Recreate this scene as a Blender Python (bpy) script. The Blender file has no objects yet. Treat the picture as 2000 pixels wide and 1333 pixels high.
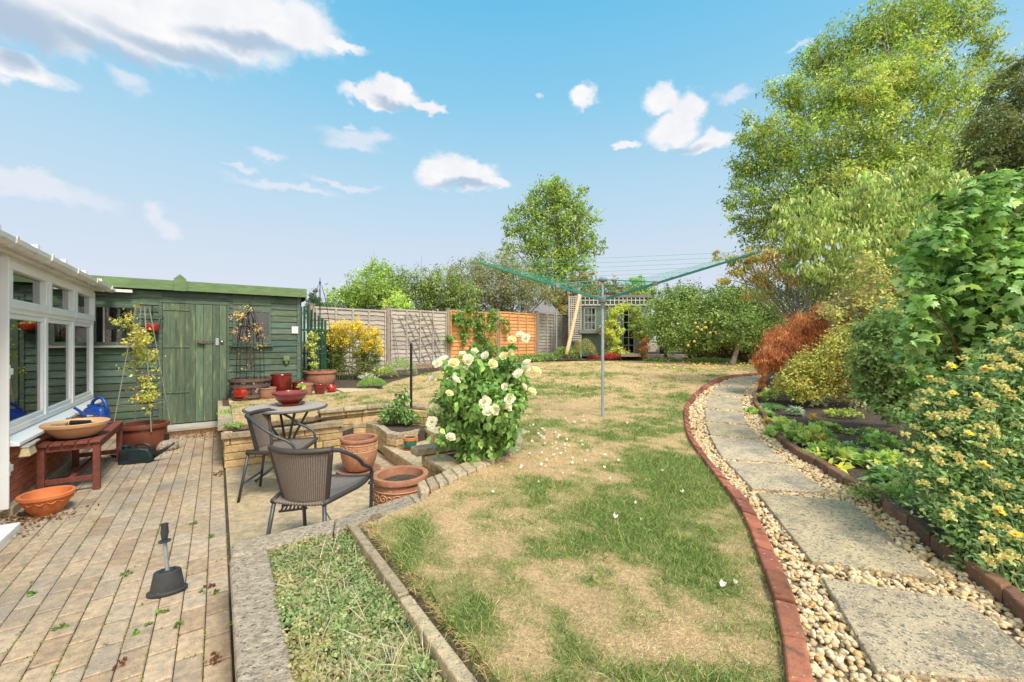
import bpy, math, random
import numpy as np
from mathutils import Vector, Matrix
from mathutils.geometry import delaunay_2d_cdt
C = bpy.context.scene.collection
R = math.radians
# ------------------------------------------------------------------ camera
F, CX, HY, EYE = 820.0, 1000.0, 667.0, 1.4
cam = bpy.data.cameras.new('camera'); cam.lens = F/2000*36; cam.sensor_width = 36
cam.clip_start = .05; cam.clip_end = 2000
camo = bpy.data.objects.new('camera', cam); C.objects.link(camo)
camo.location = (0, 0, EYE); camo.rotation_euler = (R(90), 0, 0)
bpy.context.scene.camera = camo
# ------------------------------------------------------------------ world
SUN_EL, SUN_AZ = 54.0, 136.0          # azimuth clockwise from +Y
sc = bpy.context.scene
sc.view_settings.view_transform = 'Standard'; sc.view_settings.look = 'None'
sc.view_settings.exposure = 0.45; sc.view_settings.gamma = 1
W = bpy.data.worlds.new('World'); sc.world = W; W.use_nodes = True
def build_world():
    nt = W.node_tree; N = nt.nodes; L = nt.links; N.clear()
    def nd(t, **k):
        n = N.new(t)
        for a, b in k.items(): setattr(n, a, b)
        return n
    def mth(op, a, b=None, c=None, clamp=False):
        n = nd('ShaderNodeMath', operation=op, use_clamp=clamp)
        for i, q in enumerate((a, b, c)):
            if q is None: continue
            if isinstance(q, (int, float)): n.inputs[i].default_value = q
            else: L.new(q, n.inputs[i])
        return n.outputs[0]
    def mix(f, a, b):
        n = nd('ShaderNodeMix', data_type='RGBA')
        for i, q in ((0, f), (6, a), (7, b)):
            if isinstance(q, (int, float)): n.inputs[i].default_value = q
            elif isinstance(q, tuple): n.inputs[i].default_value = (*q, 1)
            else: L.new(q, n.inputs[i])
        return n.outputs[2]
    tc = nd('ShaderNodeTexCoord'); D = tc.outputs['Generated']
    sx = nd('ShaderNodeSeparateXYZ'); L.new(D, sx.inputs[0])
    az = mth('ARCTAN2', sx.outputs[0], sx.outputs[1]); el = mth('ARCSINE', sx.outputs[2])
    az = mth('MULTIPLY', az, 57.2958); el = mth('MULTIPLY', el, 57.2958)
    def noise(scale, det, rough=.55, off=0):
        mp = nd('ShaderNodeMapping'); mp.inputs['Location'].default_value = (off, off*.7, 0)
        mp.inputs['Scale'].default_value = (1, 1, 1.35); L.new(D, mp.inputs[0])
        n = nd('ShaderNodeTexNoise'); n.inputs['Scale'].default_value = scale
        n.inputs['Detail'].default_value = det; n.inputs['Roughness'].default_value = rough
        L.new(mp.outputs[0], n.inputs['Vector']); return n
    n1 = noise(9, 7); n2 = noise(34, 6, .6, 3.1); n3 = noise(16, 6, .6, 7.7)
    def wob(n, k):
        v = nd('ShaderNodeVectorMath', operation='SUBTRACT'); L.new(n.outputs['Color'], v.inputs[0]); v.inputs[1].default_value = (.5, .5, .5)
        m = nd('ShaderNodeVectorMath', operation='SCALE'); L.new(v.outputs[0], m.inputs[0]); m.inputs['Scale'].default_value = k
        return m.outputs[0]
    cb = nd('ShaderNodeCombineXYZ'); L.new(az, cb.inputs[0]); L.new(el, cb.inputs[1])
    a1 = nd('ShaderNodeVectorMath', operation='ADD'); L.new(cb.outputs[0], a1.inputs[0]); L.new(wob(n1, 4.2), a1.inputs[1])
    a2 = nd('ShaderNodeVectorMath', operation='ADD'); L.new(a1.outputs[0], a2.inputs[0]); L.new(wob(n2, 2.3), a2.inputs[1])
    fl = nd('ShaderNodeVectorMath', operation='MULTIPLY'); L.new(a2.outputs[0], fl.inputs[0]); fl.inputs[1].default_value = (1, 1, 0)
    P = fl.outputs[0]
    def toang(px, py):
        a = math.atan((px-CX)/F); e = math.atan((HY-py)/F*math.cos(a))
        return math.degrees(a), math.degrees(e)
    def blobs(lst, P=P):
        out = None
        for px, py, rx, ry in lst:
            a, e = toang(px, py); a2_, _ = toang(px+rx, py); a0_, _ = toang(px-rx, py); _, e2 = toang(px, py-ry); _, e0 = toang(px, py+ry)
            ra = (a2_-a0_)/2; re = (e2-e0)/2
            s = nd('ShaderNodeVectorMath', operation='SUBTRACT'); L.new(P, s.inputs[0]); s.inputs[1].default_value = (a, e, 0)
            m = nd('ShaderNodeVectorMath', operation='MULTIPLY'); L.new(s.outputs[0], m.inputs[0]); m.inputs[1].default_value = (1/ra, 1/re, 0)
            l = nd('ShaderNodeVectorMath', operation='LENGTH'); L.new(m.outputs[0], l.inputs[0])
            d = l.outputs['Value']
            out = d if out is None else mth('SMOOTH_MIN', out, d, .15)
        return out
    def sstep(x, lo, hi):
        n = nd('ShaderNodeMapRange', interpolation_type='SMOOTHSTEP'); L.new(x, n.inputs[0])
        n.inputs[1].default_value = lo; n.inputs[2].default_value = hi; n.inputs[3].default_value = 1; n.inputs[4].default_value = 0
        return n.outputs[0]
    # gradient
    ramp = nd('ShaderNodeValToRGB'); cr = ramp.color_ramp
    stops = [(0, (.78, .79, .87)), (.10, (.75, .78, .88)), (.22, (.67, .78, .90)), (.38, (.50, .75, .92)), (.58, (.27, .65, .91)), (.8, (.13, .55, .88)), (1, (.11, .52, .87))]
    while len(cr.elements) < len(stops): cr.elements.new(.5)
    for e_, (p, c) in zip(cr.elements, stops): e_.position = p; e_.color = (*c, 1)
    L.new(mth('DIVIDE', el, 52.0, clamp=True), ramp.inputs[0])
    sky = nd('ShaderNodeTexSky', sky_type='NISHITA'); sky.sun_disc = False
    sky.sun_elevation = R(SUN_EL); sky.sun_rotation = R(SUN_AZ); sky.ozone_density = 2.0; sky.dust_density = .6
    nv = nd('ShaderNodeVectorMath', operation='SCALE'); L.new(sky.outputs[0], nv.inputs[0]); nv.inputs['Scale'].default_value = .12
    base = mix(.12, ramp.outputs[0], nv.outputs[0])
    # warm pale right hand side of the sky low down
    solid = blobs([(60, 20, 210, 72), (260, 34, 220, 74), (430, 42, 190, 80), (560, 52, 120, 72), (665, 88, 55, 20),
                   (30, 130, 120, 34), (720, 193, 60, 20), (770, 182, 48, 24), (835, 200, 40, 13),
                   (1142, 190, 28, 26), (1285, 200, 42, 34), (1340, 215, 42, 36), (1310, 262, 50, 36), (1385, 285, 55, 22), (1225, 295, 30, 9),
                   (865, 335, 52, 34), (925, 345, 62, 28), (975, 355, 34, 13)])
    wisp = blobs([(252, 160, 44, 24), (560, 365, 120, 10), (60, 372, 200, 26), (700, 262, 80, 18), (305, 420, 26, 22), (325, 437, 28, 18), (680, 276, 52, 16), (742, 268, 28, 14), (680, 238, 14, 6),
                  (1440, 185, 42, 14), (520, 300, 45, 10), (670, 358, 70, 8), (60, 360, 150, 17), (1056, 190, 9, 8), (470, 325, 40, 7), (1570, 90, 30, 6)])
    solid = mth('ADD', solid, mth('MULTIPLY', mth('SUBTRACT', n3.outputs['Fac'], .5), .8))
    m1 = sstep(solid, .60, 1.22)
    m2 = mth('MULTIPLY', sstep(wisp, .3, 1.25), .62)
    # shade inside the clouds: billow noise, and the undersides and left end of the big bank
    grey = blobs([(40, 50, 150, 62), (200, 92, 180, 30), (360, 100, 190, 24), (480, 90, 120, 20), (30, 120, 60, 26), (770, 353, 60, 9), (1300, 305, 80, 10), (780, 205, 60, 7), (910, 362, 80, 8)], a1.outputs[0])
    g = mth('MULTIPLY', sstep(grey, .3, 1.3), .95)
    sh = nd('ShaderNodeMapRange'); L.new(n3.outputs['Fac'], sh.inputs[0]); sh.inputs[1].default_value = .38; sh.inputs[2].default_value = .66; sh.inputs[3].default_value = .45; sh.inputs[4].default_value = 0
    white = mix(sh.outputs[0], (.97, .97, .98), (.74, .77, .86))
    ccol = mix(g, white, (.44, .56, .71))
    col = mix(m2, base, (.86, .87, .93))
    col = mix(m1, col, ccol)
    bk = nd('ShaderNodeMapRange', interpolation_type='SMOOTHSTEP'); L.new(sx.outputs[1], bk.inputs[0]); bk.inputs[1].default_value = .05; bk.inputs[2].default_value = -.6; bk.inputs[3].default_value = 0; bk.inputs[4].default_value = 1  # unseen bright cloud bank behind the viewer, added as soft fill light
    fill_cloud = nd('ShaderNodeMapRange', interpolation_type='SMOOTHSTEP'); L.new(n1.outputs['Fac'], fill_cloud.inputs[0]); fill_cloud.inputs[1].default_value = .3; fill_cloud.inputs[2].default_value = .55; fill_cloud.inputs[3].default_value = .5; fill_cloud.inputs[4].default_value = 1
    col = mix(mth('MULTIPLY', bk.outputs[0], fill_cloud.outputs[0]), col, (2.15, 2.0, 1.75))
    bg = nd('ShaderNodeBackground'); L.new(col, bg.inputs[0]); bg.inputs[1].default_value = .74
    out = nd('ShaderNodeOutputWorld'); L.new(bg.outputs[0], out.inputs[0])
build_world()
sl = bpy.data.lights.new('sun', 'SUN'); sl.energy = 3.1; sl.angle = R(16); sl.color = (1, .93, .82)
so = bpy.data.objects.new('sun', sl); C.objects.link(so)
_a, _e = R(SUN_AZ), R(SUN_EL)
_d = Vector((math.sin(_a)*math.cos(_e), math.cos(_a)*math.cos(_e), math.sin(_e)))
so.rotation_euler = _d.to_track_quat('Z', 'Y').to_euler(); so.location = (-5, -8, 12)

# ------------------------------------------------------------------ coordinates
def UV(u, v, z=0.): return Vector((-.574*u+.819*v, .819*u+.574*v, z))
def toUV(p): return (-.574*p[0]+.819*p[1], .819*p[0]+.574*p[1])
def zl(y): return .42 + .033*np.maximum(np.asarray(y, float)-4, 0)
def PZ(px, py, z):
    d = (EYE-z)*F/(py-HY); return Vector(((px-CX)/F*d, d, z))
def PD(px, py, d): return Vector(((px-CX)/F*d, d, EYE-(py-HY)/F*d))
def G(px, py, dz=0.):
    k = (py-HY)/F; d = .98/k
    if d > 4: d = 1.112/(k+.033)
    return Vector(((px-CX)/F*d, d, float(zl(d))+dz))
YAW_U = math.atan2(.819, -.574)   # heading of the u axis
def RZU(): return math.atan2(.574, .819)   # rotation so that local x = v, local y = u

# ------------------------------------------------------------------ numpy noise
def vnoise(x, y, s=0):
    xi = np.floor(x).astype(np.int64); yi = np.floor(y).astype(np.int64); xf = x-xi; yf = y-yi
    def h(a, b):
        n = (a*374761393 + b*668265263 + s*974634777) & 0xffffffff
        n = ((n ^ (n >> 13))*1274126177) & 0xffffffff
        return ((n ^ (n >> 16)) & 0xffff)/65535.0
    u = xf*xf*(3-2*xf); v = yf*yf*(3-2*yf)
    return (h(xi, yi)*(1-u)+h(xi+1, yi)*u)*(1-v)+(h(xi, yi+1)*(1-u)+h(xi+1, yi+1)*u)*v
def fbm(x, y, s=0, o=4):
    t = 0; a = .5; tot = 0
    for i in range(o):
        t = t+a*vnoise(x*2**i, y*2**i, s+i); tot += a; a *= .55
    return t/tot
def inpoly(x, y, poly):
    r = np.zeros(len(x), bool); n = len(poly)
    for i in range(n):
        x0, y0 = poly[i][:2]; x1, y1 = poly[(i+1) % n][:2]
        if y0 == y1: continue
        c = ((y0 > y) != (y1 > y)) & (x < (x1-x0)*(y-y0)/(y1-y0)+x0)
        r ^= c
    return r

# ------------------------------------------------------------------ materials
def lin(c): return tuple((q/255/12.92 if q/255 <= .04045 else ((q/255+.055)/1.055)**2.4) for q in c)
def pm(name, c1, c2=None, scale=6, rough=.85, bump=.25, bscale=None, detail=6, attr=False, metal=0, spec=.3,
       spots=None, stretch=(1, 1, 1), coat=0, bdist=.01, c3=None, s3=1.2):
    m = bpy.data.materials.new(name); m.use_nodes = True; nt = m.node_tree; N = nt.nodes; L = nt.links
    b = N['Principled BSDF']; b.inputs['Roughness'].default_value = rough; b.inputs['Metallic'].default_value = metal
    b.inputs['Specular IOR Level'].default_value = spec; b.inputs['Coat Weight'].default_value = coat; b.inputs['Coat Roughness'].default_value = .12
    tc = N.new('ShaderNodeTexCoord'); mp = N.new('ShaderNodeMapping'); mp.inputs['Scale'].default_value = stretch
    L.new(tc.outputs['Object'], mp.inputs[0])
    c2 = c2 or tuple(q*.7 for q in c1)
    def noise(s, d=detail):
        n = N.new('ShaderNodeTexNoise'); n.inputs['Scale'].default_value = s; n.inputs['Detail'].default_value = d; n.inputs['Roughness'].default_value = .62
        L.new(mp.outputs[0], n.inputs['Vector']); return n
    def rng(o, a, b_):
        r = N.new('ShaderNodeMapRange'); r.inputs[1].default_value = a; r.inputs[2].default_value = b_; L.new(o, r.inputs[0]); return r.outputs[0]
    def mixc(f, a, b_, t='MIX'):
        x = N.new('ShaderNodeMix'); x.data_type = 'RGBA'; x.blend_type = t
        if isinstance(f, float): x.inputs[0].default_value = f
        else: L.new(f, x.inputs[0])
        for i, q in ((6, a), (7, b_)):
            if isinstance(q, tuple): x.inputs[i].default_value = (*q, 1)
            else: L.new(q, x.inputs[i])
        return x.outputs[2]
    n = noise(scale); col = mixc(rng(n.outputs[0], .36, .64), c1, c2)
    if c3:
        n3 = noise(s3, 4); col = mixc(rng(n3.outputs[0], .5, .68), col, c3)
    for sp in (spots or []):
        sc_, lo, hi, cc = sp; ns = noise(sc_, 3); col = mixc(rng(ns.outputs[0], lo, hi), col, cc)
    if attr:
        m['attr'] = 1; at = N.new('ShaderNodeAttribute'); at.attribute_name = 'col'
        col = mixc(1.0, col, at.outputs['Color'], 'MULTIPLY')
    L.new(col, b.inputs['Base Color'])
    if bump:
        nb = noise(bscale or scale*4, 5); bp = N.new('ShaderNodeBump'); bp.inputs['Strength'].default_value = bump; bp.inputs['Distance'].default_value = bdist
        L.new(nb.outputs[0], bp.inputs['Height']); L.new(bp.outputs[0], b.inputs['Normal'])
    return m
def leafmat(name, trans=.42, rough=.5, spec=.25):
    m = bpy.data.materials.new(name); m.use_nodes = True; nt = m.node_tree; N = nt.nodes; L = nt.links
    b = N['Principled BSDF']; b.inputs['Roughness'].default_value = rough; b.inputs['Specular IOR Level'].default_value = spec
    at = N.new('ShaderNodeAttribute'); at.attribute_name = 'col'; L.new(at.outputs['Color'], b.inputs['Base Color'])
    t = N.new('ShaderNodeBsdfTranslucent'); hs = N.new('ShaderNodeMix'); hs.data_type = 'RGBA'; hs.blend_type = 'MULTIPLY'; hs.inputs[0].default_value = 1
    L.new(at.outputs['Color'], hs.inputs[6]); hs.inputs[7].default_value = (1.25, 1.3, .8, 1); L.new(hs.outputs[2], t.inputs[0])
    mx = N.new('ShaderNodeMixShader'); mx.inputs[0].default_value = trans
    L.new(b.outputs[0], mx.inputs[1]); L.new(t.outputs[0], mx.inputs[2]); L.new(mx.outputs[0], N['Material Output'].inputs[0])
    return m
def weave(name, c1, c2, su, sv, bump=.8):
    m = bpy.data.materials.new(name); m.use_nodes = True; nt = m.node_tree; N = nt.nodes; L = nt.links
    b = N['Principled BSDF']; b.inputs['Roughness'].default_value = .55
    uv = N.new('ShaderNodeUVMap'); mp = N.new('ShaderNodeMapping'); mp.inputs['Scale'].default_value = (su, sv, 1); L.new(uv.outputs[0], mp.inputs[0])
    sp = N.new('ShaderNodeSeparateXYZ'); L.new(mp.outputs[0], sp.inputs[0])
    def M(op, a, b_=None):
        n = N.new('ShaderNodeMath'); n.operation = op
        for i, q in enumerate((a, b_)):
            if q is None: continue
            if isinstance(q, (int, float)): n.inputs[i].default_value = q
            else: L.new(q, n.inputs[i])
        return n.outputs[0]
    s1 = M('ABSOLUTE', M('SINE', M('MULTIPLY', sp.outputs[0], math.pi)))
    par = M('MULTIPLY', M('FLOOR', sp.outputs[0]), math.pi/2)
    s2 = M('ABSOLUTE', M('SINE', M('ADD', M('MULTIPLY', sp.outputs[1], math.pi), par)))
    h = M('MULTIPLY', M('POWER', s1, .6), M('ADD', M('MULTIPLY', s2, .6), .4))
    nz = N.new('ShaderNodeTexNoise'); nz.inputs['Scale'].default_value = 25; L.new(uv.outputs[0], nz.inputs['Vector'])
    mx = N.new('ShaderNodeMix'); mx.data_type = 'RGBA'; mx.inputs[6].default_value = (*c2, 1); mx.inputs[7].default_value = (*c1, 1)
    L.new(M('MULTIPLY', h, M('ADD', M('MULTIPLY', nz.outputs[0], .9), .5)), mx.inputs[0]); L.new(mx.outputs[2], b.inputs['Base Color'])
    bp = N.new('ShaderNodeBump'); bp.inputs['Strength'].default_value = bump; bp.inputs['Distance'].default_value = .004
    L.new(h, bp.inputs['Height']); L.new(bp.outputs[0], b.inputs['Normal'])
    return m
def glassmat(name, tint=(.8, .85, .85), refl=.25):
    m = bpy.data.materials.new(name); m.use_nodes = True; nt = m.node_tree; N = nt.nodes; L = nt.links
    N.remove(N['Principled BSDF'])
    t = N.new('ShaderNodeBsdfTransparent'); t.inputs[0].default_value = (*tint, 1)
    g = N.new('ShaderNodeBsdfGlossy'); g.inputs['Roughness'].default_value = .02; g.inputs[0].default_value = (1, 1, 1, 1)
    fr = N.new('ShaderNodeFresnel'); fr.inputs[0].default_value = 1.5
    ma = N.new('ShaderNodeMath'); ma.operation = 'ADD'; ma.use_clamp = True; L.new(fr.outputs[0], ma.inputs[0]); ma.inputs[1].default_value = refl
    mx = N.new('ShaderNodeMixShader'); L.new(ma.outputs[0], mx.inputs[0]); L.new(t.outputs[0], mx.inputs[1]); L.new(g.outputs[0], mx.inputs[2])
    L.new(mx.outputs[0], N['Material Output'].inputs[0]); return m

M = {}
M['leaf'] = leafmat('leaf', .38)
M['leaf_gloss'] = leafmat('leaf_gloss', .32, .38, .4)
M['grass'] = leafmat('grass_blades', .3, .6, .15)
M['petal'] = leafmat('petal', .3, .6, .1)
M['lawn'] = pm('lawn_turf', (.9, .9, .9), (.55, .55, .55), 60, .95, .9, 130, attr=True, bdist=.02, spec=.1)
M['soil'] = pm('soil', (.135, .10, .075), (.065, .048, .036), 25, .95, 1, 60, bdist=.03, spots=[(90, .62, .7, (.22, .17, .12))])
M['farsoil'] = pm('far_ground', (.16, .17, .07), (.10, .08, .05), 3, .95, .6, 20)
M['paver'] = pm('paver', (.50, .375, .25), (.30, .24, .175), 22, .9, .55, 160, attr=True, bdist=.004, spots=[(150, .60, .68, (.62, .54, .42)), (60, .62, .72, (.17, .15, .12))], c3=(.27, .225, .18), s3=1.6)
M['joint'] = pm('joint_sand', (.10, .08, .05), (.05, .048, .025), 12, .95, .5, 80)
M['slab'] = pm('slab_concrete', (.55, .43, .27), (.34, .27, .18), 14, .9, .6, 120, attr=True, bdist=.005, spots=[(45, .60, .68, (.17, .16, .15)), (70, .63, .69, (.66, .50, .26)), (25, .64, .76, (.25, .23, .21))])
M['oldslab'] = pm('weathered_slab', (.53, .42, .28), (.36, .285, .20), 7, .95, .9, 110, attr=True, bdist=.006, detail=9, c3=(.25, .21, .16), s3=3.5,
                  spots=[(75, .54, .62, (.15, .14, .125)), (48, .60, .66, (.60, .49, .28)), (130, .58, .64, (.62, .56, .46)), (20, .62, .70, (.17, .16, .145))])
M['cap'] = pm('coping_stone', (.52, .41, .28), (.33, .27, .19), 18, .95, 1, 70, attr=True, bdist=.012, spots=[(60, .58, .66, (.14, .13, .12)), (24, .62, .7, (.60, .50, .30))])
M['whitecap'] = pm('pale_concrete', (.60, .50, .39), (.36, .29, .22), 30, .95, 1, 60, attr=True, bdist=.03, spots=[(55, .57, .66, (.13, .12, .11)), (14, .70, .74, (.70, .50, .18))])
M['wallstone'] = pm('walling_stone', (.64, .47, .26), (.42, .30, .16), 12, .92, .9, 50, attr=True, bdist=.015, spots=[(30, .6, .7, (.24, .19, .13)), (50, .64, .72, (.75, .68, .5))])
M['mortar'] = pm('mortar', (.13, .10, .07), (.08, .06, .04), 20)
M['redbrick'] = pm('red_edging_brick', (.42, .155, .085), (.29, .105, .07), 14, .85, .6, 60, attr=True, bdist=.008, spots=[(11, .58, .72, (.10, .065, .055)), (45, .64, .70, (.55, .42, .33))])
M['darkbrick'] = pm('old_edging_brick', (.24, .12, .075), (.14, .075, .05), 14, .9, .8, 50, attr=True, bdist=.01, spots=[(9, .56, .68, (.16, .13, .06)), (50, .62, .7, (.34, .24, .15))])
M['stone'] = pm('gravel_stone', (.72, .60, .42), (.58, .46, .31), 30, .85, .4, 100, attr=True)
M['gravelbase'] = pm('gravel_base', (.46, .36, .23), (.20, .15, .10), 60, .95, 1, 90, bdist=.02)
M['wallbrick'] = pm('house_brick', (.60, .21, .10), (.42, .13, .07), 9, .85, .5, 70, attr=True, stretch=(1, 1, 6))
M['wallmortar'] = pm('house_mortar', (.60, .50, .38), (.45, .38, .3), 20)
M['upvc'] = pm('white_upvc', (.88, .88, .87), (.83, .83, .82), 3, .3, 0, spec=.5)
M['upvcdirt'] = pm('gutter_upvc', (.84, .83, .80), (.72, .70, .65), 4, .4, .05, spec=.4, spots=[(8, .62, .75, (.45, .40, .32))])
M['shedgreen'] = pm('shed_boards', (.105, .15, .108), (.065, .102, .08), 5, .75, .5, 18, attr=True, stretch=(1, 1, 9), bdist=.006, spots=[(4, .6, .75, (.20, .25, .14)), (22, .66, .72, (.33, .34, .22))])
M['sheddoor'] = pm('shed_door_boards', (.13, .178, .115), (.075, .118, .085), 5, .75, .5, 18, attr=True, stretch=(7, 7, .8), bdist=.006, spots=[(3, .58, .72, (.27, .31, .15)), (18, .67, .72, (.36, .36, .27))])
M['fascia'] = pm('shed_fascia', (.16, .24, .105), (.11, .175, .08), 6, .7, .4, 20, stretch=(1, 1, 6), spots=[(30, .68, .72, (.06, .10, .04))])
M['roof'] = pm('roof_felt', (.10, .12, .10), (.06, .07, .06), 20)
M['trellisgreen'] = pm('trellis_green', (.035, .13, .065), (.025, .09, .05), 8, .7, .3)
M['greywood'] = pm('silver_fence', (.50, .46, .41), (.36, .325, .29), 4, .9, .7, 22, attr=True, stretch=(1, 1, 10), bdist=.008, spots=[(7, .6, .72, (.27, .23, .19))])
M['orangewood'] = pm('orange_fence', (.72, .37, .16), (.56, .27, .11), 4, .85, .5, 22, attr=True, stretch=(1, 1, 9), bdist=.006)
M['post'] = pm('fence_post', (.36, .29, .23), (.24, .19, .15), 6, .9, .6, 25, stretch=(6, 6, 1))
M['bench'] = pm('bench_wood', (.21, .062, .042), (.13, .04, .03), 7, .6, .4, 30, attr=True, stretch=(4, 4, 4), spots=[(30, .68, .72, (.4, .28, .22))])
M['terra'] = pm('terracotta', (.42, .205, .125), (.31, .135, .08), 8, .75, .3, 60, spots=[(14, .6, .75, (.56, .33, .21))])
M['terrapale'] = pm('pale_terracotta', (.70, .42, .23), (.60, .34, .18), 6, .7, .2, 50)
M['terraorange'] = pm('orange_terracotta', (.66, .20, .07), (.52, .15, .05), 8, .7, .2, 50)
M['terrabrown'] = pm('brown_terracotta', (.36, .19, .12), (.27, .13, .085), 7, .6, .3, 40, stretch=(1, 1, 4), spots=[(12, .62, .75, (.45, .28, .2))])
M['brownglaze'] = pm('brown_glaze', (.20, .062, .035), (.12, .04, .025), 6, .3, .15, 30, coat=.5)
M['red'] = pm('red_glaze', (.42, .022, .014), (.30, .016, .012), 5, .2, .08, 20, coat=.9)
M['darkred'] = pm('dark_red_glaze', (.19, .018, .013), (.11, .012, .01), 5, .25, .1, 20, coat=.7)
M['greenglaze'] = pm('green_glaze', (.02, .16, .105), (.015, .10, .07), 5, .25, .1, 20, coat=.8)
M['dark'] = pm('dark_metal', (.060, .068, .078), (.045, .05, .058), 10, .4, .1, metal=.2, spec=.5)
M['black'] = pm('black_metal', (.02, .02, .022), (.014, .014, .015), 10, .45, .05, spec=.4)
M['blackplastic'] = pm('black_plastic', (.045, .048, .05), (.03, .033, .035), 20, .5, .1, spec=.4, spots=[(40, .68, .72, (.18, .18, .17))])
M['canplastic'] = pm('dark_can_plastic', (.016, .034, .038), (.012, .022, .026), 10, .35, .05, spec=.5)
M['blue'] = pm('blue_plastic', (.015, .065, .33), (.012, .045, .24), 10, .35, .05, spec=.5)
M['galv'] = pm('galvanised_steel', (.42, .47, .50), (.33, .38, .41), 12, .45, .1, metal=.5)
M['dryergreen'] = pm('dryer_arm_green', (.012, .20, .15), (.01, .15, .11), 10, .4, .05, spec=.5)
M['line'] = pm('green_line', (.05, .50, .30), (.04, .40, .24), 10, .5, 0)
M['greyplastic'] = pm('grey_plastic', (.22, .25, .26), (.15, .17, .18), 10, .5, .05)
M['white'] = pm('white_paint', (.78, .77, .73), (.68, .67, .62), 10, .6, .1)
M['rust'] = pm('weathered_iron', (.18, .12, .10), (.10, .07, .06), 20, .8, .3)
M['bark'] = pm('bark', (.20, .16, .12), (.10, .08, .06), 12, .95, 1, 30, bdist=.02, stretch=(1, 1, .3))
M['palebark'] = pm('pale_bark', (.42, .38, .32), (.25, .22, .18), 12, .95, .8, 30, bdist=.02, spots=[(18, .6, .7, (.12, .10, .09))])
M['stem'] = pm('green_stem', (.14, .17, .06), (.10, .12, .05), 10, .8, .2)
M['twig'] = pm('dry_twig', (.46, .38, .29), (.30, .24, .18), 10, .9, .2)
M['cane'] = pm('grey_cane', (.33, .30, .25), (.22, .2, .17), 10, .9, .2)
M['log'] = pm('debarked_log', (.72, .52, .30), (.55, .38, .22), 6, .8, .4, 20, stretch=(5, 5, 1))
M['summer'] = pm('summerhouse_green', (.14, .20, .16), (.10, .145, .12), 5, .8, .3, stretch=(1, 1, 8))
M['trelliswhite'] = pm('trellis_offwhite', (.60, .56, .52), (.50, .46, .42), 5, .8, .2)
M['slateroof'] = pm('slate_roof', (.22, .21, .215), (.16, .155, .16), 8, .8, .4, stretch=(1, 1, 6))
M['intwall'] = pm('room_wall', (.55, .50, .42), (.5, .45, .38), 3, .9, 0)
M['curtain'] = pm('curtain', (.42, .42, .40), (.34, .34, .33), 3, .9, 0)
M['redcurtain'] = pm('red_curtain', (.28, .08, .05), (.18, .05, .03), 5, .9, 0)
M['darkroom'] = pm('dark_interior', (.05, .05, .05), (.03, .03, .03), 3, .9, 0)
M['glass'] = glassmat('window_glass', (.62, .68, .66), .10)
M['shedglass'] = glassmat('shed_glass', (.5, .52, .52), .03)
M['dirtyglass'] = pm('dusty_sheet', (.24, .20, .185), (.15, .125, .12), 5, .45, .1, spec=.6, spots=[(3, .55, .7, (.36, .32, .29))])
M['apple'] = pm('apple_skin', (.62, .55, .10), (.55, .38, .08), 8, .35, 0, spec=.5)
M['redapple'] = pm('red_apple_skin', (.50, .16, .05), (.60, .35, .08), 8, .35, 0, spec=.5)
M['paper'] = pm('paper', (.78, .78, .76), (.7, .7, .68), 5, .8, 0)
M['bristle'] = pm('bristle', (.62, .50, .30), (.50, .38, .2), 40, .9, .5, 200)
M['water'] = pm('dark_water_tray', (.03, .03, .03), (.02, .02, .02), 5, .2, 0)
M['chairweave'] = weave('rattan_brown_back', (.25, .195, .16), (.035, .027, .022), 30, 60)
M['seatweave'] = weave('rattan_brown_seat', (.28, .235, .20), (.045, .035, .03), 34, 34)
M['tableweave'] = weave('rattan_grey_top', (.62, .54, .45), (.10, .09, .08), 40, 40)

# ------------------------------------------------------------------ mesh building
def link(o, parent=None):
    C.objects.link(o)
    if parent is not None: o.parent = parent
    return o
def tag(o, label=None, cat=None, group=None, kind=None):
    if label: o['label'] = label
    if cat: o['category'] = cat
    if group: o['group'] = group
    if kind: o['kind'] = kind
    return o
def thing(name, label, cat, loc=(0, 0, 0), rz=0, group=None):
    o = bpy.data.objects.new(name, None); C.objects.link(o); o.location = loc; o.rotation_euler = (0, 0, rz)
    o.empty_display_size = .1
    return tag(o, label, cat, group)
def frommesh(name, V, Fc, mat, parent=None, smooth=False, col=None, world=False, uv=None, origin=None):
    V = np.asarray(V, float).reshape(-1, 3)
    if world and parent is not None:
        Mi = np.array((Matrix.Translation(parent.location) @ parent.rotation_euler.to_matrix().to_4x4()).inverted())
        V = V @ Mi[:3, :3].T + Mi[:3, 3]
    if origin is not None: V = V - np.array(origin)
    me = bpy.data.meshes.new(name)
    if isinstance(Fc, np.ndarray):      # uniform polygons
        n, k = Fc.shape
        me.vertices.add(len(V)); me.vertices.foreach_set('co', V.astype(np.float32).ravel())
        me.loops.add(n*k); me.loops.foreach_set('vertex_index', Fc.astype(np.int32).ravel())
        me.polygons.add(n); me.polygons.foreach_set('loop_start', np.arange(0, n*k, k, dtype=np.int32))
        me.update(calc_edges=True)
    else:
        me.from_pydata(V.tolist(), [], Fc); me.update()
    if col is not None:
        a = me.color_attributes.new('col', 'FLOAT_COLOR', 'POINT'); cc = np.ones((len(V), 4), np.float32); cc[:, :3] = np.asarray(col).reshape(-1, 3)
        a.data.foreach_set('color', cc.ravel())
    if uv is not None:
        l = me.uv_layers.new(name='UVMap'); vi = np.zeros(len(me.loops), np.int32); me.loops.foreach_get('vertex_index', vi)
        l.data.foreach_set('uv', np.asarray(uv, np.float32)[vi].ravel())
    if smooth: me.polygons.foreach_set('use_smooth', np.ones(len(me.polygons), bool))
    me.materials.append(mat)
    o = bpy.data.objects.new(name, me)
    if origin is not None: o.location = origin
    return link(o, parent)
ATTR = set()
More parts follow.
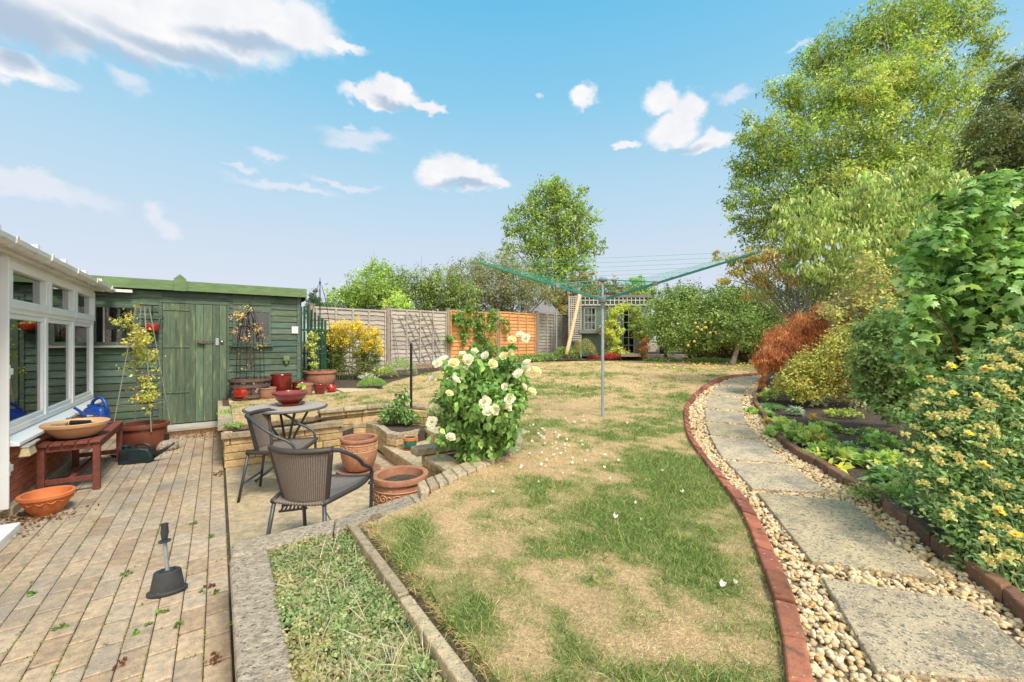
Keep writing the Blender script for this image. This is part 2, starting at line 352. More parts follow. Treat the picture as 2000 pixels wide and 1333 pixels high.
class MB:
    def __init__(s): s.v = []; s.f = []; s.c = []; s.uv = []; s.cc = (1, 1, 1)
    def add(s, vs, fs, uvs=None):
        n = len(s.v); s.v += [tuple(p) for p in vs]; s.f += [tuple(i+n for i in f) for f in fs]; s.c += [s.cc]*len(vs)
        s.uv += uvs if uvs else [(0, 0)]*len(vs); return s
    def hexa(s, p):   # 8 points: bottom 4 ccw, top 4
        return s.add(p, [(3, 2, 1, 0), (4, 5, 6, 7), (0, 1, 5, 4), (1, 2, 6, 5), (2, 3, 7, 6), (3, 0, 4, 7)])
    def box(s, c, d, rz=0, rx=0, ry=0):
        m = Matrix.Translation(c) @ Matrix.Rotation(rz, 4, 'Z') @ Matrix.Rotation(ry, 4, 'Y') @ Matrix.Rotation(rx, 4, 'X')
        x, y, z = d[0]/2, d[1]/2, d[2]/2
        return s.hexa([m @ Vector(q) for q in ((-x, -y, -z), (x, -y, -z), (x, y, -z), (-x, y, -z), (-x, -y, z), (x, -y, z), (x, y, z), (-x, y, z))])
    def b3(s, x0, x1, y0, y1, z0, z1): return s.box(((x0+x1)/2, (y0+y1)/2, (z0+z1)/2), (x1-x0, y1-y0, z1-z0))
    def uvb(s, u0, u1, v0, v1, z0, z1):   # box in patio axes
        q = [UV(u0, v0), UV(u0, v1), UV(u1, v1), UV(u1, v0)]
        return s.hexa([(p.x, p.y, z0) for p in q]+[(p.x, p.y, z1) for p in q])
    def paver(s, u0, u1, v0, v1, z, bev=.006, h=.05):
        a = [UV(u0, v0), UV(u0, v1), UV(u1, v1), UV(u1, v0)]; b = [UV(u0+bev, v0+bev), UV(u0+bev, v1-bev), UV(u1-bev, v1-bev), UV(u1-bev, v0+bev)]
        vs = [(p.x, p.y, z-h) for p in a]+[(p.x, p.y, z-bev*.7) for p in a]+[(p.x, p.y, z) for p in b]
        return s.add(vs, [(8, 9, 10, 11)]+[(i, (i+1) % 4, (i+1) % 4+4, i+4) for i in range(4)]+[(i+4, (i+1) % 4+4, (i+1) % 4+8, i+8) for i in range(4)])
    def prism(s, poly, z0, z1):
        n = len(poly)
        a = sum(poly[i][0]*poly[(i+1) % n][1]-poly[(i+1) % n][0]*poly[i][1] for i in range(n))
        if a < 0: poly = poly[::-1]
        return s.add([(p[0], p[1], z0) for p in poly]+[(p[0], p[1], z1) for p in poly],
                     [tuple(range(n-1, -1, -1)), tuple(range(n, 2*n))]+[(i, (i+1) % n, (i+1) % n+n, i+n) for i in range(n)])
    def pbox(s, px0, py0, px1, py1, d, t):    # front face given in the photograph's pixels at depth d, t thick
        a = PD(px0, py0, d); b = PD(px1, py1, d); return s.b3(min(a.x, b.x), max(a.x, b.x), d, d+t, min(a.z, b.z), max(a.z, b.z))
    def tube(s, path, r, seg=8, cap=True, closed=False):
        P = [Vector(p) for p in path]; n = len(P); rs = r if isinstance(r, (list, tuple)) else [r]*n
        vs = []; up = None
        for i in range(n):
            t = (P[(i+1) % n]-P[i-1]) if closed else (P[min(i+1, n-1)]-P[max(i-1, 0)])
            if t.length < 1e-9: t = Vector((0, 0, 1))
            t.normalize()
            if up is None:
                up = Vector((0, 0, 1)) if abs(t.z) < .9 else Vector((1, 0, 0))
            a = t.cross(up)
            if a.length < 1e-6: a = t.cross(Vector((.3, .7, .2)))
            a.normalize(); b = a.cross(t).normalized(); up = b
            for k in range(seg):
                w = 2*math.pi*k/seg; vs.append(P[i]+(a*math.cos(w)+b*math.sin(w))*rs[i])
        fs = []
        for i in range(n if closed else n-1):
            j = (i+1) % n
            for k in range(seg): fs.append((i*seg+k, j*seg+k, j*seg+(k+1) % seg, i*seg+(k+1) % seg))
        if cap and not closed: fs += [tuple(range(seg)), tuple(range(n*seg-1, (n-1)*seg-1, -1))]
        return s.add(vs, fs)
    def lathe(s, prof, seg=32, c=(0, 0, 0), sx=1, sy=1, cap=True):
        vs = []; n = len(prof)
        for r, z in prof:
            for k in range(seg):
                w = 2*math.pi*k/seg; vs.append((c[0]+r*sx*math.cos(w), c[1]+r*sy*math.sin(w), c[2]+z))
        fs = [(i*seg+k, i*seg+(k+1) % seg, (i+1)*seg+(k+1) % seg, (i+1)*seg+k) for i in range(n-1) for k in range(seg)]
        if cap: fs += [tuple(range(seg-1, -1, -1)), tuple(range((n-1)*seg, n*seg))]
        return s.add(vs, fs)
    def grid(s, fn, nu, nv):
        vs = []; uv = []
        for i in range(nu+1):
            for j in range(nv+1):
                a, b = i/nu, j/nv; vs.append(fn(a, b)); uv.append((a, b))
        return s.add(vs, [(i*(nv+1)+j, (i+1)*(nv+1)+j, (i+1)*(nv+1)+j+1, i*(nv+1)+j+1) for i in range(nu) for j in range(nv)], uv)
    def ball(s, c, r, seg=10, sq=(1, 1, 1)):
        n = seg//2+1
        prof = [(max(r*math.sin(math.pi*i/n), .0005), -r*math.cos(math.pi*i/n)*sq[2]) for i in range(n+1)]
        return s.lathe(prof, seg, c, sq[0], sq[1])
    def build(s, name, mat, parent=None, smooth=False, world=False, bevel=0, col=False, solid=0, uv=False, origin=None, bseg=2):
        o = frommesh(name, s.v, s.f, mat, parent, smooth, s.c if (col or mat.get('attr')) else None, world, s.uv if uv else None, origin)
        if smooth and smooth != 'all':
            try: o.data.set_sharp_from_angle(angle=R(40))
            except Exception: pass
        if solid:
            q = o.modifiers.new('s', 'SOLIDIFY'); q.thickness = solid; q.offset = 0
        if bevel:
            q = o.modifiers.new('b', 'BEVEL'); q.width = bevel; q.segments = bseg; q.limit_method = 'ANGLE'; q.angle_limit = R(40)
        return o
def arc(p0, p1, p2, n=8):     # quadratic curve
    p0, p1, p2 = Vector(p0), Vector(p1), Vector(p2)
    return [(1-t)**2*p0+2*t*(1-t)*p1+t*t*p2 for t in [i/n for i in range(n+1)]]
def smoothpath(pts, n=6):
    P = [Vector(p) for p in pts]; out = []
    for i in range(len(P)-1):
        a = P[max(i-1, 0)]; b = P[i]; c = P[i+1]; d = P[min(i+2, len(P)-1)]
        for k in range(n):
            t = k/n; out.append(.5*((2*b)+(c-a)*t+(2*a-5*b+4*c-d)*t*t+(3*b-a-3*c+d)*t**3))
    out.append(P[-1]); return out
def sheet(name, poly, zf, mat, res=.25, holes=(), kind='structure', colf=None, parent=None):
    xs = [p[0] for p in poly]; ys = [p[1] for p in poly]
    def dens(pl):
        out = []
        for i in range(len(pl)):
            a = Vector(pl[i][:2]); b = Vector(pl[(i+1) % len(pl)][:2]); n = max(1, int((b-a).length/res))
            out += [a.lerp(b, k/n) for k in range(n)]
        return out
    pts = []; edges = []
    for pl in [poly]+list(holes):
        d = dens(pl); s = len(pts); pts += d; edges += [(s+i, s+(i+1) % len(d)) for i in range(len(d))]
    gx, gy = np.meshgrid(np.arange(min(xs), max(xs), res), np.arange(min(ys), max(ys), res)); gx = gx.ravel(); gy = gy.ravel()
    k = inpoly(gx, gy, poly)
    for h in holes: k &= ~inpoly(gx, gy, h)
    pts += [Vector((a, b)) for a, b in zip(gx[k], gy[k])]
    v, e, f, *_ = delaunay_2d_cdt(pts, edges, [], 0, 1e-5)
    V = np.array([(p.x, p.y) for p in v]); c = np.array([V[list(t)].mean(0) for t in f])
    k = inpoly(c[:, 0], c[:, 1], poly)
    for h in holes: k &= ~inpoly(c[:, 0], c[:, 1], h)
    f = [tuple(t) for t, q in zip(f, k) if q]
    Z = zf(V[:, 0], V[:, 1]); V3 = np.column_stack([V, Z])
    fa = np.array(f); n = np.cross(V3[fa[:, 1]]-V3[fa[:, 0]], V3[fa[:, 2]]-V3[fa[:, 0]]); fl = n[:, 2] < 0; fa[fl] = fa[fl][:, ::-1]
    o = frommesh(name, V3, fa, mat, parent, True, colf(V[:, 0], V[:, 1]) if colf else None)
    if kind: o['kind'] = kind
    return o

# ------------------------------------------------------------------ foliage
TPL = {
 'quad': ([(0, 0, 0), (.34, .42, .07), (0, 1, -.06), (-.34, .42, .07)], [(0, 1, 2), (0, 2, 3)]),
 'thin': ([(0, 0, 0), (.13, .45, .03), (0, 1, -.10), (-.13, .45, .03)], [(0, 1, 2), (0, 2, 3)]),
 'leaf': ([(0, 0, 0), (.25, .28, .06), (.27, .58, .03), (0, 1, -.14), (-.27, .58, .03), (-.25, .28, .06), (0, .3, -.02), (0, .65, -.05)],
          [(0, 1, 6), (0, 6, 5), (1, 2, 7), (1, 7, 6), (6, 7, 4), (6, 4, 5), (2, 3, 7), (7, 3, 4)]),
 'long': ([(0, 0, 0), (.17, .3, .05), (.15, .62, -.02), (0, 1, -.28), (-.15, .62, -.02), (-.17, .3, .05), (0, .3, 0), (0, .65, -.07)],
          [(0, 1, 6), (0, 6, 5), (1, 2, 7), (1, 7, 6), (6, 7, 4), (6, 4, 5), (2, 3, 7), (7, 3, 4)]),
 'blade': ([(-.035, 0, 0), (.035, 0, 0), (.022, .55, .06), (-.022, .55, .06), (0, 1, -.05)], [(0, 1, 2), (0, 2, 3), (3, 2, 4)]),
 'tri': ([(-.05, 0, 0), (.05, 0, 0), (0, 1, 0)], [(0, 1, 2)]),
 'lobed': ([(0, .1, .0), (.22, .0, -.04), (.40, .12, -.08), (.30, .27, -.02), (.52, .48, -.10), (.27, .52, -.03), (.22, .78, -.06), (.10, .76, -.05), (0, 1.05, -.14),
            (-.10, .76, -.05), (-.22, .78, -.06), (-.27, .52, -.03), (-.52, .48, -.10), (-.30, .27, -.02), (-.40, .12, -.08), (-.22, 0, -.04), (0, .42, .03)],
           [(i, i+1, 16) for i in range(0, 15)]+[(15, 0, 16)]),
 'petal': ([(0, 0, 0), (.38, .35, .12), (.42, .75, .30), (0, 1, .26), (-.42, .75, .30), (-.38, .35, .12), (0, .55, .06)], [(0, 1, 6), (1, 2, 6), (2, 3, 6), (3, 4, 6), (4, 5, 6), (5, 0, 6)]),
}
_t = (1+5**.5)/2
_iv = np.array([(-1, _t, 0), (1, _t, 0), (-1, -_t, 0), (1, -_t, 0), (0, -1, _t), (0, 1, _t), (0, -1, -_t), (0, 1, -_t), (_t, 0, -1), (_t, 0, 1), (-_t, 0, -1), (-_t, 0, 1)])/1.9
_if = [(0, 11, 5), (0, 5, 1), (0, 1, 7), (0, 7, 10), (0, 10, 11), (1, 5, 9), (5, 11, 4), (11, 10, 2), (10, 7, 6), (7, 1, 8), (3, 9, 4), (3, 4, 2), (3, 2, 6), (3, 6, 8), (3, 8, 9), (4, 9, 5), (2, 4, 11), (6, 2, 10), (8, 6, 7), (9, 8, 1)]
def nrmz(a): return a/np.maximum(np.linalg.norm(a, axis=1, keepdims=True), 1e-9)
def scatter(name, tpl, pos, d, n, L, col, mat, parent=None, wid=1., world=True, smooth=False):
    tv, tf = TPL[tpl]; tv = np.array(tv, float); tf = np.array(tf)
    pos = np.asarray(pos, float); N = len(pos); d = nrmz(d); s = nrmz(np.cross(d, n)); nn = np.cross(s, d)
    L = np.broadcast_to(np.asarray(L, float), (N,))[:, None, None]; w = np.broadcast_to(np.asarray(wid, float), (N,))[:, None]
    V = pos[:, None, :]+L*(s[:, None, :]*(tv[None, :, 0]*w)[:, :, None]+d[:, None, :]*tv[None, :, 1, None]+nn[:, None, :]*tv[None, :, 2, None])
    Fc = (tf[None]+(np.arange(N)*len(tv))[:, None, None]).reshape(-1, 3)
    cc = np.repeat(np.asarray(col, float), len(tv), axis=0)
    return frommesh(name, V.reshape(-1, 3), Fc, mat, parent, smooth, cc, world)
def pal(rng, palette, n, jit=.12):
    P = np.array([p[:3] for p in palette]); w = np.array([p[3] if len(p) > 3 else 1 for p in palette], float); w /= w.sum()
    c = P[rng.choice(len(P), n, p=w)]*(1+rng.normal(0, jit, (n, 1)))*(1+rng.normal(0, .05, (n, 3)))
    return np.clip(c, .005, .95)
def crown_points(rng, blobs, n, per=26, sub=.2, shell=.45, mins=.04):
    B = np.array(blobs, float); vol = (B[:, 3]*B[:, 4]*B[:, 5])**.75; nc = max(4, n//per)
    bi = rng.choice(len(B), nc, p=vol/vol.sum())
    dirs = nrmz(rng.normal(0, 1, (nc, 3))); rr = (shell+(1-shell)*rng.random(nc)**.6)*(1+rng.normal(0, .09, nc))
    cen = B[bi, :3]+dirs*rr[:, None]*B[bi, 3:6]
    subr = np.maximum(B[bi, 3:6].mean(1)*sub, mins)*(.6+.8*rng.random(nc))
    ci = rng.integers(0, nc, n)
    ax = nrmz(dirs*.9+rng.normal(0, .6, (nc, 3))); ax[:, 2] = ax[:, 2]*.6+.15; ax = nrmz(ax)
    off = rng.normal(0, .36, (n, 3))*subr[ci][:, None]+ax[ci]*(rng.normal(0, .85, n)*subr[ci])[:, None]
    out = nrmz(nrmz(off)*.7+dirs[ci]*.8)
    return cen[ci]+off, out, ci, nc
LB = 1.75     # leaves against the light ground colours given above
def crown(name, parent, blobs, n, L, palette, tpl='quad', mat=None, seed=1, up=.5, droop=.2, per=26, sub=.2, shell=.45, jit=.12, wid=1., cut=None):
    rng = np.random.default_rng(seed)
    pos, out, ci, nc = crown_points(rng, blobs, n, per, sub, shell)
    if cut is not None:
        k = cut(pos); pos = pos[k]; out = out[k]; ci = ci[k]
    n = len(pos)
    nn = nrmz(out*.7+rng.normal(0, .55, (n, 3))+np.array([0, 0, up]))
    d = nrmz(rng.normal(0, 1, (n, 3))+out*.5-np.array([0, 0, droop*2]))
    d = nrmz(d-nn*(d*nn).sum(1, keepdims=True)*.6)
    palette = [(*(min(q*LB, .85) for q in p[:3]), *p[3:]) for p in palette]; cc = pal(rng, palette, nc, .2)[ci]; cc = cc*(1+rng.normal(0, jit, (n, 1)))
    mixm = rng.random(n) < .3; cc[mixm] = pal(rng, palette, mixm.sum())
    return scatter(name, tpl, pos, d, nn, L*(.65+.6*rng.random(n)), np.clip(cc, .004, .95), mat or M['leaf'], parent, wid)
def limbs(mb, base, blobs, r0, seed=1, fork=.45, twigs=3, k=None, lean=0):
    rng = random.Random(seed); base = Vector(base)
    cen = Vector(np.array([b[:3] for b in blobs]).mean(0)); top = base.lerp(cen, .9)
    fk = base.lerp(top, fork)+Vector((rng.uniform(-.1, .1), rng.uniform(-.1, .1), 0))*(top-base).length
    main = smoothpath([base, base.lerp(fk, .5)+Vector((rng.uniform(-.03, .03), 0, 0))*(top-base).length, fk, top], 5)
    mb.tube(main, [r0*(1-.85*i/(len(main)-1)) for i in range(len(main))], 8)
    for b in blobs:
        c = Vector(b[:3]); st = main[rng.randint(len(main)//3, len(main)-4)]
        mid = st.lerp(c, .5)+Vector((rng.uniform(-1, 1), rng.uniform(-1, 1), rng.uniform(-.2, .8)))*(c-st).length*.12
        pth = smoothpath([st, mid, c], 5); rr = r0*.42
        mb.tube(pth, [rr*(1-.75*i/(len(pth)-1)) for i in range(len(pth))], 6)
        for t in range(twigs):
            s2 = pth[rng.randint(3, len(pth)-1)]; e = c+Vector((rng.gauss(0, 1)*b[3], rng.gauss(0, 1)*b[4], abs(rng.gauss(0, 1))*b[5]))*.6
            pp = smoothpath([s2, s2.lerp(e, .5)+Vector((0, 0, (e-s2).length*.1)), e], 3)
            mb.tube(pp, [rr*.3*(1-.8*i/(len(pp)-1)) for i in range(len(pp))], 4)
def PB(px, py, r, d, rd=None, asp=1.):     # blob given by where it stands in the view and how far away it is
    c = PD(px, py, d); q = r*d/F; return (c.x, c.y, c.z, q, rd if rd else q*.9, q*asp)
GRN = [(.10, .17, .045), (.15, .24, .06), (.20, .30, .085), (.07, .12, .035)]

# ================================================================== SETTING
def px2(lst, z=.42): return [PZ(a, b, z).xy for a, b in lst]
RING = [(874, 934), (930, 911), (985, 888), (1008, 870), (1008, 853), (992, 840)]
ring_xy = px2(RING)
def uvp(*a): return [UV(u, v).xy for u, v in a]
hole = uvp((-4, -12), (-4, .665), (2.33, .665), (2.44, 1.05)) + ring_xy + uvp((3.9, 2.62), (4.95, 2.62), (5.05, 2.33), (5.5, 2.25), (5.76, 1.95), (5.76, 1.15), (5.61, .95), (5.61, .06), (8.8, .06), (8.8, -12))
# bare earth under and around everything, reaching the horizon
far = [(-400, -30), (400, -30), (400, 700), (-400, 700)]
near = [(-16, -6), (16, -6), (16, 30), (-16, 30)]
def gz(x, y): return zl(np.minimum(y, 17))-.045
sheet('ground', [Vector(p) for p in near], gz, M['soil'], 1.0, [hole])
def farz(x, y): return zl(np.clip(y, -100, 17))-.05
mb = MB()
for q in ([(-400, -30), (400, -30), (400, -6), (-400, -6)], [(-400, 30), (400, 30), (400, 700), (-400, 700)], [(-400, -6), (-16, -6), (-16, 30), (-400, 30)], [(16, -6), (400, -6), (400, 30), (16, 30)]):
    mb.add([(x, y, float(zl(min(max(y, -100), 17)))-.05) for x, y in q], [(0, 1, 2, 3)])
tag(mb.build('far_ground', M['farsoil']), kind='structure')
mb = MB(); mb.uvb(-4, 8.9, -12, 6.5, -.3, -.016); tag(mb.build('patio_base', M['joint']), kind='structure')
# ---- block paving
rng = random.Random(4); mb = MB()
nr = 19
for i in range(nr):
    v1 = .05-i*.103; off = (i % 2)*.1 + rng.uniform(-.004, .004)
    for j in range(-2, 42):
        u0 = j*.205+off+.2
        if u0 < .2 or u0 > 8.3: continue
        k = rng.uniform(.88, 1.10); w = rng.uniform(-.03, .05)
        mb.cc = (k*(1+w), k, k*(1-w*1.5))
        if rng.random() < .12: mb.cc = (k*.86, k*.80, k*.76)
        mb.paver(u0, u0+.193, v1-.0985, v1, rng.uniform(-.002, .002), .005)
tag(mb.build('block_paving', M['paver'], col=True), kind='structure')
# ---- sunken seating area floor
mb = MB(); rng = random.Random(6)
for u0, u1 in ((2.40, 3.2), (3.208, 4.1), (4.108, 5.0), (5.008, 5.62)):
    for v0, v1 in ((.07, .72), (.728, 1.66)):
        k = rng.uniform(.9, 1.1); mb.cc = (k, k*.99, k*.96)
        mb.paver(u0, u1-.004, v0, v1, rng.uniform(.0, .004), .004)
tag(mb.build('seating_area_paving', M['slab'], col=True), kind='structure')
# ---- lawn
lawn_poly = uvp(*[(-1.2+.14*i, .672+.012*math.sin(i*2.3)+.01*math.sin(i*5.1)) for i in range(25)]) + uvp((2.30, .72), (2.345, .78), (2.43, 1.06)) + px2([(845, 961), (876, 947), (932, 922), (988, 898), (1017, 880), (1022, 862), (1006, 842)]) + \
    uvp((4.1, 2.62), (4.95, 2.66), (5.06, 2.42), (5.56, 2.32), (5.88, 1.98), (5.88, 1.1), (5.67, .98), (5.67, .15), (7.48, .15), (7.5, 2.45), (7.75, 2.5))
def gxy(l): return [G(a, b).xy for a, b in l]
lawn_poly += gxy([(745, 757), (765, 747), (800, 738), (850, 727), (900, 715), (985, 711), (1065, 708), (1150, 706), (1280, 706), (1380, 708), (1500, 711)])
LEDGE = [(1486, 731), (1445, 734), (1411, 739), (1381, 751), (1352, 776), (1338, 799), (1336, 815), (1341, 850), (1359, 883), (1392, 928), (1437, 988), (1462, 1037), (1478, 1084), (1503, 1156), (1524, 1237), (1536, 1333), (1545, 1480)]
REDGE = [(1486, 735), (1450, 738), (1416, 744), (1388, 756), (1360, 779), (1346, 799), (1345, 815), (1350, 850), (1376, 890), (1412, 935), (1457, 982), (1488, 1033), (1512, 1087), (1543, 1156), (1568, 1240), (1587, 1333), (1605, 1480)]
le = gxy(LEDGE)
lawn_poly += le[:-1] + [le[-1], Vector((le[-1].x, -.6)), Vector((-.35, -.6))]
GREEN = [(1230, 1010, 210, 75, 1.0), (1330, 940, 70, 60, .8), (1200, 1075, 190, 42, .7), (1290, 825, 120, 30, .8), (1230, 850, 60, 20, .5), (1400, 870, 30, 60, .5), (1110, 762, 90, 9, .75), (1130, 735, 60, 7, .5), (1250, 912, 70, 30, .8),
         (930, 1240, 45, 90, .7), (800, 1060, 60, 50, .75), (1030, 830, 30, 30, .8), (1290, 1320, 190, 34, .6), (960, 1090, 90, 24, .45), (1340, 780, 30, 12, .6), (1385, 1100, 40, 26, .4), (830, 1000, 24, 16, .4),
         (1060, 950, 40, 16, .5), (770, 1130, 60, 60, .35), (700, 790, 90, 12, .25), (960, 1200, 110, 30, .25), (1440, 1200, 50, 70, .35), (1370, 748, 30, 6, .3)]
def greenness(x, y):
    y_ = np.maximum(y, .3); z = zl(y); px = CX+F*x/y_; py = HY+(EYE-z)*F/y_
    g = .08+.0*x
    for a, b, rx, ry, k in GREEN:
        g = g+k*np.exp(-(((px-a)/rx)**2+((py-b)/ry)**2)*.9)
    n = fbm(x*1.5, y*1.5, 3); n2 = fbm(x*6, y*6, 9); n3 = fbm(x*24, y*24, 17, 2)
    return np.clip(g+(n-.5)*1.5+(n2-.5)*2.0+(n3-.5)*1.1-.06, 0, 1)
STRAW = np.array((.90, .62, .34)); TURF = np.array((.23, .34, .09)); MIDG = np.array((.58, .50, .21))
def lawncol(x, y):
    g = greenness(x, y)[:, None]; n = fbm(x*3, y*3, 21)[:, None]
    s = STRAW*(.9+.3*n); c = np.where(g < .5, s*(1-g*2)+MIDG*(g*2), MIDG*(2-2*g)+TURF*(2*g-1)); return c
sheet('lawn', lawn_poly, lambda x, y: zl(y)+.012*(fbm(x*1.3, y*1.3, 5)-.5), M['lawn'], .07, colf=lambda x, y: lawncol(x, y)*.84)
mb = MB()
_d = []
for i in range(len(lawn_poly)):
    a = Vector(lawn_poly[i]); b = Vector(lawn_poly[(i+1) % len(lawn_poly)]); n = max(1, int((b-a).length/.1)); _d += [a.lerp(b, k/n) for k in range(n)]
for i in range(len(_d)):
    a, b = _d[i], _d[(i+1) % len(_d)]; za, zb = float(zl(a.y)), float(zl(b.y)); mb.add([(a.x, a.y, za-.14), (b.x, b.y, zb-.14), (b.x, b.y, zb), (a.x, a.y, za)], [(0, 1, 2, 3)])
tag(mb.build('lawn_edge', pm('cut_turf_edge', (.34, .25, .13), (.18, .13, .07), 40, .95, 1, 70, bdist=.02)), kind='structure')
# grass blades, denser and finer towards the viewer
def grass():
    rng = np.random.default_rng(8); PX = []
    bands = [(-.2, 1.9, 34000), (1.9, 3.0, 24000), (3.0, 4.5, 13000), (4.5, 7, 6500), (7, 10, 3200), (10, 15.2, 1800)]
    for y0, y1, den in bands:
        x0, x1 = -1.3*max(y1, .5)-.2, 1.0*y1+.6
        n = int(den*(x1-x0)*(y1-y0)); x = rng.uniform(x0, x1, n); y = rng.uniform(y0, y1, n)
        vis = (np.abs(x) < y*1.26+.25) & (y > .75); x, y = x[vis], y[vis]
        k = inpoly(x, y, lawn_poly); PX.append(np.column_stack([x[k], y[k]]))
    P = np.vstack(PX); x, y = P.T; n = len(P); g = greenness(x, y); far_ = np.clip(y/3, 1, 6)
    isg = rng.random(n) < g*.70+.07
    col = np.where(isg[:, None], pal(rng, [(.22, .33, .08), (.17, .27, .065), (.29, .39, .11), (.38, .42, .16), (.10, .16, .045), (.5, .46, .2)], n, .22), pal(rng, [(.90, .64, .37, 3), (.82, .55, .30, 2), (.93, .71, .46, 3), (.66, .50, .25, 1), (.66, .58, .28, 1), (.36, .24, .13, .8), (.95, .84, .62, 1.5)], n, .3))
    d = rng.normal(0, 1, (n, 3)); d[:, 2] = np.where(isg, 1.0, .38)*rng.uniform(.4, 1.5, n); d[:, 1] -= .15
    nn = rng.normal(0, 1, (n, 3))
    L = np.where(isg, .022+.020*g, .021)*rng.uniform(.55, 1.35, n)*np.clip(.8+.07*y, 1, 1.5)
    pos = np.column_stack([x, y, zl(y)-.003])
    o = scatter('lawn_grass', 'blade', pos, d, nn, L, col, M['grass'], wid=np.clip(.8*far_, .95, 2.6))
    tag(o, 'short patchy grass of the lawn, half straw dry and half green', 'grass', kind='stuff')
grass()
# ---- gravel path with slabs, and its two brick edgings
REDGE2 = [(1496, 738), (1482, 762), (1470, 785), (1480, 805), (1500, 838), (1523, 868), (1556, 895), (1592, 912), (1640, 945), (1685, 968), (1722, 1000), (1762, 1025), (1799, 1056), (1844, 1097), (1893, 1130), (1937, 1163), (2000, 1224), (2100, 1330), (2250, 1500)]
rp = gxy(REDGE); rq = gxy(REDGE2)
path_poly = rp + rq[::-1]
sheet('gravel_path', path_poly, lambda x, y: zl(y)-.012, M['gravelbase'], .15)
SL = [[(1605, 1137), (1890, 1186), (2085, 1352), (1712, 1322)], [(1478, 968), (1657, 986), (1833, 1140), (1584, 1104)], [(1418, 906), (1542, 914), (1620, 969), (1469, 960)],
      [(1387, 857), (1486, 865), (1537, 909), (1411, 900)], [(1378, 829), (1460, 835), (1485, 861), (1387, 853)], [(1377, 803), (1450, 810), (1459, 832), (1378, 826)],
      [(1386, 776), (1447, 780), (1450, 807), (1377, 799)], [(1402, 757), (1457, 762), (1449, 777), (1388, 773)], [(1421, 746), (1473, 750), (1460, 760), (1404, 755)], [(1442, 736), (1488, 739), (1476, 748), (1424, 744)]]
SLW = ['nearest large paving slab of the path, mottled with dark lichen, two loose stones on it', 'large sandy paving slab second from the near end of the path', 'wide paving slab third from the near end of the path',
       'paving slab fourth from the near end of the path, wedge shaped', 'narrow paving slab fifth from the near end of the gravel path', 'narrow paving slab sixth along the path, beside the lady\'s mantle clump',
       'seventh paving slab where the gravel path starts bending right', 'fourth paving slab from the far end of the path', 'small paving slab second from the far end of the bend', 'farthest paving slab, beside the drooping orange maple tip']
SLW[7] = 'third paving slab from the far end of the path, inside the bend'
slab_xy = []
for i, (q, lb) in enumerate(zip(SL, SLW)):
    p = [G(a, b) for a, b in q]; slab_xy.append([v.xy for v in p]); c = sum(p, Vector())/4; mb = MB()
    rngs = random.Random(i+3); k = rngs.uniform(.86, 1.12); mb.cc = (k, k, k*rngs.uniform(.9, 1.0))
    vb = [v+Vector((0, 0, -.03)) for v in p]+[v+Vector((0, 0, .022)) for v in p]
    a_ = (p[1]-p[0]).cross(p[2]-p[0]).z
    if a_ < 0: vb = vb[:4][::-1]+vb[4:][::-1]
    mb.hexa(vb); o = mb.build('paving_slab', M['oldslab'], bevel=.006, col=True, origin=c)
    tag(o, lb, 'paving slab', 'paving slabs along the curved path')
def gravel():
    rng = np.random.default_rng(5); Q = []
    for y0, y1, den, rad in ((.6, 2.0, 4600, .0118), (2.0, 3.4, 3400, .0125), (3.4, 5.5, 2100, .015), (5.5, 12.5, 900, .021)):
        x0, x1 = .2*y0, 1.3*y1; n = int(den*(x1-x0)*(y1-y0)); x = rng.uniform(x0, x1, n); y = rng.uniform(y0, y1, n)
        k = inpoly(x, y, path_poly) & (x < 1.3*y+.1); x, y = x[k], y[k]
        ins = np.zeros(len(x), bool)
        for s in slab_xy:
            c = sum((Vector(p) for p in s), Vector((0, 0)))/4; s2 = [c+(Vector(p)-c)*.975 for p in s]; ins |= inpoly(x, y, s2)
        k = ~ins; Q.append(np.column_stack([x[k], y[k], np.full(k.sum(), rad)]))
    Q.append(np.array([(1.78, 1.98, .022), (1.83, 1.99, .014), (1.33, 1.77, .02)]))
    Q = np.vstack(Q); n = len(Q); r = Q[:, 2]*rng.uniform(.6, 1.5, n); z = zl(Q[:, 1])-.010+rng.random(n)*.012+r*.25; z[-3:] += .02
    A = rng.normal(0, 1, (n, 3, 3)); q, _ = np.linalg.qr(A); S = rng.uniform(.55, 1.25, (n, 3)); S[:, 2] *= .8
    base = _iv[None]*(1+rng.normal(0, .13, (n, 12, 1)))
    V = np.einsum('nij,nkj->nki', q, base*S[:, None, :])*r[:, None, None]; V[:, :, 2] *= .75; V += np.column_stack([Q[:, 0], Q[:, 1], z])[:, None]
    Fc = (np.array(_if)[None]+(np.arange(n)*12)[:, None, None]).reshape(-1, 3)
    col = pal(rng, [(1.0, .98, .95, 4), (.85, .78, .68, 3), (1.15, 1.15, 1.15, 3), (.95, .75, .5, 2), (.55, .5, .48, 1), (1.2, 1.05, .75, 1)], n, .1)*0+0
    base_c = np.array([(1.02, .97, .88), (.84, .77, .65), (1.15, 1.12, 1.06), (.98, .76, .48), (.62, .57, .5), (1.1, .95, .68)])
    col = base_c[rng.choice(6, n, p=[.32, .2, .2, .12, .08, .08])]*rng.uniform(.8, 1.12, (n, 1))
    tag(frommesh('gravel', V.reshape(-1, 3), Fc, M['stone'], None, False, np.repeat(col, 12, 0)), 'loose cream and buff gravel filling the path around the slabs', 'gravel', kind='stuff')
gravel()
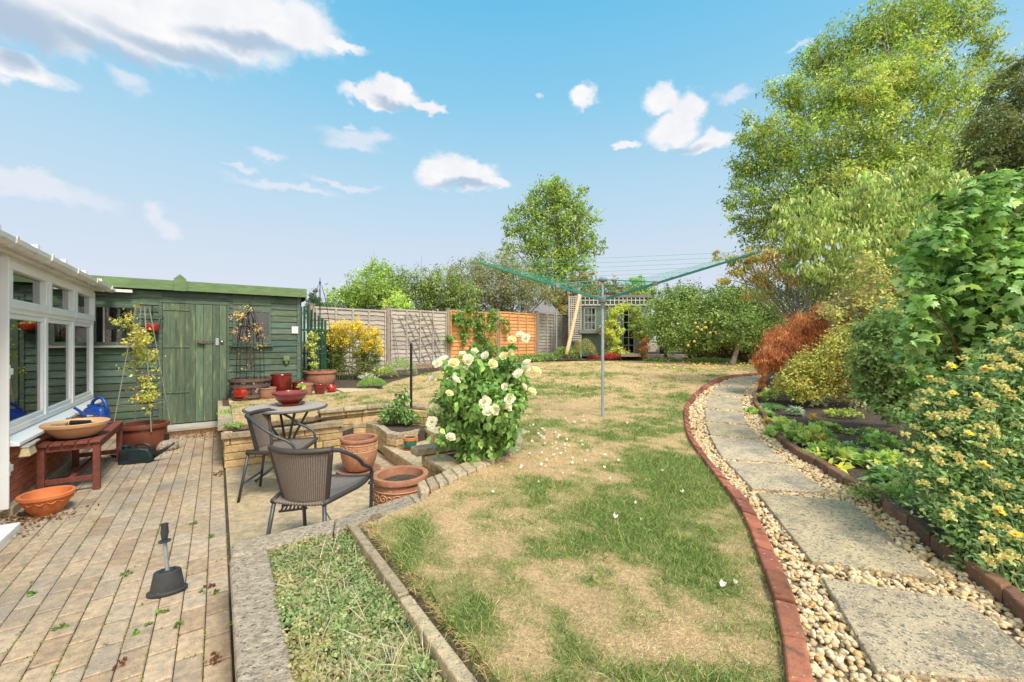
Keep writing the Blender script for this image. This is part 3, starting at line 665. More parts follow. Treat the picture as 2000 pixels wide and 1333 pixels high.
def edging(name, L1, L2, z0, z1, mat, blen, label, seed, shades=(.8, 1.1)):
    def cum(P):
        d = [0]
        for a, b in zip(P[:-1], P[1:]): d.append(d[-1]+(b-a).length)
        return d
    def at(P, D, t):
        t = min(max(t, 0), 1)*D[-1]
        for i in range(len(P)-1):
            if t <= D[i+1] or i == len(P)-2: return P[i].lerp(P[i+1], (t-D[i])/max(D[i+1]-D[i], 1e-6))
    P1 = smoothpath([Vector((*p, 0)) for p in L1], 4); P2 = smoothpath([Vector((*p, 0)) for p in L2], 4)
    D1, D2 = cum(P1), cum(P2); n = int(D1[-1]/blen); mb = MB(); rg = random.Random(seed)
    for i in range(n):
        a, b = i/n, (i+1)/n-.006/D1[-1]*1.4; k = rg.uniform(*shades); mb.cc = (k, k*rg.uniform(.9, 1.05), k*rg.uniform(.88, 1.05))
        dz = rg.uniform(-.006, .006); q = [at(P1, D1, a), at(P2, D2, a), at(P2, D2, b), at(P1, D1, b)]
        if (q[1]-q[0]).cross(q[2]-q[0]).z < 0: q = [q[1], q[0], q[3], q[2]]
        mb.hexa([(p.x, p.y, float(zl(p.y))+z0) for p in q]+[(p.x, p.y, float(zl(p.y))+z1+dz) for p in q])
    o = mb.build(name, mat, bevel=.010, col=True, bseg=3); tag(o, label, 'edging'); return o
edging('brick_edging', le, rp, -.06, .032, M['redbrick'], .215, 'curved red brick edging between the lawn and the gravel path', 3, (.55, 1.12))
off = [Vector(p)+Vector((.075, .03)) for p in rq]
edging('brick_edging', rq, off, -.05, .062, M['darkbrick'], .225, 'weathered dark brick edging between gravel path and flower border', 5, (.7, 1.15))
# ---- walls of the sunken seating area
def blockwall(mb, P0, P1, z0, z1, th, course=.1, seed=1, bl=.3, side=1):
    """courses of rough blocks along P0-P1 (2D); the thickness goes to the left of the direction when side=1"""
    rg = random.Random(seed); P0 = Vector(P0[:2]); P1 = Vector(P1[:2]); L = (P1-P0).length; d = (P1-P0)/L; nn = Vector((-d.y, d.x))*side
    nc = max(1, round((z1-z0)/course)); ch = (z1-z0)/nc
    for c in range(nc):
        t = -rg.uniform(0, bl*.8)
        while t < L:
            w = bl*rg.uniform(.7, 1.35); a, b = max(t, 0), min(t+w-.006, L); t += w
            if b-a < .015: continue
            k = rg.uniform(.8, 1.12); mb.cc = (k, k*rg.uniform(.95, 1.02), k*rg.uniform(.85, 1.0)); o = rg.uniform(-.006, .006)
            q = [P0+d*a-nn*o, P0+d*b-nn*o, P0+d*b+nn*th, P0+d*a+nn*th]
            if (q[1]-q[0]).cross(q[2]-q[0]) < 0: q = q[::-1]
            za, zb = z0+c*ch+.003, z0+(c+1)*ch-.003
            mb.hexa([(p.x, p.y, za) for p in q]+[(p.x, p.y, zb) for p in q])
def coping(mb, outer, inner, z0, z1, n=1, seed=2, gap=.006, wob=.004):
    rg = random.Random(seed)
    for i in range(len(outer)-1):
        for j in range(n):
            a, b = j/n, (j+1)/n; ln = (Vector(outer[i+1])-Vector(outer[i])).length+1e-6; b -= gap/ln
            q = [Vector(outer[i][:2]).lerp(Vector(outer[i+1][:2]), a), Vector(outer[i][:2]).lerp(Vector(outer[i+1][:2]), b), Vector(inner[i][:2]).lerp(Vector(inner[i+1][:2]), b), Vector(inner[i][:2]).lerp(Vector(inner[i+1][:2]), a)]
            if (q[1]-q[0]).cross(q[2]-q[0]) < 0: q = q[::-1]
            k = rg.uniform(.78, 1.14); mb.cc = (k, k, k*rg.uniform(.92, 1)); dz = rg.uniform(-wob, wob)
            mb.hexa([(p.x, p.y, z0) for p in q]+[(p.x, p.y, z1+dz) for p in q])
def uv2(u, v): return UV(u, v).xy
# back wall with its two tiers and the small planting pocket
w = thing('garden_wall', 'buff block retaining wall at the back of the sunken seating area', 'wall', UV(5.6, .7))
mb = MB(); mb.uvb(5.60, 5.72, .07, 1.28, -.02, .32); mb.build('wall_core', M['mortar'], w, world=True)
mb = MB(); blockwall(mb, uv2(5.57, .06), uv2(5.57, 1.28), 0, .33, .1, .083, 11, .30)
blockwall(mb, uv2(5.60, .055), uv2(7.9, .055), 0, .40, .08, .1, 12, .34, side=-1)
CW = [(664, 838), (690, 829), (716, 828), (738, 834), (755, 848), (775, 851), (800, 846), (816, 842)]
cw = px2(CW, .30)
cw_in = [Vector(p)+Vector((.02, .13)) for p in cw]; cw_in[-1] = Vector(cw[-1])+Vector((.0, .12))
for i in range(len(cw)-1): blockwall(mb, cw[i], cw[i+1], 0, .25, .09, .083, 20+i, .28)
mb.build('walling', M['wallstone'], w, world=True, bevel=.008, col=True)
mb = MB(); coping(mb, [uv2(5.54, .03), uv2(5.54, .46), uv2(5.54, .88), uv2(5.54, 1.30)], [uv2(5.69, .03), uv2(5.69, .46), uv2(5.69, .88), uv2(5.69, 1.30)], .33, .385, 1, 3)
coping(mb, cw, cw_in, .25, .305, 2, 4)
coping(mb, [uv2(5.70, .0), uv2(6.3, .0), uv2(6.9, .0), uv2(7.5, .0), uv2(8.2, .0)], [uv2(5.70, .15), uv2(6.3, .15), uv2(6.9, .15), uv2(7.5, .15), uv2(8.2, .15)], .40, .445, 1, 8)
mb.build('coping', M['cap'], w, world=True, bevel=.012, col=True)
w = thing('garden_wall', 'raised upper tier of block wall with rounded coping behind the small bedding pocket', 'wall', UV(5.8, 1.6))
mb = MB(); blockwall(mb, uv2(5.80, 1.08), uv2(5.80, 1.98), .20, .47, .09, .09, 31); blockwall(mb, uv2(5.78, 2.0), uv2(5.12, 2.42), .20, .47, .09, .09, 32, side=-1)
mb.build('walling', M['wallstone'], w, world=True, bevel=.008, col=True)
mb = MB(); coping(mb, [uv2(5.77, 1.06), uv2(5.77, 1.95), uv2(5.52, 2.16), uv2(5.1, 2.36)], [uv2(5.92, 1.06), uv2(5.92, 2.02), uv2(5.60, 2.30), uv2(5.14, 2.52)], .47, .52, 3, 5)
mb.build('coping', M['cap'], w, world=True, bevel=.014, col=True)
mb = MB(); pocket = [Vector(p)+Vector((.01, .06)) for p in cw]+uvp((5.08, 2.4), (5.8, 2.0), (5.8, 1.2)); mb.prism([tuple(p) for p in pocket], .02, .275); tag(mb.build('bed_soil', M['soil']), kind='structure')
# steps
for lb, (u0, u1, v0, v1, z) in (('lower stone step up from the seating area, green pot standing on it', (3.6, 5.02, 1.62, 2.17, .15)), ('upper stone step beside the rose bush', (3.75, 5.02, 2.15, 2.66, .29))):
    w = thing('garden_step', lb, 'step', UV((u0+u1)/2, v0)); mb = MB(); blockwall(mb, uv2(u0, v0+.02), uv2(u1, v0+.02), z-.15, z-.045, .1, .1, int(z*100), .3, side=-1)
    mb.uvb(u0, u1, v0+.10, v1, z-.15, z-.046); mb.build('riser', M['wallstone'], w, world=True, bevel=.006, col=True)
    mb = MB(); a = u0
    for k, b in enumerate((u0+.48, u0+.95, u1)):
        kk = (1, .92, 1.06)[k]; mb.cc = (kk, kk, kk*.97); mb.uvb(a, b-.005, v0, v1, z-.045, z); a = b
    mb.build('tread', M['slab'], w, world=True, bevel=.008, col=True)
mb = MB(); mb.prism([tuple(p) for p in uvp((5.03, 2.28), (5.75, 2.28), (5.75, 2.8), (3.66, 2.9), (3.66, 2.67), (5.03, 2.67))], .1, .432); tag(mb.build('turf_bank', M['ditch'] if 'ditch' in M else M['soil']), kind='structure')
# rose bed: walls and coping ring
w = thing('garden_wall', 'curved stone wall ringing the rose bush, open to the seating area', 'wall', UV(3.0, 1.6))
mb = MB(); blockwall(mb, uv2(2.66, 1.52), uv2(3.52, 1.52), 0, .36, .1, .09, 41, .28, side=-1); blockwall(mb, uv2(3.56, 1.5), uv2(3.56, 2.45), 0, .38, .1, .095, 42, .3, side=-1)
mb.build('walling', M['wallstone'], w, world=True, bevel=.008, col=True)
mb = MB()
outer = px2([(822, 968), (876, 946), (932, 920), (988, 896), (1016, 878), (1022, 860), (1010, 843), (985, 833)], .43)
inner = px2([(815, 948), (862, 928), (912, 905), (960, 886), (984, 872), (990, 860), (985, 850), (970, 843)], .43)
coping(mb, outer[:4], inner[:4], .33, .45, 3, 6); coping(mb, outer[3:], inner[3:], .34, .44, 4, 7, gap=.012)
coping(mb, [uv2(3.48, 1.42), uv2(3.48, 2.1), uv2(3.5, 2.7)], [uv2(3.63, 1.42), uv2(3.63, 2.1), uv2(3.65, 2.7)], .385, .455, 1, 9)
coping(mb, [uv2(2.66, 1.46), uv2(3.02, 1.46), uv2(3.40, 1.46)], [uv2(2.66, 1.66), uv2(3.02, 1.66), uv2(3.40, 1.66)], .355, .40, 1, 9)
mb.build('coping', M['cap'], w, world=True, bevel=.012, col=True)
mb = MB(); mb.prism([tuple(p) for p in inner+uvp((3.6, 2.6), (3.56, 1.6), (2.62, 1.56), (2.5, 1.5))], .05, .37); tag(mb.build('bed_soil', M['soil']), kind='structure')
# near wall of the seating area, and the low bed in front
w = thing('garden_wall', 'low near side wall of the seating area with crumbling pale coping', 'wall', UV(2.6, .8))
mb = MB(); blockwall(mb, uv2(2.48, .07), uv2(2.49, .7), 0, .34, .12, .085, 51, .3); blockwall(mb, uv2(2.49, .7), uv2(2.66, 1.5), 0, .34, .12, .085, 53, .3); mb.build('walling', M['wallstone'], w, world=True, bevel=.008, col=True)
mb = MB(); coping(mb, [uv2(2.345, .055), uv2(2.35, .5), uv2(2.42, 1.0), uv2(2.50, 1.42)], [uv2(2.505, .055), uv2(2.51, .55), uv2(2.62, 1.02), uv2(2.70, 1.46)], .34, .40, 1, 10)
mb.build('coping', M['whitecap'], w, world=True, bevel=.01, col=True)
w = thing('garden_wall', 'wide pitted pale concrete coping along the left of the low planted bed', 'wall', UV(1.5, .1))
mb = MB(); blockwall(mb, uv2(-.8, .07), uv2(2.34, .07), 0, .33, .12, .085, 52, .4, side=-1); mb.build('walling', M['wallstone'], w, world=True, bevel=.008, col=True)
mb = MB(); coping(mb, [uv2(-.8, .045), uv2(2.342, .045)], [uv2(-.8, .195), uv2(2.342, .195)], .33, .40, 1, 12, gap=0); mb.build('coping', M['whitecap'], w, world=True, bevel=.015, col=True)
mb = MB(); coping(mb, [uv2(-.8, .555), uv2(.6, .56), uv2(1.55, .56), uv2(2.33, .56)], [uv2(-.8, .605), uv2(.6, .61), uv2(1.55, .605), uv2(2.33, .60)], .0, .435, 1, 13, gap=.01)
tag(mb.build('concrete_edging', M['cap'], bevel=.008, col=True), 'thin lichened concrete edging between the low bed and the lawn ditch', 'edging')
def rough(a, z): return lambda x, y: z+a*(fbm(x*9, y*9, 2)-.5)
sheet('bed_soil', uvp((-.9, .18), (2.36, .18), (2.36, .57), (-.9, .57)), rough(.06, .33), M['soil'], .05)
M['ditch'] = pm('dry_soil_edge', (.40, .29, .18), (.20, .14, .085), 30, .95, 1, 70, bdist=.03)
sheet('bed_soil', uvp((-1.2, .60), (2.35, .59), (2.40, .76), (-1.2, .74)), lambda x, y: .405-.09*np.clip(1-((np.array([toUV((a, b))[1] for a, b in zip(x, y)])-.60)/.1), 0, 1)+.02*fbm(x*20, y*20, 3), M['ditch'], .04)
mb = MB(); mb.uvb(-1.2, 2.34, .605, .73, .1, .30); tag(mb.build('bed_soil', M['ditch']), kind='structure')
# stone shelf of pale slabs beside the shed
w = thing('slab_shelf', 'cream slabs laid beside the shed under the row of pots', 'paving'); mb = MB()
for i, (a, b) in enumerate(((.14, .60), (.61, 1.2), (1.21, 1.8), (1.81, 2.45))):
    k = (1.25, 1.1, 1.2, 1.3)[i]; mb.cc = (k, k, k*.95); mb.uvb(7.50, 7.98, a, b, .38, .468+.012*i); mb.uvb(7.985, 8.4, a, b, .38, .470+.012*i)
bpy.data.objects.remove(w); tag(mb.build('slab_shelf', M['slab'], bevel=.006, col=True), 'cream slabs laid beside the shed under the row of pots', 'paving')
M['grate'] = M['black']
w = thing('drain_grate', 'small black slotted drain cover in the seating area floor under the chair', 'drain', PZ(575, 992, .006), .35); mb = MB()
for i in range(7): mb.box((-.09+i*.03, 0, .004), (.012, .12, .012))
for y in (-.065, .065): mb.box((0, y, .004), (.21, .014, .014))
mb.build('grille', M['black'], w)

# ================================================================== SHED
sh = thing('garden_shed', 'green painted timber shed with boarded door and two dusty windows', 'shed', UV(8.3, 0))
US = 8.30
def sbox(mb, v0, v1, z0, z1, u0=US-.02, u1=US): mb.uvb(u0, u1, v0, v1, z0, z1)
mb = MB(); rg = random.Random(3)
def boards(v0, v1, z0, z1):
    z = z0
    while z < z1-.01:
        h = min(.105, z1-z); k = rg.uniform(.75, 1.2); mb.cc = (k*rg.uniform(.9, 1.1), k, k*rg.uniform(.85, 1.1))
        p = [UV(US-.022, v0), UV(US-.022, v1), UV(US+.004, v1), UV(US+.004, v0)]; t = [UV(US-.008, v0), UV(US-.008, v1), UV(US+.004, v1), UV(US+.004, v0)]
        mb.hexa([(q.x, q.y, z) for q in p]+[(q.x, q.y, z+h-.004) for q in t]); z += h
Z0, ZT = .16, 2.18
VL, VR = -2.6, 1.20
D0, D1 = -.69, .12       # door
W1, W2 = (-1.46, -.97), (.20, .75)
WZ = (1.34, 1.93)
boards(VL, W1[0], Z0, ZT); boards(W1[0], W1[1]-0, Z0, WZ[0]); boards(W1[0], W1[1], WZ[1], ZT); boards(W1[1], D0, Z0, ZT); boards(D0, D1, 1.98, ZT)
boards(D1, W2[0], Z0, ZT); boards(W2[0], W2[1], Z0, WZ[0]); boards(W2[0], W2[1], WZ[1]-.03, ZT); boards(W2[1], VR, Z0, ZT)
mb.build('boarding', M['shedgreen'], sh, world=True, col=True)
mb = MB(); mb.uvb(US+.005, US+.03, VL, W1[0], Z0-.03, 2.2); mb.uvb(US+.005, US+.03, W1[1], W2[0], Z0-.03, 2.2); mb.uvb(US+.005, US+.03, W2[1], VR, Z0-.03, 2.2)
mb.uvb(US+.005, US+.03, W1[0], W1[1], Z0, WZ[0]); mb.uvb(US+.005, US+.03, W2[0], W2[1], Z0, WZ[0]); mb.uvb(US+.005, US+.03, W1[0], W1[1], WZ[1], 2.2); mb.uvb(US+.005, US+.03, W2[0], W2[1], WZ[1], 2.2)
mb.uvb(US+.03, US+2.2, VR-.03, VR, Z0-.03, 2.2); mb.uvb(US+2.17, US+2.2, VL, VR-.03, Z0, 2.2); mb.uvb(US+.03, US+2.17, VL, VR-.03, Z0-.04, Z0)
mb.build('wall', M['shedgreen'], sh, world=True)
mb = MB(); mb.uvb(US-.034, US-.024, VR-.05, VR+.015, Z0-.02, 2.18); mb.uvb(US-.034, US+.05, VR+.002, VR+.018, Z0-.02, 2.18); mb.build('corner_post', M['trellisgreen'] if 0 else M['shedgreen'], sh, world=True)
# roof and fascia
mb = MB(); q = [UV(US-.10, VL), UV(US-.10, VR+.07), UV(US+2.4, VR+.07), UV(US+2.4, VL)]
mb.hexa([(p.x, p.y, z) for p, z in zip(q, (2.20, 2.20, 2.05, 2.05))]+[(p.x, p.y, z) for p, z in zip(q, (2.235, 2.235, 2.085, 2.085))]); mb.build('roof', M['roof'], sh, world=True)
mb = MB(); mb.uvb(US-.135, US-.105, VL, VR+.09, 2.17, 2.32); mb.uvb(US-.105, US+.5, VR+.072, VR+.09, 2.12, 2.25); mb.build('fascia_board', M['fascia'], sh, world=True, bevel=.003)
mb = MB(); c = UV(US-.145, -.47); e = UV(0, 1)*.075
def pt(s, z, dd=0): p = c+e*s+UV(dd, 0); return (p.x, p.y, z)
mb.hexa([pt(-1, 2.165, -.012), pt(1, 2.165, -.012), pt(1, 2.165, .01), pt(-1, 2.165, .01), pt(-1, 2.345, -.012), pt(1, 2.345, -.012), pt(1, 2.345, .01), pt(-1, 2.345, .01)])
mb.add([pt(-1, 2.346, -.012), pt(1, 2.346, -.012), pt(0, 2.42, -.012), pt(-1, 2.346, .01), pt(1, 2.346, .01), pt(0, 2.42, .01)], [(0, 1, 2), (5, 4, 3), (0, 2, 5, 3), (2, 1, 4, 5), (1, 0, 3, 4)])
mb.build('finial_board', M['fascia'], sh, world=True)
mb = MB(); mb.uvb(US-.12, US-.03, -1.5, -1.02, 2.105, 2.145); mb.build('gutter_offcut', M['white'], sh, world=True)
# door
dr = None
mb = MB(); rg = random.Random(9); v = D0+.005
for w_ in (.16, .11, .13, .10, .12, .09, .095):
    k = rg.uniform(.8, 1.2); mb.cc = (k*rg.uniform(.95, 1.1), k, k*.95); b = min(v+w_-.004, D1-.004); mb.uvb(US-.045, US-.026, v, b, .13, 1.975); v += w_
    if v > D1-.01: break
door = mb.build('door', M['sheddoor'], sh, world=True, col=True, bevel=.002)
def onpar(mb, name, mat, par, **k):   # sub-part of a part whose own origin is its parent's
    o = mb.build(name, mat, None, **k); Mi = np.array((Matrix.Translation(sh.location)).inverted())
    co = np.zeros(len(o.data.vertices)*3, np.float32); o.data.vertices.foreach_get('co', co); co = co.reshape(-1, 3)-np.array(sh.location, np.float32)
    o.data.vertices.foreach_set('co', co.ravel()); o.data.update(); o.parent = par; return o
for z in (.62, 1.36): pass
for z in (.60, 1.30, 1.87): mb = MB(); mb.uvb(US-.056, US-.046, D0+.01, D0+.33, z, z+.022); onpar(mb, 'hinge', M['sheddoor'], door)
mb = MB(); p = UV(US-.075, -.08, 1.385); mb.box(tuple(p+UV(0, -.13)), (.11, .05, .05), RZU()-R(90)+R(90), ry=R(10)); mb.tube([p+UV(0, -.10, .01), p+UV(0, .04, .01)], .008, 6)
onpar(mb, 'handle', M['rust'], door, bevel=.006)
mb = MB(); mb.uvb(US-.062, US-.046, -.03, .015, 1.33, 1.44); onpar(mb, 'hasp', M['galv'], door, bevel=.003)
mb = MB(); mb.uvb(US-.058, US-.046, .035, .075, 1.35, 1.42); mb.build('lock_plate', M['blackplastic'], sh, world=True, bevel=.003)
mb = MB(); q = UV(US-.066, .055, 1.395); mb.tube([q+UV(.012, 0), q-UV(.004, 0)], .013, 12); onpar(mb, 'lock_button', M['white'], door)
mb = MB(); mb.uvb(US-.036, US-.027, D0-.045, D0-.004, .14, 2.02); mb.uvb(US-.036, US-.027, D1+.004, D1+.03, .14, 2.02); mb.uvb(US-.04, US-.027, D0-.045, D1+.03, 1.985, 2.03); mb.build('door_frame', M['shedgreen'], sh, world=True)
mb = MB(); mb.uvb(US-.42, US+.0, D0-.12, D1+.05, .075, .115); mb.build('threshold_board', M['greywood'], sh, world=True, bevel=.004)
mb = MB(); mb.uvb(US-.36, US-.30, D0-.1, D1-.08, .0, .072); mb.uvb(US-.02, US+.2, VL, D1+.05, 0, .1); mb.build('bearer', M['log'], sh, world=True)
# windows
for i, ((v0, v1), lb) in enumerate(((W1, 'window with small clay pots behind the glass'), (W2, 'window half covered by a dusty sheet'))):
    mb = MB(); z0, z1 = WZ; t = .045
    for a, b, c_, d_ in ((v0, v1, z0, z0+t), (v0, v1, z1-t, z1), (v0, v0+t, z0+t, z1-t), (v1-t, v1, z0+t, z1-t)): mb.uvb(US-.035, US+.01, a, b, c_, d_)
    fr = mb.build('window', M['shedgreen'], sh, world=True, bevel=.003); fr['label'] = lb
    mb = MB(); mb.uvb(US-.012, US-.008, v0+t, v1-t, z0+t, z1-t); onpar(mb, 'pane', M['shedglass'], fr)
    mb = MB(); mb.uvb(US-.085, US-.026, v0-.03, v1+.03, z0-.035, z0-.005); onpar(mb, 'sill', M['greywood'] if i == 0 else M['shedgreen'], fr, bevel=.003)
    if i == 0:
        mb = MB(); mb.uvb(US-.03, US-.015, v0+.115, v0+.135, z0+t, z1-t); onpar(mb, 'glazing_bar', M['greywood'], fr)
    else:
        mb = MB(); mb.uvb(US-.004, US-.001, v0+t, v0+.36, z0+t, z1-t); onpar(mb, 'dust_sheet', M['dirtyglass'], fr)
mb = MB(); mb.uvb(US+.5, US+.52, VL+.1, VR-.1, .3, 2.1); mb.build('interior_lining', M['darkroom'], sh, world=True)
mb = MB(); mb.uvb(US+.04, US+.14, W1[0], W1[1], 1.36, 1.38); mb.build('inner_shelf', M['greywood'], sh, world=True)
for i, (v, r) in enumerate(((-1.13, .022), (-1.19, .025), (-1.07, .028))):
    mb = MB(); mb.lathe([(r*.7, 0), (r, .07), (r*1.15, .07), (r*1.15, .09), (r*.9, .09), (r*.6, .01)], 12)
    o = mb.build('clay_pot', M['terraorange'], smooth=True); o.location = UV(US+.08, v-.12, 1.38)
    tag(o, ('smallest clay pot behind the shed window glass', 'middle clay pot behind the shed window glass', 'right hand clay pot behind the shed window glass')[i], 'plant pot', 'clay pots on the shed windowsill')
q = PD(555, 704, 7.3); w = UV(US-.05, .83, 1.06)
mb = MB(); mb.uvb(US-.07, US-.025, .93, 1.03, 1.05, 1.14); mb.uvb(US-.06, US-.03, .955, 1.005, 1.0, 1.05); mb.build('socket_box', M['fascia'], sh, world=True, bevel=.012)
mb = MB(); mb.uvb(US-.041, US-.037, 1.065, 1.165, 1.535, 1.655); nt_ = mb.build('notice', M['paper']); tag(nt_, 'small white paper notice pinned on the right end of the shed', 'notice')
mb = MB(); mb.uvb(US-.0425, US-.0415, 1.085, 1.145, 1.60, 1.603); mb.uvb(US-.0425, US-.0415, 1.085, 1.13, 1.58, 1.583); mb.uvb(US-.0425, US-.0415, 1.09, 1.14, 1.555, 1.558); mb.build('print', M['greyplastic'], nt_)

# ================================================================== CONSERVATORY
cs = thing('conservatory', 'white framed conservatory on a low brick wall, leftmost building', 'conservatory', UV(6.5, -1.5))
VW = -1.40; U0, U1 = 5.07, 7.98
mb = MB(); mb.uvb(U0, U1, VW-.10, VW-.012, -.02, .56); mb.uvb(U1-.1, U1, -4.2, VW-.10, -.02, .56); mb.build('wall_core', M['wallmortar'], cs, world=True)
mb = MB(); rg = random.Random(2); z = .075; r_ = 0
while z < .555:
    h = min(.062, .56-z); u = U0+(.11 if r_ % 2 else 0)-.22
    while u < U1:
        a, b = max(u, U0), min(u+.205, U1); u += .217
        if b-a > .02:
            for s_ in range(3):   # rusticated face: three ridges to a brick
                k = rg.uniform(.85, 1.12) if s_ == 0 else k; mb.cc = (k, k*rg.uniform(.9, 1.1), k)
                mb.uvb(a, b, VW-.02, VW+(.0, .004, .001)[s_], z+h*s_/3+.001, z+h*(s_+1)/3-.003)
    z += .072; r_ += 1
mb.build('brickwork', M['wallbrick'], cs, world=True, col=True)
mb = MB(); mb.uvb(U0-.02, U1, VW-.01, VW+.055, -.02, .07); mb.build('plinth', M['slab'], cs, world=True, bevel=.01)
mb = MB(); q = [UV(U0-.05, VW+.10), UV(U1+.07, VW+.10), UV(U1+.07, VW-.06), UV(U0-.05, VW-.06)]
mb.hexa([(p.x, p.y, z) for p, z in zip(q[::-1], (.565, .565, .555, .555))]+[(p.x, p.y, z) for p, z in zip(q[::-1], (.64, .64, .585, .585))]); mb.build('sill', M['upvc'], cs, world=True, bevel=.006)
Zs, Zt, Ze = .632, 1.66, 2.09
bays = [(5.07, 6.07), (6.07, 7.02), (7.02, 7.98)]
mb = MB()
for u in (5.07, 6.07, 7.02, 7.96): mb.uvb(u-.035 if u > 5.1 else u, u+.035 if u < 7.9 else u+.02, VW-.07, VW+.012, Zs, Ze)
mb.uvb(U0, U1, VW-.068, VW+.01, Zs, Zs+.05); mb.uvb(U0, U1, VW-.068, VW+.01, Ze-.05, Ze+.02); mb.uvb(U0, U1, VW-.068, VW+.014, Zt-.03, Zt+.03)
mb.build('window_frame', M['upvc'], cs, world=True, bevel=.005)
def win(u0, u1, z0, z1, t, proud, name, lb):
    mb = MB()
    for a, b, c_, d_ in ((u0, u1, z0, z0+t), (u0, u1, z1-t, z1), (u0, u0+t, z0+t, z1-t), (u1-t, u1, z0+t, z1-t)): mb.uvb(a, b, VW-.05, VW+proud, c_, d_)
    f = mb.build(name, M['upvc'], cs, world=True, bevel=.006); 
    mb = MB(); mb.uvb(u0+t, u1-t, VW-.024, VW-.018, z0+t, z1-t); g = mb.build('pane', M['glass'], None)
    co = np.zeros(len(g.data.vertices)*3, np.float32); g.data.vertices.foreach_get('co', co); co = co.reshape(-1, 3)-np.array(cs.location, np.float32); g.data.vertices.foreach_set('co', co.ravel()); g.parent = f
for i, (a, b) in enumerate(bays):
    win(a+.035, b-.035, Zs+.05, Zt-.03, .045, .0, 'window', '')
    win(a+.012, b-.012, Zt+.01, Ze-.03, .075, .03, 'top_light', '')
# gutter, roof
mb = MB(); prof = [(-.0, .0), (.035, -.055), (.075, -.06), (.11, -.035), (.115, .0), (.105, .0), (.07, -.045), (.04, -.042), (.008, .0)]
ua, ub = 3.2, 8.25; n = len(prof); vs = []
for u in (ua, ub): vs += [tuple(UV(u, VW+.09+p[0], 2.15+p[1])) for p in prof]
mb.add(vs, [(i, (i+1) % n, (i+1) % n+n, i+n) for i in range(n)]+[tuple(range(n-1, -1, -1)), tuple(range(n, 2*n))])
mb.uvb(ua, 8.1, VW+.0, VW+.085, 2.09, 2.145)
gt = mb.build('gutter', M['upvcdirt'], cs, world=True)
for u in (4.55, 5.35, 6.2, 7.05, 7.9):
    mb = MB(); pr = [(-.006, .012), (.03, -.064), (.078, -.070), (.12, -.038), (.124, .012), (.117, .012), (.11, -.035), (.075, -.061), (.034, -.056), (.0, .012)]
    vs = []; m_ = len(pr)
    for uu in (u, u+.035): vs += [tuple(UV(uu, VW+.09+p[0], 2.15+p[1])-cs.location) for p in pr]
    mb.add(vs, [(i, (i+1) % m_, (i+1) % m_+m_, i+m_) for i in range(m_)]+[tuple(range(m_-1, -1, -1)), tuple(range(m_, 2*m_))]); mb.build('bracket', M['upvcdirt'], gt)
mb = MB()
for u in (3.6, 4.5, 5.3, 6.1, 6.9, 7.7):
    mb.tube([UV(u, VW+.13, 2.175), UV(u, VW-2.2, 2.80)], .022, 6)
    mb.uvb(u-.03, u+.03, VW+.10, VW+.14, 2.165, 2.225)
mb.build('glazing_bar', M['upvcdirt'], cs, world=True)
mb = MB(); q = [UV(3.2, VW+.12, 2.165), UV(3.2, VW-2.3, 2.80), UV(8.0, VW-2.3, 2.80), UV(8.0, VW+.12, 2.165)]
mb.hexa([tuple(p) for p in q]+[tuple(p+Vector((0, 0, .02))) for p in q])
M['polycarb'] = pm('roof_polycarbonate', (.5, .47, .42), (.4, .37, .33), 4, .5); mb.build('roof', M['polycarb'], cs, world=True)
mb = MB(); mb.uvb(3.0, U1-.02, -4.3, -4.25, -.02, 2.6); mb.uvb(3.0, 3.05, -4.25, -1.5, -.02, 2.4); mb.uvb(3.05, U1-.1, -4.25, VW-.12, .02, .05); mb.build('inner_wall', M['intwall'], cs, world=True)
mb = MB(); mb.uvb(U1-.08, U1-.02, -4.2, VW-.1, .5, 2.1); mb.build('end_wall', M['intwall'], cs, world=True)
# bookcase inside
bk = thing('bookcase', 'tall bookcase full of books seen through the conservatory windows', 'bookcase', UV(6.3, -2.9))
mb = MB(); rg = random.Random(7)
for z in (.1, .62, 1.02, 1.42, 1.82): mb.uvb(5.3, 7.3, -3.0, -2.75, z, z+.02)
for u in (5.3, 6.3, 7.28): mb.uvb(u, u+.02, -3.0, -2.751, .12, 1.82)
mb.uvb(5.3, 7.3, -3.03, -3.002, .1, 1.84); mb.build('shelf', M['bench'], bk, world=True)
for z, hh in ((.64, .3), (1.04, .3), (1.44, .3)):
    mb = MB(); u = 5.34
    while u < 7.24:
        w_ = rg.uniform(.018, .05); c_ = rg.choice([(.5, .06, .05), (.55, .5, .4), (.08, .15, .25), (.7, .66, .6), (.1, .2, .12), (.35, .2, .12)]); mb.cc = c_
        if not 6.28 < u < 6.33: mb.uvb(u, u+w_-.002, -2.98, -2.80, z, z+hh*rg.uniform(.6, 1))
        u += w_
    M.setdefault('book', pm('book_cover', (1, 1, 1), (.9, .9, .9), 3, .6, 0, attr=True)); o = mb.build('book_row', M['book'], bk, world=True, col=True)
def bookmat(): pass
for u in (5.16, 6.02, 6.98):
    mb = MB(); mb.grid(lambda a, b, u=u: tuple(UV(u+a*.13, VW-.14+.02*math.sin(a*16), .66+1.3*b)), 20, 1); cu = mb.build('curtain', M['curtain'], cs, world=True, smooth='all')
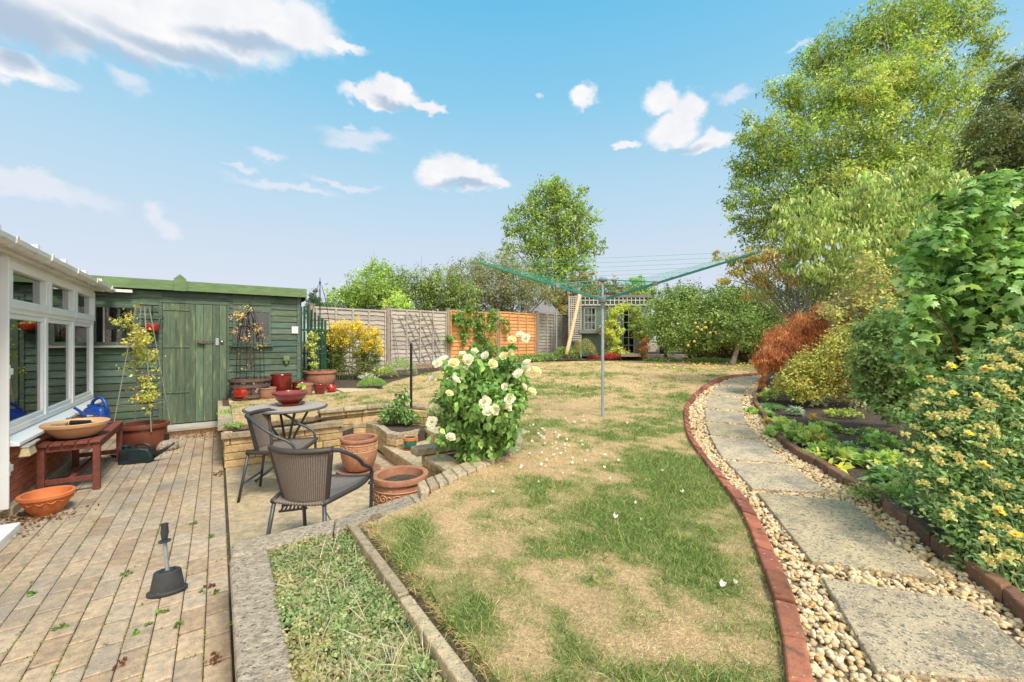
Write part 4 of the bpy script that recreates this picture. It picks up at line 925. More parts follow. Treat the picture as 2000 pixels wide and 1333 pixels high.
# open door at the near corner with its hinges, and the doorstep
mb = MB(); mb.uvb(4.98, 5.06, VW-.09, VW+.02, .06, 2.09); dj = mb.build('door_frame', M['upvc'], cs, world=True, bevel=.006)
dp = mb = MB(); mb.uvb(4.955, 4.975, VW+.0, VW+.06, .08, 2.06); dd = mb.build('door', M['upvc'], cs, world=True, bevel=.006)
for z in (.33, 1.10, 1.84):
    mb = MB(); a = UV(5.005, VW+.035, z); b = UV(5.005, VW+.035, z+.11); mb.tube([a-cs.location, b-cs.location], .02, 10); q = UV(5.02, VW+.03, z+.055)-cs.location
    mb.box(tuple(q), (.05, .09, .05), RZU()); mb.build('hinge', M['upvc'], dd, bevel=.003)
mb = MB(); mb.uvb(3.6, 4.66, VW-.35, VW+.20, -.02, .055); ds = mb.build('doorstep', M['upvc'], bevel=.008); tag(ds, 'white plastic doorstep at the bottom left corner by the conservatory', 'doorstep')

# ================================================================== POTS AND FURNITURE
def at(o, mb_fn): return o
def potprof(rt, h, rb=None, bulge=.0, lip=.02, liph=.03, wall=.018, flare=1.0):
    rb = rb or rt*.7; P = [(rb*.96, 0), (rb, .006)]; n = 9
    for i in range(1, n+1):
        t = i/n; r = rb+(rt-lip-rb)*(t**flare)+bulge*math.sin(math.pi*t); P.append((r, t*(h-liph)))
    P += [(rt-.003, h-liph+.004), (rt, h-liph*.5), (rt-.004, h-.002), (rt-lip*.5-wall*.3, h), (rt-lip-wall, h-.006), (rt-lip-wall-.004, h*.45), (.004, h*.42)]
    return P
def mkpot(name, label, loc, prof, mat, soil=None, cat='plant pot', group=None, sx=1, sy=1, rz=0, seg=40, relief=None, mulch=None):
    t = thing(name, label, cat, loc, rz, group); mb = MB(); mb.lathe(prof, seg, sx=sx, sy=sy, cap=False); mb.lathe([(prof[0][0]*.99, .001), (.001, .001)][::-1], seg, sx=sx, sy=sy, cap=False)
    mb.build('pot_body', mat, t, smooth=True)
    if relief: mb = MB(); relief(mb); mb.build('relief_band', M['terrapale'] if mat is M['terra'] else mat, t, smooth='all')
    if soil:
        r, z = soil; mb = MB(); rg = np.random.default_rng(len(label)); 
        mb.grid(lambda a, b: (r*a*sx*math.cos(b*2*math.pi), r*a*sy*math.sin(b*2*math.pi), z+.012*(1-a)+.006*math.sin(a*9+b*20)), 6, 20)
        mb.build('soil', mulch or M['soil'], t, smooth='all')
    return t
def saucer(label, loc, r, mat, h=.025, sx=1, sy=1):
    mb = MB(); mb.lathe([(.002, 0), (r*.85, 0), (r, h), (r*.97, h), (r*.83, .008), (.002, .008)], 36, sx=sx, sy=sy, cap=False)
    o = mb.build('saucer', mat, None, smooth=True); o.location = loc; tag(o, label, 'saucer'); return o
def swirls(R0, z, n, h, rr=.0035, ph=0, bul=lambda z: 0):
    def fn(mb):
        for dz in (-h*.62, h*.62): mb.tube([((R0+bul(z+dz))*math.cos(w*math.pi/24), (R0+bul(z+dz))*math.sin(w*math.pi/24), z+dz) for w in range(48)], rr, 5, closed=True)
        for i in range(n):
            a0 = 2*math.pi*i/n+ph
            for s_ in (1, -1):
                pts = []
                for k in range(15):
                    t = k/14; q = h*.46*(1-t*.8); w = s_*t*2*math.pi*1.35; pts.append((a0+s_*math.pi/n*.5+q*math.cos(w)/R0, z+q*math.sin(w)))
                mb.tube([((R0+.001+bul(zz))*math.cos(a), (R0+.001+bul(zz))*math.sin(a), zz) for a, zz in pts], rr*.9, 5)
    return fn
# two large ornate pots in the seating area
c = UV(4.62, 1.24, .035); saucer('grey round saucer under the swirl-band pot by the back wall', c-Vector((0, 0, .025)), .225, M['terrabrown'])
mkpot('plant_pot', 'large terracotta pot with swirl band standing on a saucer by the curved wall', c, potprof(.195, .34, .135, .028, .018, .035), M['terra'], (.16, .27), relief=swirls(.190, .245, 12, .055, bul=lambda z: -.004))
c = UV(3.16, 1.16, .008)
mkpot('plant_pot', 'largest terracotta pot with swirl relief and bare soil, right of the near chair', c, potprof(.215, .37, .145, .03, .024, .045), M['terra'], (.175, .30), relief=swirls(.205, .235, 12, .07, bul=lambda z: -.001))
c = PZ(801, 878, .155); c.z = .162
saucer('small orange saucer under the green glazed pot', c-Vector((0, 0, .012)), .082, M['terraorange'], .018)
t = mkpot('plant_pot', 'small green glazed pot with terracotta rim on the lower step', c, potprof(.078, .13, .058, .010, .006, .035), M['greenglaze'], (.062, .10))
mb = MB(); mb.lathe([(.0745, .095), (.080, .100), (.082, .128), (.076, .134), (.064, .130), (.064, .1)], 36, cap=False); mb.build('rim', M['terraorange'], t, smooth=True)
# the row on the slab beside the shed
def gp(px, py, z, ulim=8.1):
    q = PZ(px, py, z)
    if toUV(q)[0] > ulim and px < 600: t_ = (px-CX)/F; d = ulim/(.819-.574*t_); q = Vector((t_*d, d, z))
    return q
bowlp = [(.075, 0), (.08, .005), (.135, .05), (.155, .085), (.160, .10), (.172, .104), (.175, .122), (.166, .124), (.150, .10), (.07, .03), (.002, .025)]
zt = .482
def row(label, px, py, prof, mat, soil=None, sau=None, mulch=None, name='plant_pot', z=zt):
    c = gp(px, py, z)
    if sau: saucer(sau[0], c-Vector((0, 0, .0)), sau[1], sau[2], .02); c = c+Vector((0, 0, .012))
    return mkpot(name, label, c, prof, mat, soil, mulch=mulch, group='glazed and clay pots on the slab by the shed'), c
row('shiny bright red round pot at the left end of the row', 475, 781, [(.085, 0), (.10, .01), (.132, .06), (.138, .10), (.13, .145), (.128, .163), (.136, .175), (.128, .176), (.118, .165), (.10, .10), (.002, .09)], M['red'], (.112, .15), ('dark saucer under the shiny round red pot', .135, M['brownglaze']))
row('plain orange-brown clay pot on saucer right of the shiny red round pot', 523, 779, potprof(.125, .165, .10, .004, .008, .03), M['terrabrown'], (.10, .14), ('orange clay saucer under the plain clay pot', .13, M['terra']))
row('tall dark red glazed pot standing behind the row against the shed', 549, 757, potprof(.17, .36, .125, .012, .008, .02), M['darkred'], (.14, .3))
row('squat dark red pot with a small green seedling, beside the big clay tub', 588, 762, potprof(.15, .20, .125, .0, .008, .02), M['darkred'], (.12, .16), ('red saucer under the squat dark red pot', .14, M['darkred']))
row('brown clay pot with paler rim on a saucer in front of the big clay tub', 598, 773, potprof(.115, .19, .088, .003, .012, .04), M['terrabrown'], (.09, .13), ('terracotta saucer under the brown rimmed pot', .115, M['terra']))
row('tapered red-brown glazed pot, second from the right end of the row', 625, 772, potprof(.10, .19, .068, .006, .008, .02), M['darkred'], (.08, .13))
row('smallest glossy red round pot at the right end of the row', 647, 768, [(.05, 0), (.06, .008), (.082, .045), (.085, .075), (.074, .108), (.068, .116), (.074, .125), (.068, .126), (.06, .115), (.05, .07), (.002, .06)], M['red'], (.06, .10), ('small red saucer under the smallest glossy pot', .08, M['red']))
row('low red bowl half hidden behind the pot on the round table', 556, 775, potprof(.145, .10, .10, .01, .01, .02), M['darkred'], (.12, .075))
t, c = row('wide sandy terracotta tub by the green trellis holding a climber', 625, 757, potprof(.31, .33, .215, .03, .03, .05), M['terrapale'] if 0 else M['terra'], (.26, .26), name='terracotta_tub')
TUB = c
# half barrel with an obelisk
BR = gp(489, 779, .475)
t = thing('half_barrel', 'weathered wooden half barrel planter against the shed', 'planter', BR, 0); mb = MB(); rg = random.Random(1)
for i in range(20):
    a0, a1 = 2*math.pi*i/20+.012, 2*math.pi*(i+1)/20-.012; k = rg.uniform(.6, 1.2); mb.cc = (k, k*.95, k*.9)
    q = [(.245, 0, a0), (.245, 0, a1), (.215, 0, a1), (.215, 0, a0), (.29, .33, a0), (.29, .33, a1), (.26, .33, a1), (.26, .33, a0)]
    mb.hexa([(r*math.cos(a), r*math.sin(a), z) for r, z, a in q])
M['stave'] = pm('barrel_stave', (.12, .085, .065), (.07, .05, .04), 8, .85, .6, 30, attr=True, spots=[(16, .58, .66, (.55, .50, .44))])
mb.build('staves', M['stave'], t, col=True)
for z, r in ((.03, .252), (.19, .272), (.285, .287)):
    mb = MB(); mb.lathe([(r, 0), (r+.012, .0), (r+.018, .045), (r+.006, .045)], 40, (0, 0, z), cap=False); mb.build('hoop', M['rust'], t, smooth=True)
mb = MB(); mb.lathe([(.002, .285), (.25, .275)], 24, cap=False); mb.build('soil', M['soil'], t)
def obelisk(label, loc, r, h, mat, n=4, rings=(.3, .55, .8), rot=.4, rr=.006, fin=True, group=None, close=.03):
    t = thing('obelisk', label, 'plant support', loc, rot); mb = MB()
    def rad(s): return (r*(1-s**3)*.98 if fin else r*(1-.86*s))+close
    for k in range(n):
        w = 2*math.pi*k/n; mb.tube([(rad(s)*math.cos(w), rad(s)*math.sin(w), s*h) for s in [i/10 for i in range(11)]], rr, 6)
    mb.build('rods', mat, t)
    for s in rings:
        mb = MB(); mb.tube([(rad(s)*math.cos(q*math.pi/12), rad(s)*math.sin(q*math.pi/12), s*h) for q in range(24)], rr*.7, 5, closed=True); mb.build('ring', mat, t)
    if fin:
        mb = MB(); mb.lathe([(.003, 0), (.02, .01), (.012, .03), (.022, .05), (.008, .08), (.003, .15)], 10, (0, 0, h)); mb.build('finial', mat, t, smooth=True)
    return t
obelisk('rusty wire obelisk rising out of the half barrel by the shed window', BR+Vector((0, 0, .28)), .17, 1.18, M['black'], 6, (.12, .45, .75), .3, .005)
BP = UV(7.05, -.78, 0)
mkpot('plant_pot', 'very wide brown glazed pot behind the bench with a bamboo cone of climber', BP, potprof(.275, .36, .19, .02, .03, .05), M['brownglaze'], (.23, .30), mulch=pm('dry_leaf_mulch', (.45, .25, .1), (.2, .1, .05), 60, .9, .8), cat='plant pot')
saucer('brown dish under the very wide brown pot behind the bench', BP+Vector((0, 0, -.0)), .30, M['brownglaze'], .03)
obelisk('bamboo cane cone tied with wire rings in the wide brown pot', BP+Vector((0, 0, .28)), .26, 1.55, M['cane'], 4, (.22, .45), 1.0, .006, False)
TO = TUB+Vector((0, 0, .28)); obelisk('tall thin black iron obelisk in the terracotta tub by the trellis', TO, .17, 1.75, M['black'], 4, (.3, .6), .5, .006)
# round table
TB = PZ(560, 795, .72); TB.z = 0
t = thing('patio_table', 'round woven grey patio table with dark metal legs', 'table', TB, .3); mb = MB(); mb.tableweave = 1
def disc(a, b): w = b*2*math.pi; return (.365*a*math.cos(w), .365*a*math.sin(w), .722)
vs = []; mb = MB(); n = 40
mb.add([(.372*math.cos(2*math.pi*i/n), .372*math.sin(2*math.pi*i/n), .724) for i in range(n)], [tuple(range(n))], [(.5+.5*math.cos(2*math.pi*i/n), .5+.5*math.sin(2*math.pi*i/n)) for i in range(n)])
mb.add([(.375*math.cos(2*math.pi*i/n), .375*math.sin(2*math.pi*i/n), z) for z in (.722, .70) for i in range(n)], [(i, i+n, (i+1) % n+n, (i+1) % n) for i in range(n)]+[tuple(range(2*n-1, n-1, -1))], [(i/n*6, z) for z in (0, .06) for i in range(n)])
mb.build('tabletop', M['tableweave'], t, uv=True)
mb = MB(); mb.tube([(.38*math.cos(w*math.pi/20), .38*math.sin(w*math.pi/20), .712) for w in range(40)], .012, 8, closed=True); mb.build('rim', M['tableweave'], t, smooth='all', uv=True)
for k in range(4):
    w = k*math.pi/2+.5; mb = MB(); p = smoothpath([(.24*math.cos(w), .24*math.sin(w), .70), (.16*math.cos(w), .16*math.sin(w), .56), (.055*math.cos(w), .055*math.sin(w), .34), (.09*math.cos(w), .09*math.sin(w), .16), (.29*math.cos(w), .29*math.sin(w), .012)], 6)
    mb.tube(p, .013, 8); mb.build('leg', M['dark'], t, smooth='all')
mb = MB(); mb.tube([(.07*math.cos(w*math.pi/10), .07*math.sin(w*math.pi/10), .34) for w in range(20)], .012, 6, closed=True); mb.tube([(.075*math.cos(w*math.pi/10), .075*math.sin(w*math.pi/10), .19) for w in range(20)], .009, 6, closed=True); mb.build('ring', M['dark'], t, smooth='all')
c = TB+Vector((-.01, .09, .727)); saucer('dark red saucer on the round table', c, .145, M['darkred'], .022)
mkpot('bowl_planter', 'red glazed wide bowl standing in a saucer on the round table', c+Vector((0, 0, .01)), bowlp, pm('red_bowl_glaze', (.26, .04, .028), (.17, .025, .018), 9, .25, .1, 30, coat=.7), (.135, .085), 'bowl')
# rattan chairs
def make_chair(label, loc, rz):
    t = thing('rattan_chair', label, 'chair', loc, rz, 'woven bistro armchairs around the round table')
    H = .735
    def loop(s):     # arm and back rail, s in -1..1
        a = s*R(112); x = .285*math.sin(a)*(1.0); y = -.02-.26*math.cos(a)
        z = H-.185*max(0, (abs(s)-.42)/.58)**1.25
        return Vector((x, y, z))
    rail = [loop(-1+2*i/30) for i in range(31)]
    fl = [Vector((-.245, .215, 0)), Vector((-.262, .200, .40)), Vector((-.272, .17, .51))]; fr = [Vector((-p.x, p.y, p.z)) for p in fl]
    path = fl+rail[1:-1]+fr[::-1]; mb = MB(); mb.tube(smoothpath(path, 3), .0125, 8); mb.build('arm_frame', M['dark'], t, smooth='all')
    def back(a, b):   # a across, b down
        s = (a-.5)*.78; p = loop(s); b2 = b; w = 1-.30*b2; z = p.z*(1-b2)+.40*b2
        return (p.x*w, (p.y+.02)*(1-.10*b2)-.02+.035*b2, z)
    mb = MB(); mb.grid(back, 18, 12); mb.build('backrest', M['chairweave'], t, smooth='all', solid=.012, uv=True)
    for sgn in (0, 1):
        mb = MB(); mb.tube([back(sgn, i/10) for i in range(11)], .017, 8); mb.build('back_stile', M['seatweave'], t, smooth='all', uv=True)
    mb = MB(); mb.tube([loop((i/20-.5)*.82) for i in range(21)], .019, 8); mb.build('rail_wrap', M['seatweave'], t, smooth='all', uv=True)
    def seat(a, b):
        x = (a-.5)*2; y = b; w = .165+.075*min(1, y*1.6)-.02*max(0, y-.8)*5*.5; yy = -.235+.46*y
        return (x*w, yy-.0*abs(x), .405+.02*y-.022*math.sin(math.pi*y)*(1-x*x)+.012*abs(x)**3)
    mb = MB(); mb.grid(seat, 12, 12); mb.build('seat', M['seatweave'], t, smooth='all', solid=.016, uv=True)
    mb = MB(); bd = [seat(0, i/10) for i in range(11)]+[seat(i/10, 1) for i in range(1, 11)]+[seat(1, 1-i/10) for i in range(1, 11)]; mb.tube(bd, .017, 8); mb.build('seat_edge', M['seatweave'], t, smooth='all', uv=True)
    for sx in (-1, 1):
        mb = MB(); mb.tube([(sx*.165, -.225, .40), (sx*.205, -.285, 0)], .0125, 8); mb.build('leg', M['dark'], t, smooth='all')
        mb = MB(); mb.tube([(sx*.243, .19, .405), (sx*.268, .196, .40)], .010, 6); mb.build('seat_bracket', M['dark'], t, smooth='all')
    mb = MB(); mb.tube([(-.19, -.262, .15), (.19, -.262, .15)], .009, 6); mb.build('stretcher', M['dark'], t, smooth='all')
    return t
A = PZ(463, 985, 0); B = PZ(510, 950, 0); mid = (A+B)/2; dr_ = (B-A).normalized(); face = Vector((dr_.y, -dr_.x, 0))
if face.x < 0: face = -face
c1 = mid+face*.285; make_chair('woven armchair farther from the viewer, facing right towards the table', (c1.x, c1.y, .004), math.atan2(face.y, face.x)-R(90))
make_chair('woven armchair nearest the viewer with its back turned', (-1.27, 2.78, .004), R(-7))
# bench and what stands on it
BU0, BU1, BV0, BV1, BZ = 5.47, 6.64, -1.33, -.90, .47
bn = thing('slatted_bench', 'low dark red wooden slatted bench against the conservatory wall', 'bench', UV((BU0+BU1)/2, (BV0+BV1)/2)); n = 5; w_ = (BV1-BV0)/n
for i in range(n):
    mb = MB(); k = (.9, 1.05, .95, 1.1, 1.25)[i]; mb.cc = (k, k, k); mb.uvb(BU0-.02, BU1+.02, BV0+i*w_+.004, BV0+(i+1)*w_-.004, BZ-.022, BZ); mb.build('slat', M['bench'], bn, world=True, col=True, bevel=.004)
for u in (BU0, BU1-.055):
    for v in (BV0+.01, BV1-.06):
        mb = MB(); mb.uvb(u, u+.055, v, v+.05, 0, BZ-.022); mb.build('leg', M['bench'], bn, world=True, bevel=.004)
    mb = MB(); mb.uvb(u+.01, u+.045, BV0+.06, BV1-.06, BZ-.075, BZ-.022); mb.build('rail', M['bench'], bn, world=True, bevel=.003)
    mb = MB(); mb.uvb(u+.012, u+.042, BV0+.06, BV1-.06, .10, .145); mb.build('rail', M['bench'], bn, world=True, bevel=.003)
mb = MB(); mb.uvb(BU0+.055, BU1-.055, BV1-.045, BV1-.012, BZ-.08, BZ-.022); mb.build('apron', M['bench'], bn, world=True, bevel=.003)
mb = MB(); mb.uvb(BU0+.05, BU1-.05, (BV0+BV1)/2-.02, (BV0+BV1)/2+.02, .102, .14); mb.build('stretcher', M['bench'], bn, world=True, bevel=.003)
c = UV(5.74, -1.12, BZ+.012); saucer('black tray under the pale bowl on the bench', c-Vector((0, 0, .012)), .17, M['black'], .012)
mkpot('bowl_planter', 'wide pale terracotta bowl on the bench holding a cobble and a black tube', c, [(.13, 0), (.14, .006), (.205, .075), (.225, .105), (.232, .108), (.24, .135), (.232, .14), (.215, .13), (.15, .05), (.002, .045)], M['terrapale'], (.20, .095), 'bowl')
mb = MB(); mb.box((0, 0, 0), (.11, .07, .05)); o = mb.build('cobble', M['wallstone'], bevel=.012); o.location = c+Vector((-.10, -.06, .125)); o.rotation_euler = (.1, .1, .5); tag(o, 'pale broken block lying in the terracotta bowl', 'stone')
mb = MB(); mb.tube([(-.08, 0, 0), (.08, .02, 0)], .022, 12); o = mb.build('plastic_tube', M['black'], smooth=True); o.location = c+Vector((.06, -.03, .135)); tag(o, 'short black plastic tube lying in the terracotta bowl', 'tube')
c = UV(6.16, -1.14, BZ); M['limeplastic'] = pm('lime_plastic', (.24, .30, .07), (.18, .24, .05), 8, .5, .05)
t = thing('planter_trough', 'small lime green trough of dead plants on the bench', 'trough', c, RZU()); mb = MB()
mb.hexa([(-.13, -.07, 0), (.13, -.07, 0), (.13, .07, 0), (-.13, .07, 0), (-.15, -.085, .10), (.15, -.085, .10), (.15, .085, .10), (-.15, .085, .10)]); mb.build('trough', M['limeplastic'], t, bevel=.006)
rng_ = np.random.default_rng(1); scatter('dead_plants', 'quad', rng_.uniform((-.13, -.07, .10), (.13, .07, .13), (160, 3)), rng_.normal(0, 1, (160, 3)), rng_.normal(0, 1, (160, 3)), .03, pal(rng_, [(.3, .2, .08), (.15, .09, .05), (.3, .3, .1)], 160), M['leaf'], t, world=False)
def watering_can(label, loc, rz, mat, L=.26, Wd=.14, H=.17, spout=.30, sh=.16):
    t = thing('watering_can', label, 'watering can', loc, rz); mb = MB()
    secs = [(0, .92, .95), (.25, 1, 1), (.8, 1, 1), (.93, .9, .85), (1, .72, .6)]; vs = []; n = 20
    for z, a, b in secs:
        for k in range(n):
            w = 2*math.pi*k/n; cx, sy = math.cos(w), math.sin(w); e = .45
            vs.append((L/2*a*math.copysign(abs(cx)**e, cx), Wd/2*b*math.copysign(abs(sy)**e, sy), z*H))
    m_ = len(secs); mb.add(vs, [(i*n+k, i*n+(k+1) % n, (i+1)*n+(k+1) % n, (i+1)*n+k) for i in range(m_-1) for k in range(n)]+[tuple(range(n-1, -1, -1)), tuple(range((m_-1)*n, m_*n))]); mb.build('can_body', mat, t, smooth=True)
    mb = MB(); p = smoothpath([(L*.44, 0, H*.25), (L*.62, 0, H*.42), (L*.5+spout*.6, 0, H*.42+sh*.5), (L*.5+spout, 0, H*.3+sh)], 4); mb.tube(p, [.034-.020*min(1, i/8) for i in range(len(p))], 10); mb.build('spout', mat, t, smooth='all')
    mb = MB(); mb.tube(smoothpath([(-L*.44, 0, H*.55), (-L*.52, 0, H*1.05), (-L*.25, 0, H*1.5), (L*.15, 0, H*1.35), (L*.30, 0, H*.93)], 5), .016, 8); mb.build('handle', mat, t, smooth='all')
    mb = MB(); mb.lathe([(.05, 0), (.055, .03), (.048, .032), (.045, .005)], 20, (-L*.26 if sh < .1 else L*.16, 0, H*.98), cap=False); mb.build('filler_neck', mat, t, smooth=True)
    return t
t = watering_can('blue plastic watering can on the far end of the bench', UV(6.46, -1.10, BZ), R(172), M['blue'], .24, .13, .20, .17, .12)
mb = MB(); mb.b3(-.04, .04, .066, .068, .07, .12); mb.build('sticker', M['paper'], t)
t = thing('watering_can', 'dark plastic watering can on the paving by the bench leg, long spout to the right', 'watering can', UV(6.42, -.76, 0), R(20)); t.scale = (.82, .82, .92); mb = MB()
body = [(-.19, 0), (.17, 0), (.20, .07), (.15, .17), (.05, .19), (-.10, .19), (-.19, .17)]
def ext(poly, w): return [(x, -w, z) for x, z in poly]+[(x, w, z) for x, z in poly]
k = len(body); mb.add(ext(body, .065), [tuple(range(k)), tuple(range(2*k-1, k-1, -1))]+[(i+k, (i+1) % k+k, (i+1) % k, i) for i in range(k)]); mb.build('can_body', M['canplastic'], t, bevel=.022, bseg=3)
mb = MB(); mb.b3(-.03, .13, -.071, -.066, .04, .12); mb.build('moulded_panel', M['canplastic'], t, bevel=.004)
mb = MB(); mb.tube([(.17, 0, .06), (.30, 0, .13), (.43, 0, .22)], [.035, .022, .014], 10); mb.build('spout', M['canplastic'], t, smooth='all')
mb = MB(); mb.tube(smoothpath([(-.02, 0, .18), (-.0, 0, .225), (.08, 0, .23), (.15, 0, .20), (.17, 0, .14)], 4), .014, 8); mb.build('handle', M['canplastic'], t, smooth='all')
mb = MB(); mb.lathe([(.045, 0), (.05, .03), (.06, .035), (.052, .04), (.04, .03), (.038, .0)], 24, (-.12, 0, .185), cap=False); mb.build('filler_neck', M['canplastic'], t, smooth=True)
mb = MB(); mb.b3(-.17, -.07, -.069, -.0655, .055, .135); mb.build('grip_opening', M['black'], t)
# orange bowl, concrete base, boot weight, brush
c = PZ(92, 1003, 0); c.z = .002
def wavy(mb): mb.tube([((.142+.004)*math.cos(w*math.pi/40), (.142+.004)*math.sin(w*math.pi/40), .112+.010*math.sin(w*math.pi/40*14)) for w in range(80)], .006, 5, closed=True)
mkpot('bowl_planter', 'empty orange terracotta bowl on the paving below the conservatory wall', c, [(.08, 0), (.086, .006), (.115, .05), (.142, .11), (.148, .135), (.165, .14), (.168, .165), (.160, .17), (.142, .165), (.12, .08), (.08, .03), (.002, .028)], M['terraorange'], None, 'bowl', relief=wavy)
c = PZ(325, 879, 0); t = thing('parasol_base', 'rough round concrete lump with a black plastic socket, beside the shed step', 'parasol base', (c.x, c.y, .0)); mb = MB()
mb.lathe([(.11, 0), (.13, .02), (.125, .09), (.09, .12), (.03, .125)], 18); o = mb.build('concrete_base', M['whitecap'], t, smooth='all'); mb = MB(); mb.tube([(0, 0, .11), (.005, .0, .20)], .026, 12); mb.build('socket', M['black'], t, smooth=True)
c = PZ(327, 1158, 0); t = thing('weighted_stand', 'black oval plastic weight with a metal rod and grip standing on the paving', 'stand', (c.x, c.y, .0), R(28)); mb = MB()
mb.lathe([(.088, 0), (.092, .004), (.092, .018), (.084, .022), (.078, .024), (.062, .118), (.058, .124), (.002, .124)], 36, sy=.62); mb.build('weight', M['blackplastic'], t, smooth=True)
for i in range(8):
    w = i*math.pi/4; mb = MB(); mb.box((.036*math.cos(w), .022*math.sin(w), .127), (.016, .005, .005), w); mb.build('rib', M['blackplastic'], t)
mb = MB(); mb.tube([(0, 0, .12), (-.012, .0, .30)], .0095, 10); mb.build('rod', M['galv'], t, smooth=True)
mb = MB(); mb.lathe([(.01, 0), (.030, .002), (.030, .006), (.012, .010), (.014, .02), (.019, .05), (.016, .085), (.018, .10), (.014, .10), (.012, .09)], 20, (-.012, 0, .285)); mb.build('grip', M['blackplastic'], t, smooth=True)
c = UV(5.16, -1.29, .50); t = thing('hand_brush', 'soft hand brush with cream bristles hanging under the conservatory sill', 'brush', c, RZU()); mb = MB()
mb.box((0, 0, .035), (.055, .15, .02)); mb.build('brush_back', M['greywood'], t, bevel=.006); mb = MB(); mb.box((.0, .16, .035), (.028, .17, .016)); mb.build('handle', M['greywood'], t, bevel=.006)
mb = MB(); mb.hexa([(-.035, -.085, -.045), (.035, -.085, -.045), (.035, .085, -.045), (-.035, .085, -.045), (-.022, -.07, .025), (.022, -.07, .025), (.022, .07, .025), (-.022, .07, .025)]); mb.build('bristles', M['bristle'], t, bevel=.008)
# hanging bird feeder on the shed
c = UV(8.18, -.80, 1.60); t = thing('hanging_feeder', 'red hanging feeder in a curly black iron holder on the shed wall', 'feeder', c, YAW_U-R(90)); mb = MB()
mb.lathe([(.002, -.05), (.07, -.05), (.085, -.02), (.085, .03), (.078, .055), (.002, .055)], 20); mb.build('glass_bowl', M['red'], t, smooth=True)
for s_ in (-1, 1):
    mb = MB(); mb.tube(smoothpath([(s_*.015, 0, .22), (s_*.05, 0, .25), (s_*.03, 0, .29), (s_*.01, 0, .20), (s_*.06, 0, .16), (s_*.12, 0, .18), (s_*.13, 0, .13), (s_*.10, 0, .13), (s_*.088, 0, .02), (s_*.07, 0, -.06)], 4), .005, 6); mb.build('scroll', M['black'], t, smooth='all')
mb = MB(); mb.lathe([(.003, -.10), (.03, -.09), (.06, -.055), (.002, -.05)], 14); mb.tube([(0, 0, .05), (0, 0, .32), (0, .10, .34)], .006, 6); mb.build('hanger', M['black'], t, smooth=True)
# black post in the pocket bed
c = PZ(803, 831, .275); mb = MB(); mb.tube([(0, 0, 0), (0, 0, 1.08)], .017, 10); mb.tube([(0, 0, 1.08), (0, 0, 1.095)], .019, 10); o = mb.build('metal_post', M['black'], smooth=True); o.location = c; tag(o, 'plain black metal post standing in the small planting pocket', 'post')

# ================================================================== ROTARY DRYER
DB = G(1177, 814); hz = PD(1177, 588, DB.y).z; cz = PD(1177, 549, DB.y).z
t = thing('rotary_dryer', 'green armed rotary clothes dryer on a grey pole in the lawn', 'clothes dryer', DB)
o_ = DB
mb = MB(); mb.tube([(0, 0, -.05), (0, 0, hz-o_.z-.02)], .019, 14); mb.tube([(0, 0, hz-o_.z-.02), (0, 0, cz-o_.z+.02)], .015, 12); mb.build('pole', M['galv'], t, smooth=True)
mb = MB(); mb.lathe([(.02, -.10), (.026, -.09), (.026, -.03), (.05, -.02), (.055, .0), (.055, .035), (.03, .045), (.02, .05)], 16, (0, 0, hz-o_.z)); mb.build('hub', M['greyplastic'], t, smooth=True)
mb = MB(); mb.lathe([(.02, -.06), (.028, -.045), (.055, -.035), (.06, -.015), (.05, .0), (.02, .01)], 18, (0, 0, cz-o_.z+.03)); mb.build('cap', M['greyplastic'], t, smooth=True)
tips = [PD(937, 514, 4.60), PD(1476, 495, 4.10)]
h0 = Vector((DB.x, DB.y, hz+.01)); Ln = (tips[0]-h0).length
az3 = R(80); rise = tips[0].z-h0.z; hor = math.sqrt(Ln**2-rise**2); tips.append(h0+Vector((math.cos(az3)*hor, math.sin(az3)*hor, rise)))
capz = Vector((0, 0, cz-o_.z+.01))
def loc(p): return p-o_
for tp in tips:
    a = loc(h0); b = loc(tp); d = (b-a).normalized(); sd = d.cross(Vector((0, 0, 1))).normalized(); up_ = sd.cross(d); mb = MB(); vs = []
    for p, hh in ((a+d*.04, .016), (b, .010)):
        vs += [p-sd*.008-up_*hh, p+sd*.008-up_*hh, p+sd*.008+up_*hh, p-sd*.008+up_*hh]
    mb.add(vs, [(3, 2, 1, 0), (4, 5, 6, 7), (0, 1, 5, 4), (1, 2, 6, 5), (2, 3, 7, 6), (3, 0, 4, 7)])
    ar = mb.build('arm', M['dryergreen'], t, bevel=.003)
    bp_ = a.lerp(b, .40); mb = MB(); mb.box(tuple(bp_+up_*.005), (.05, .035, .055), math.atan2(d.y, d.x)); mb.build('slider', M['greyplastic'], ar, bevel=.006)
    mb = MB(); mb.tube([capz, bp_+up_*.02], .006, 6); mb.build('strut', M['dryergreen'], t)
for i, j in ((0, 1), (1, 2), (2, 0)):
    for r in range(7):
        f = 1-.095*r if r < 7 else .3
        if r == 6: f = .40
        p = loc(h0).lerp(loc(tips[i]), f)+Vector((0, 0, .015)); q = loc(h0).lerp(loc(tips[j]), f)+Vector((0, 0, .015)); m_ = (p+q)/2-Vector((0, 0, .012))
        mb = MB(); mb.tube([p, m_, q], .0016, 4); mb.build('line', M['line'], t)
p = capz.lerp(loc(tips[1]), .0); q = loc(PD(1210, 562, DB.y-.15)); mb = MB(); mb.lathe([(.004, -.03), (.035, -.02), (.045, 0), (.035, .012), (.004, .016)], 16, tuple(q)); mb.build('tension_knob', M['greyplastic'], t, smooth=True)

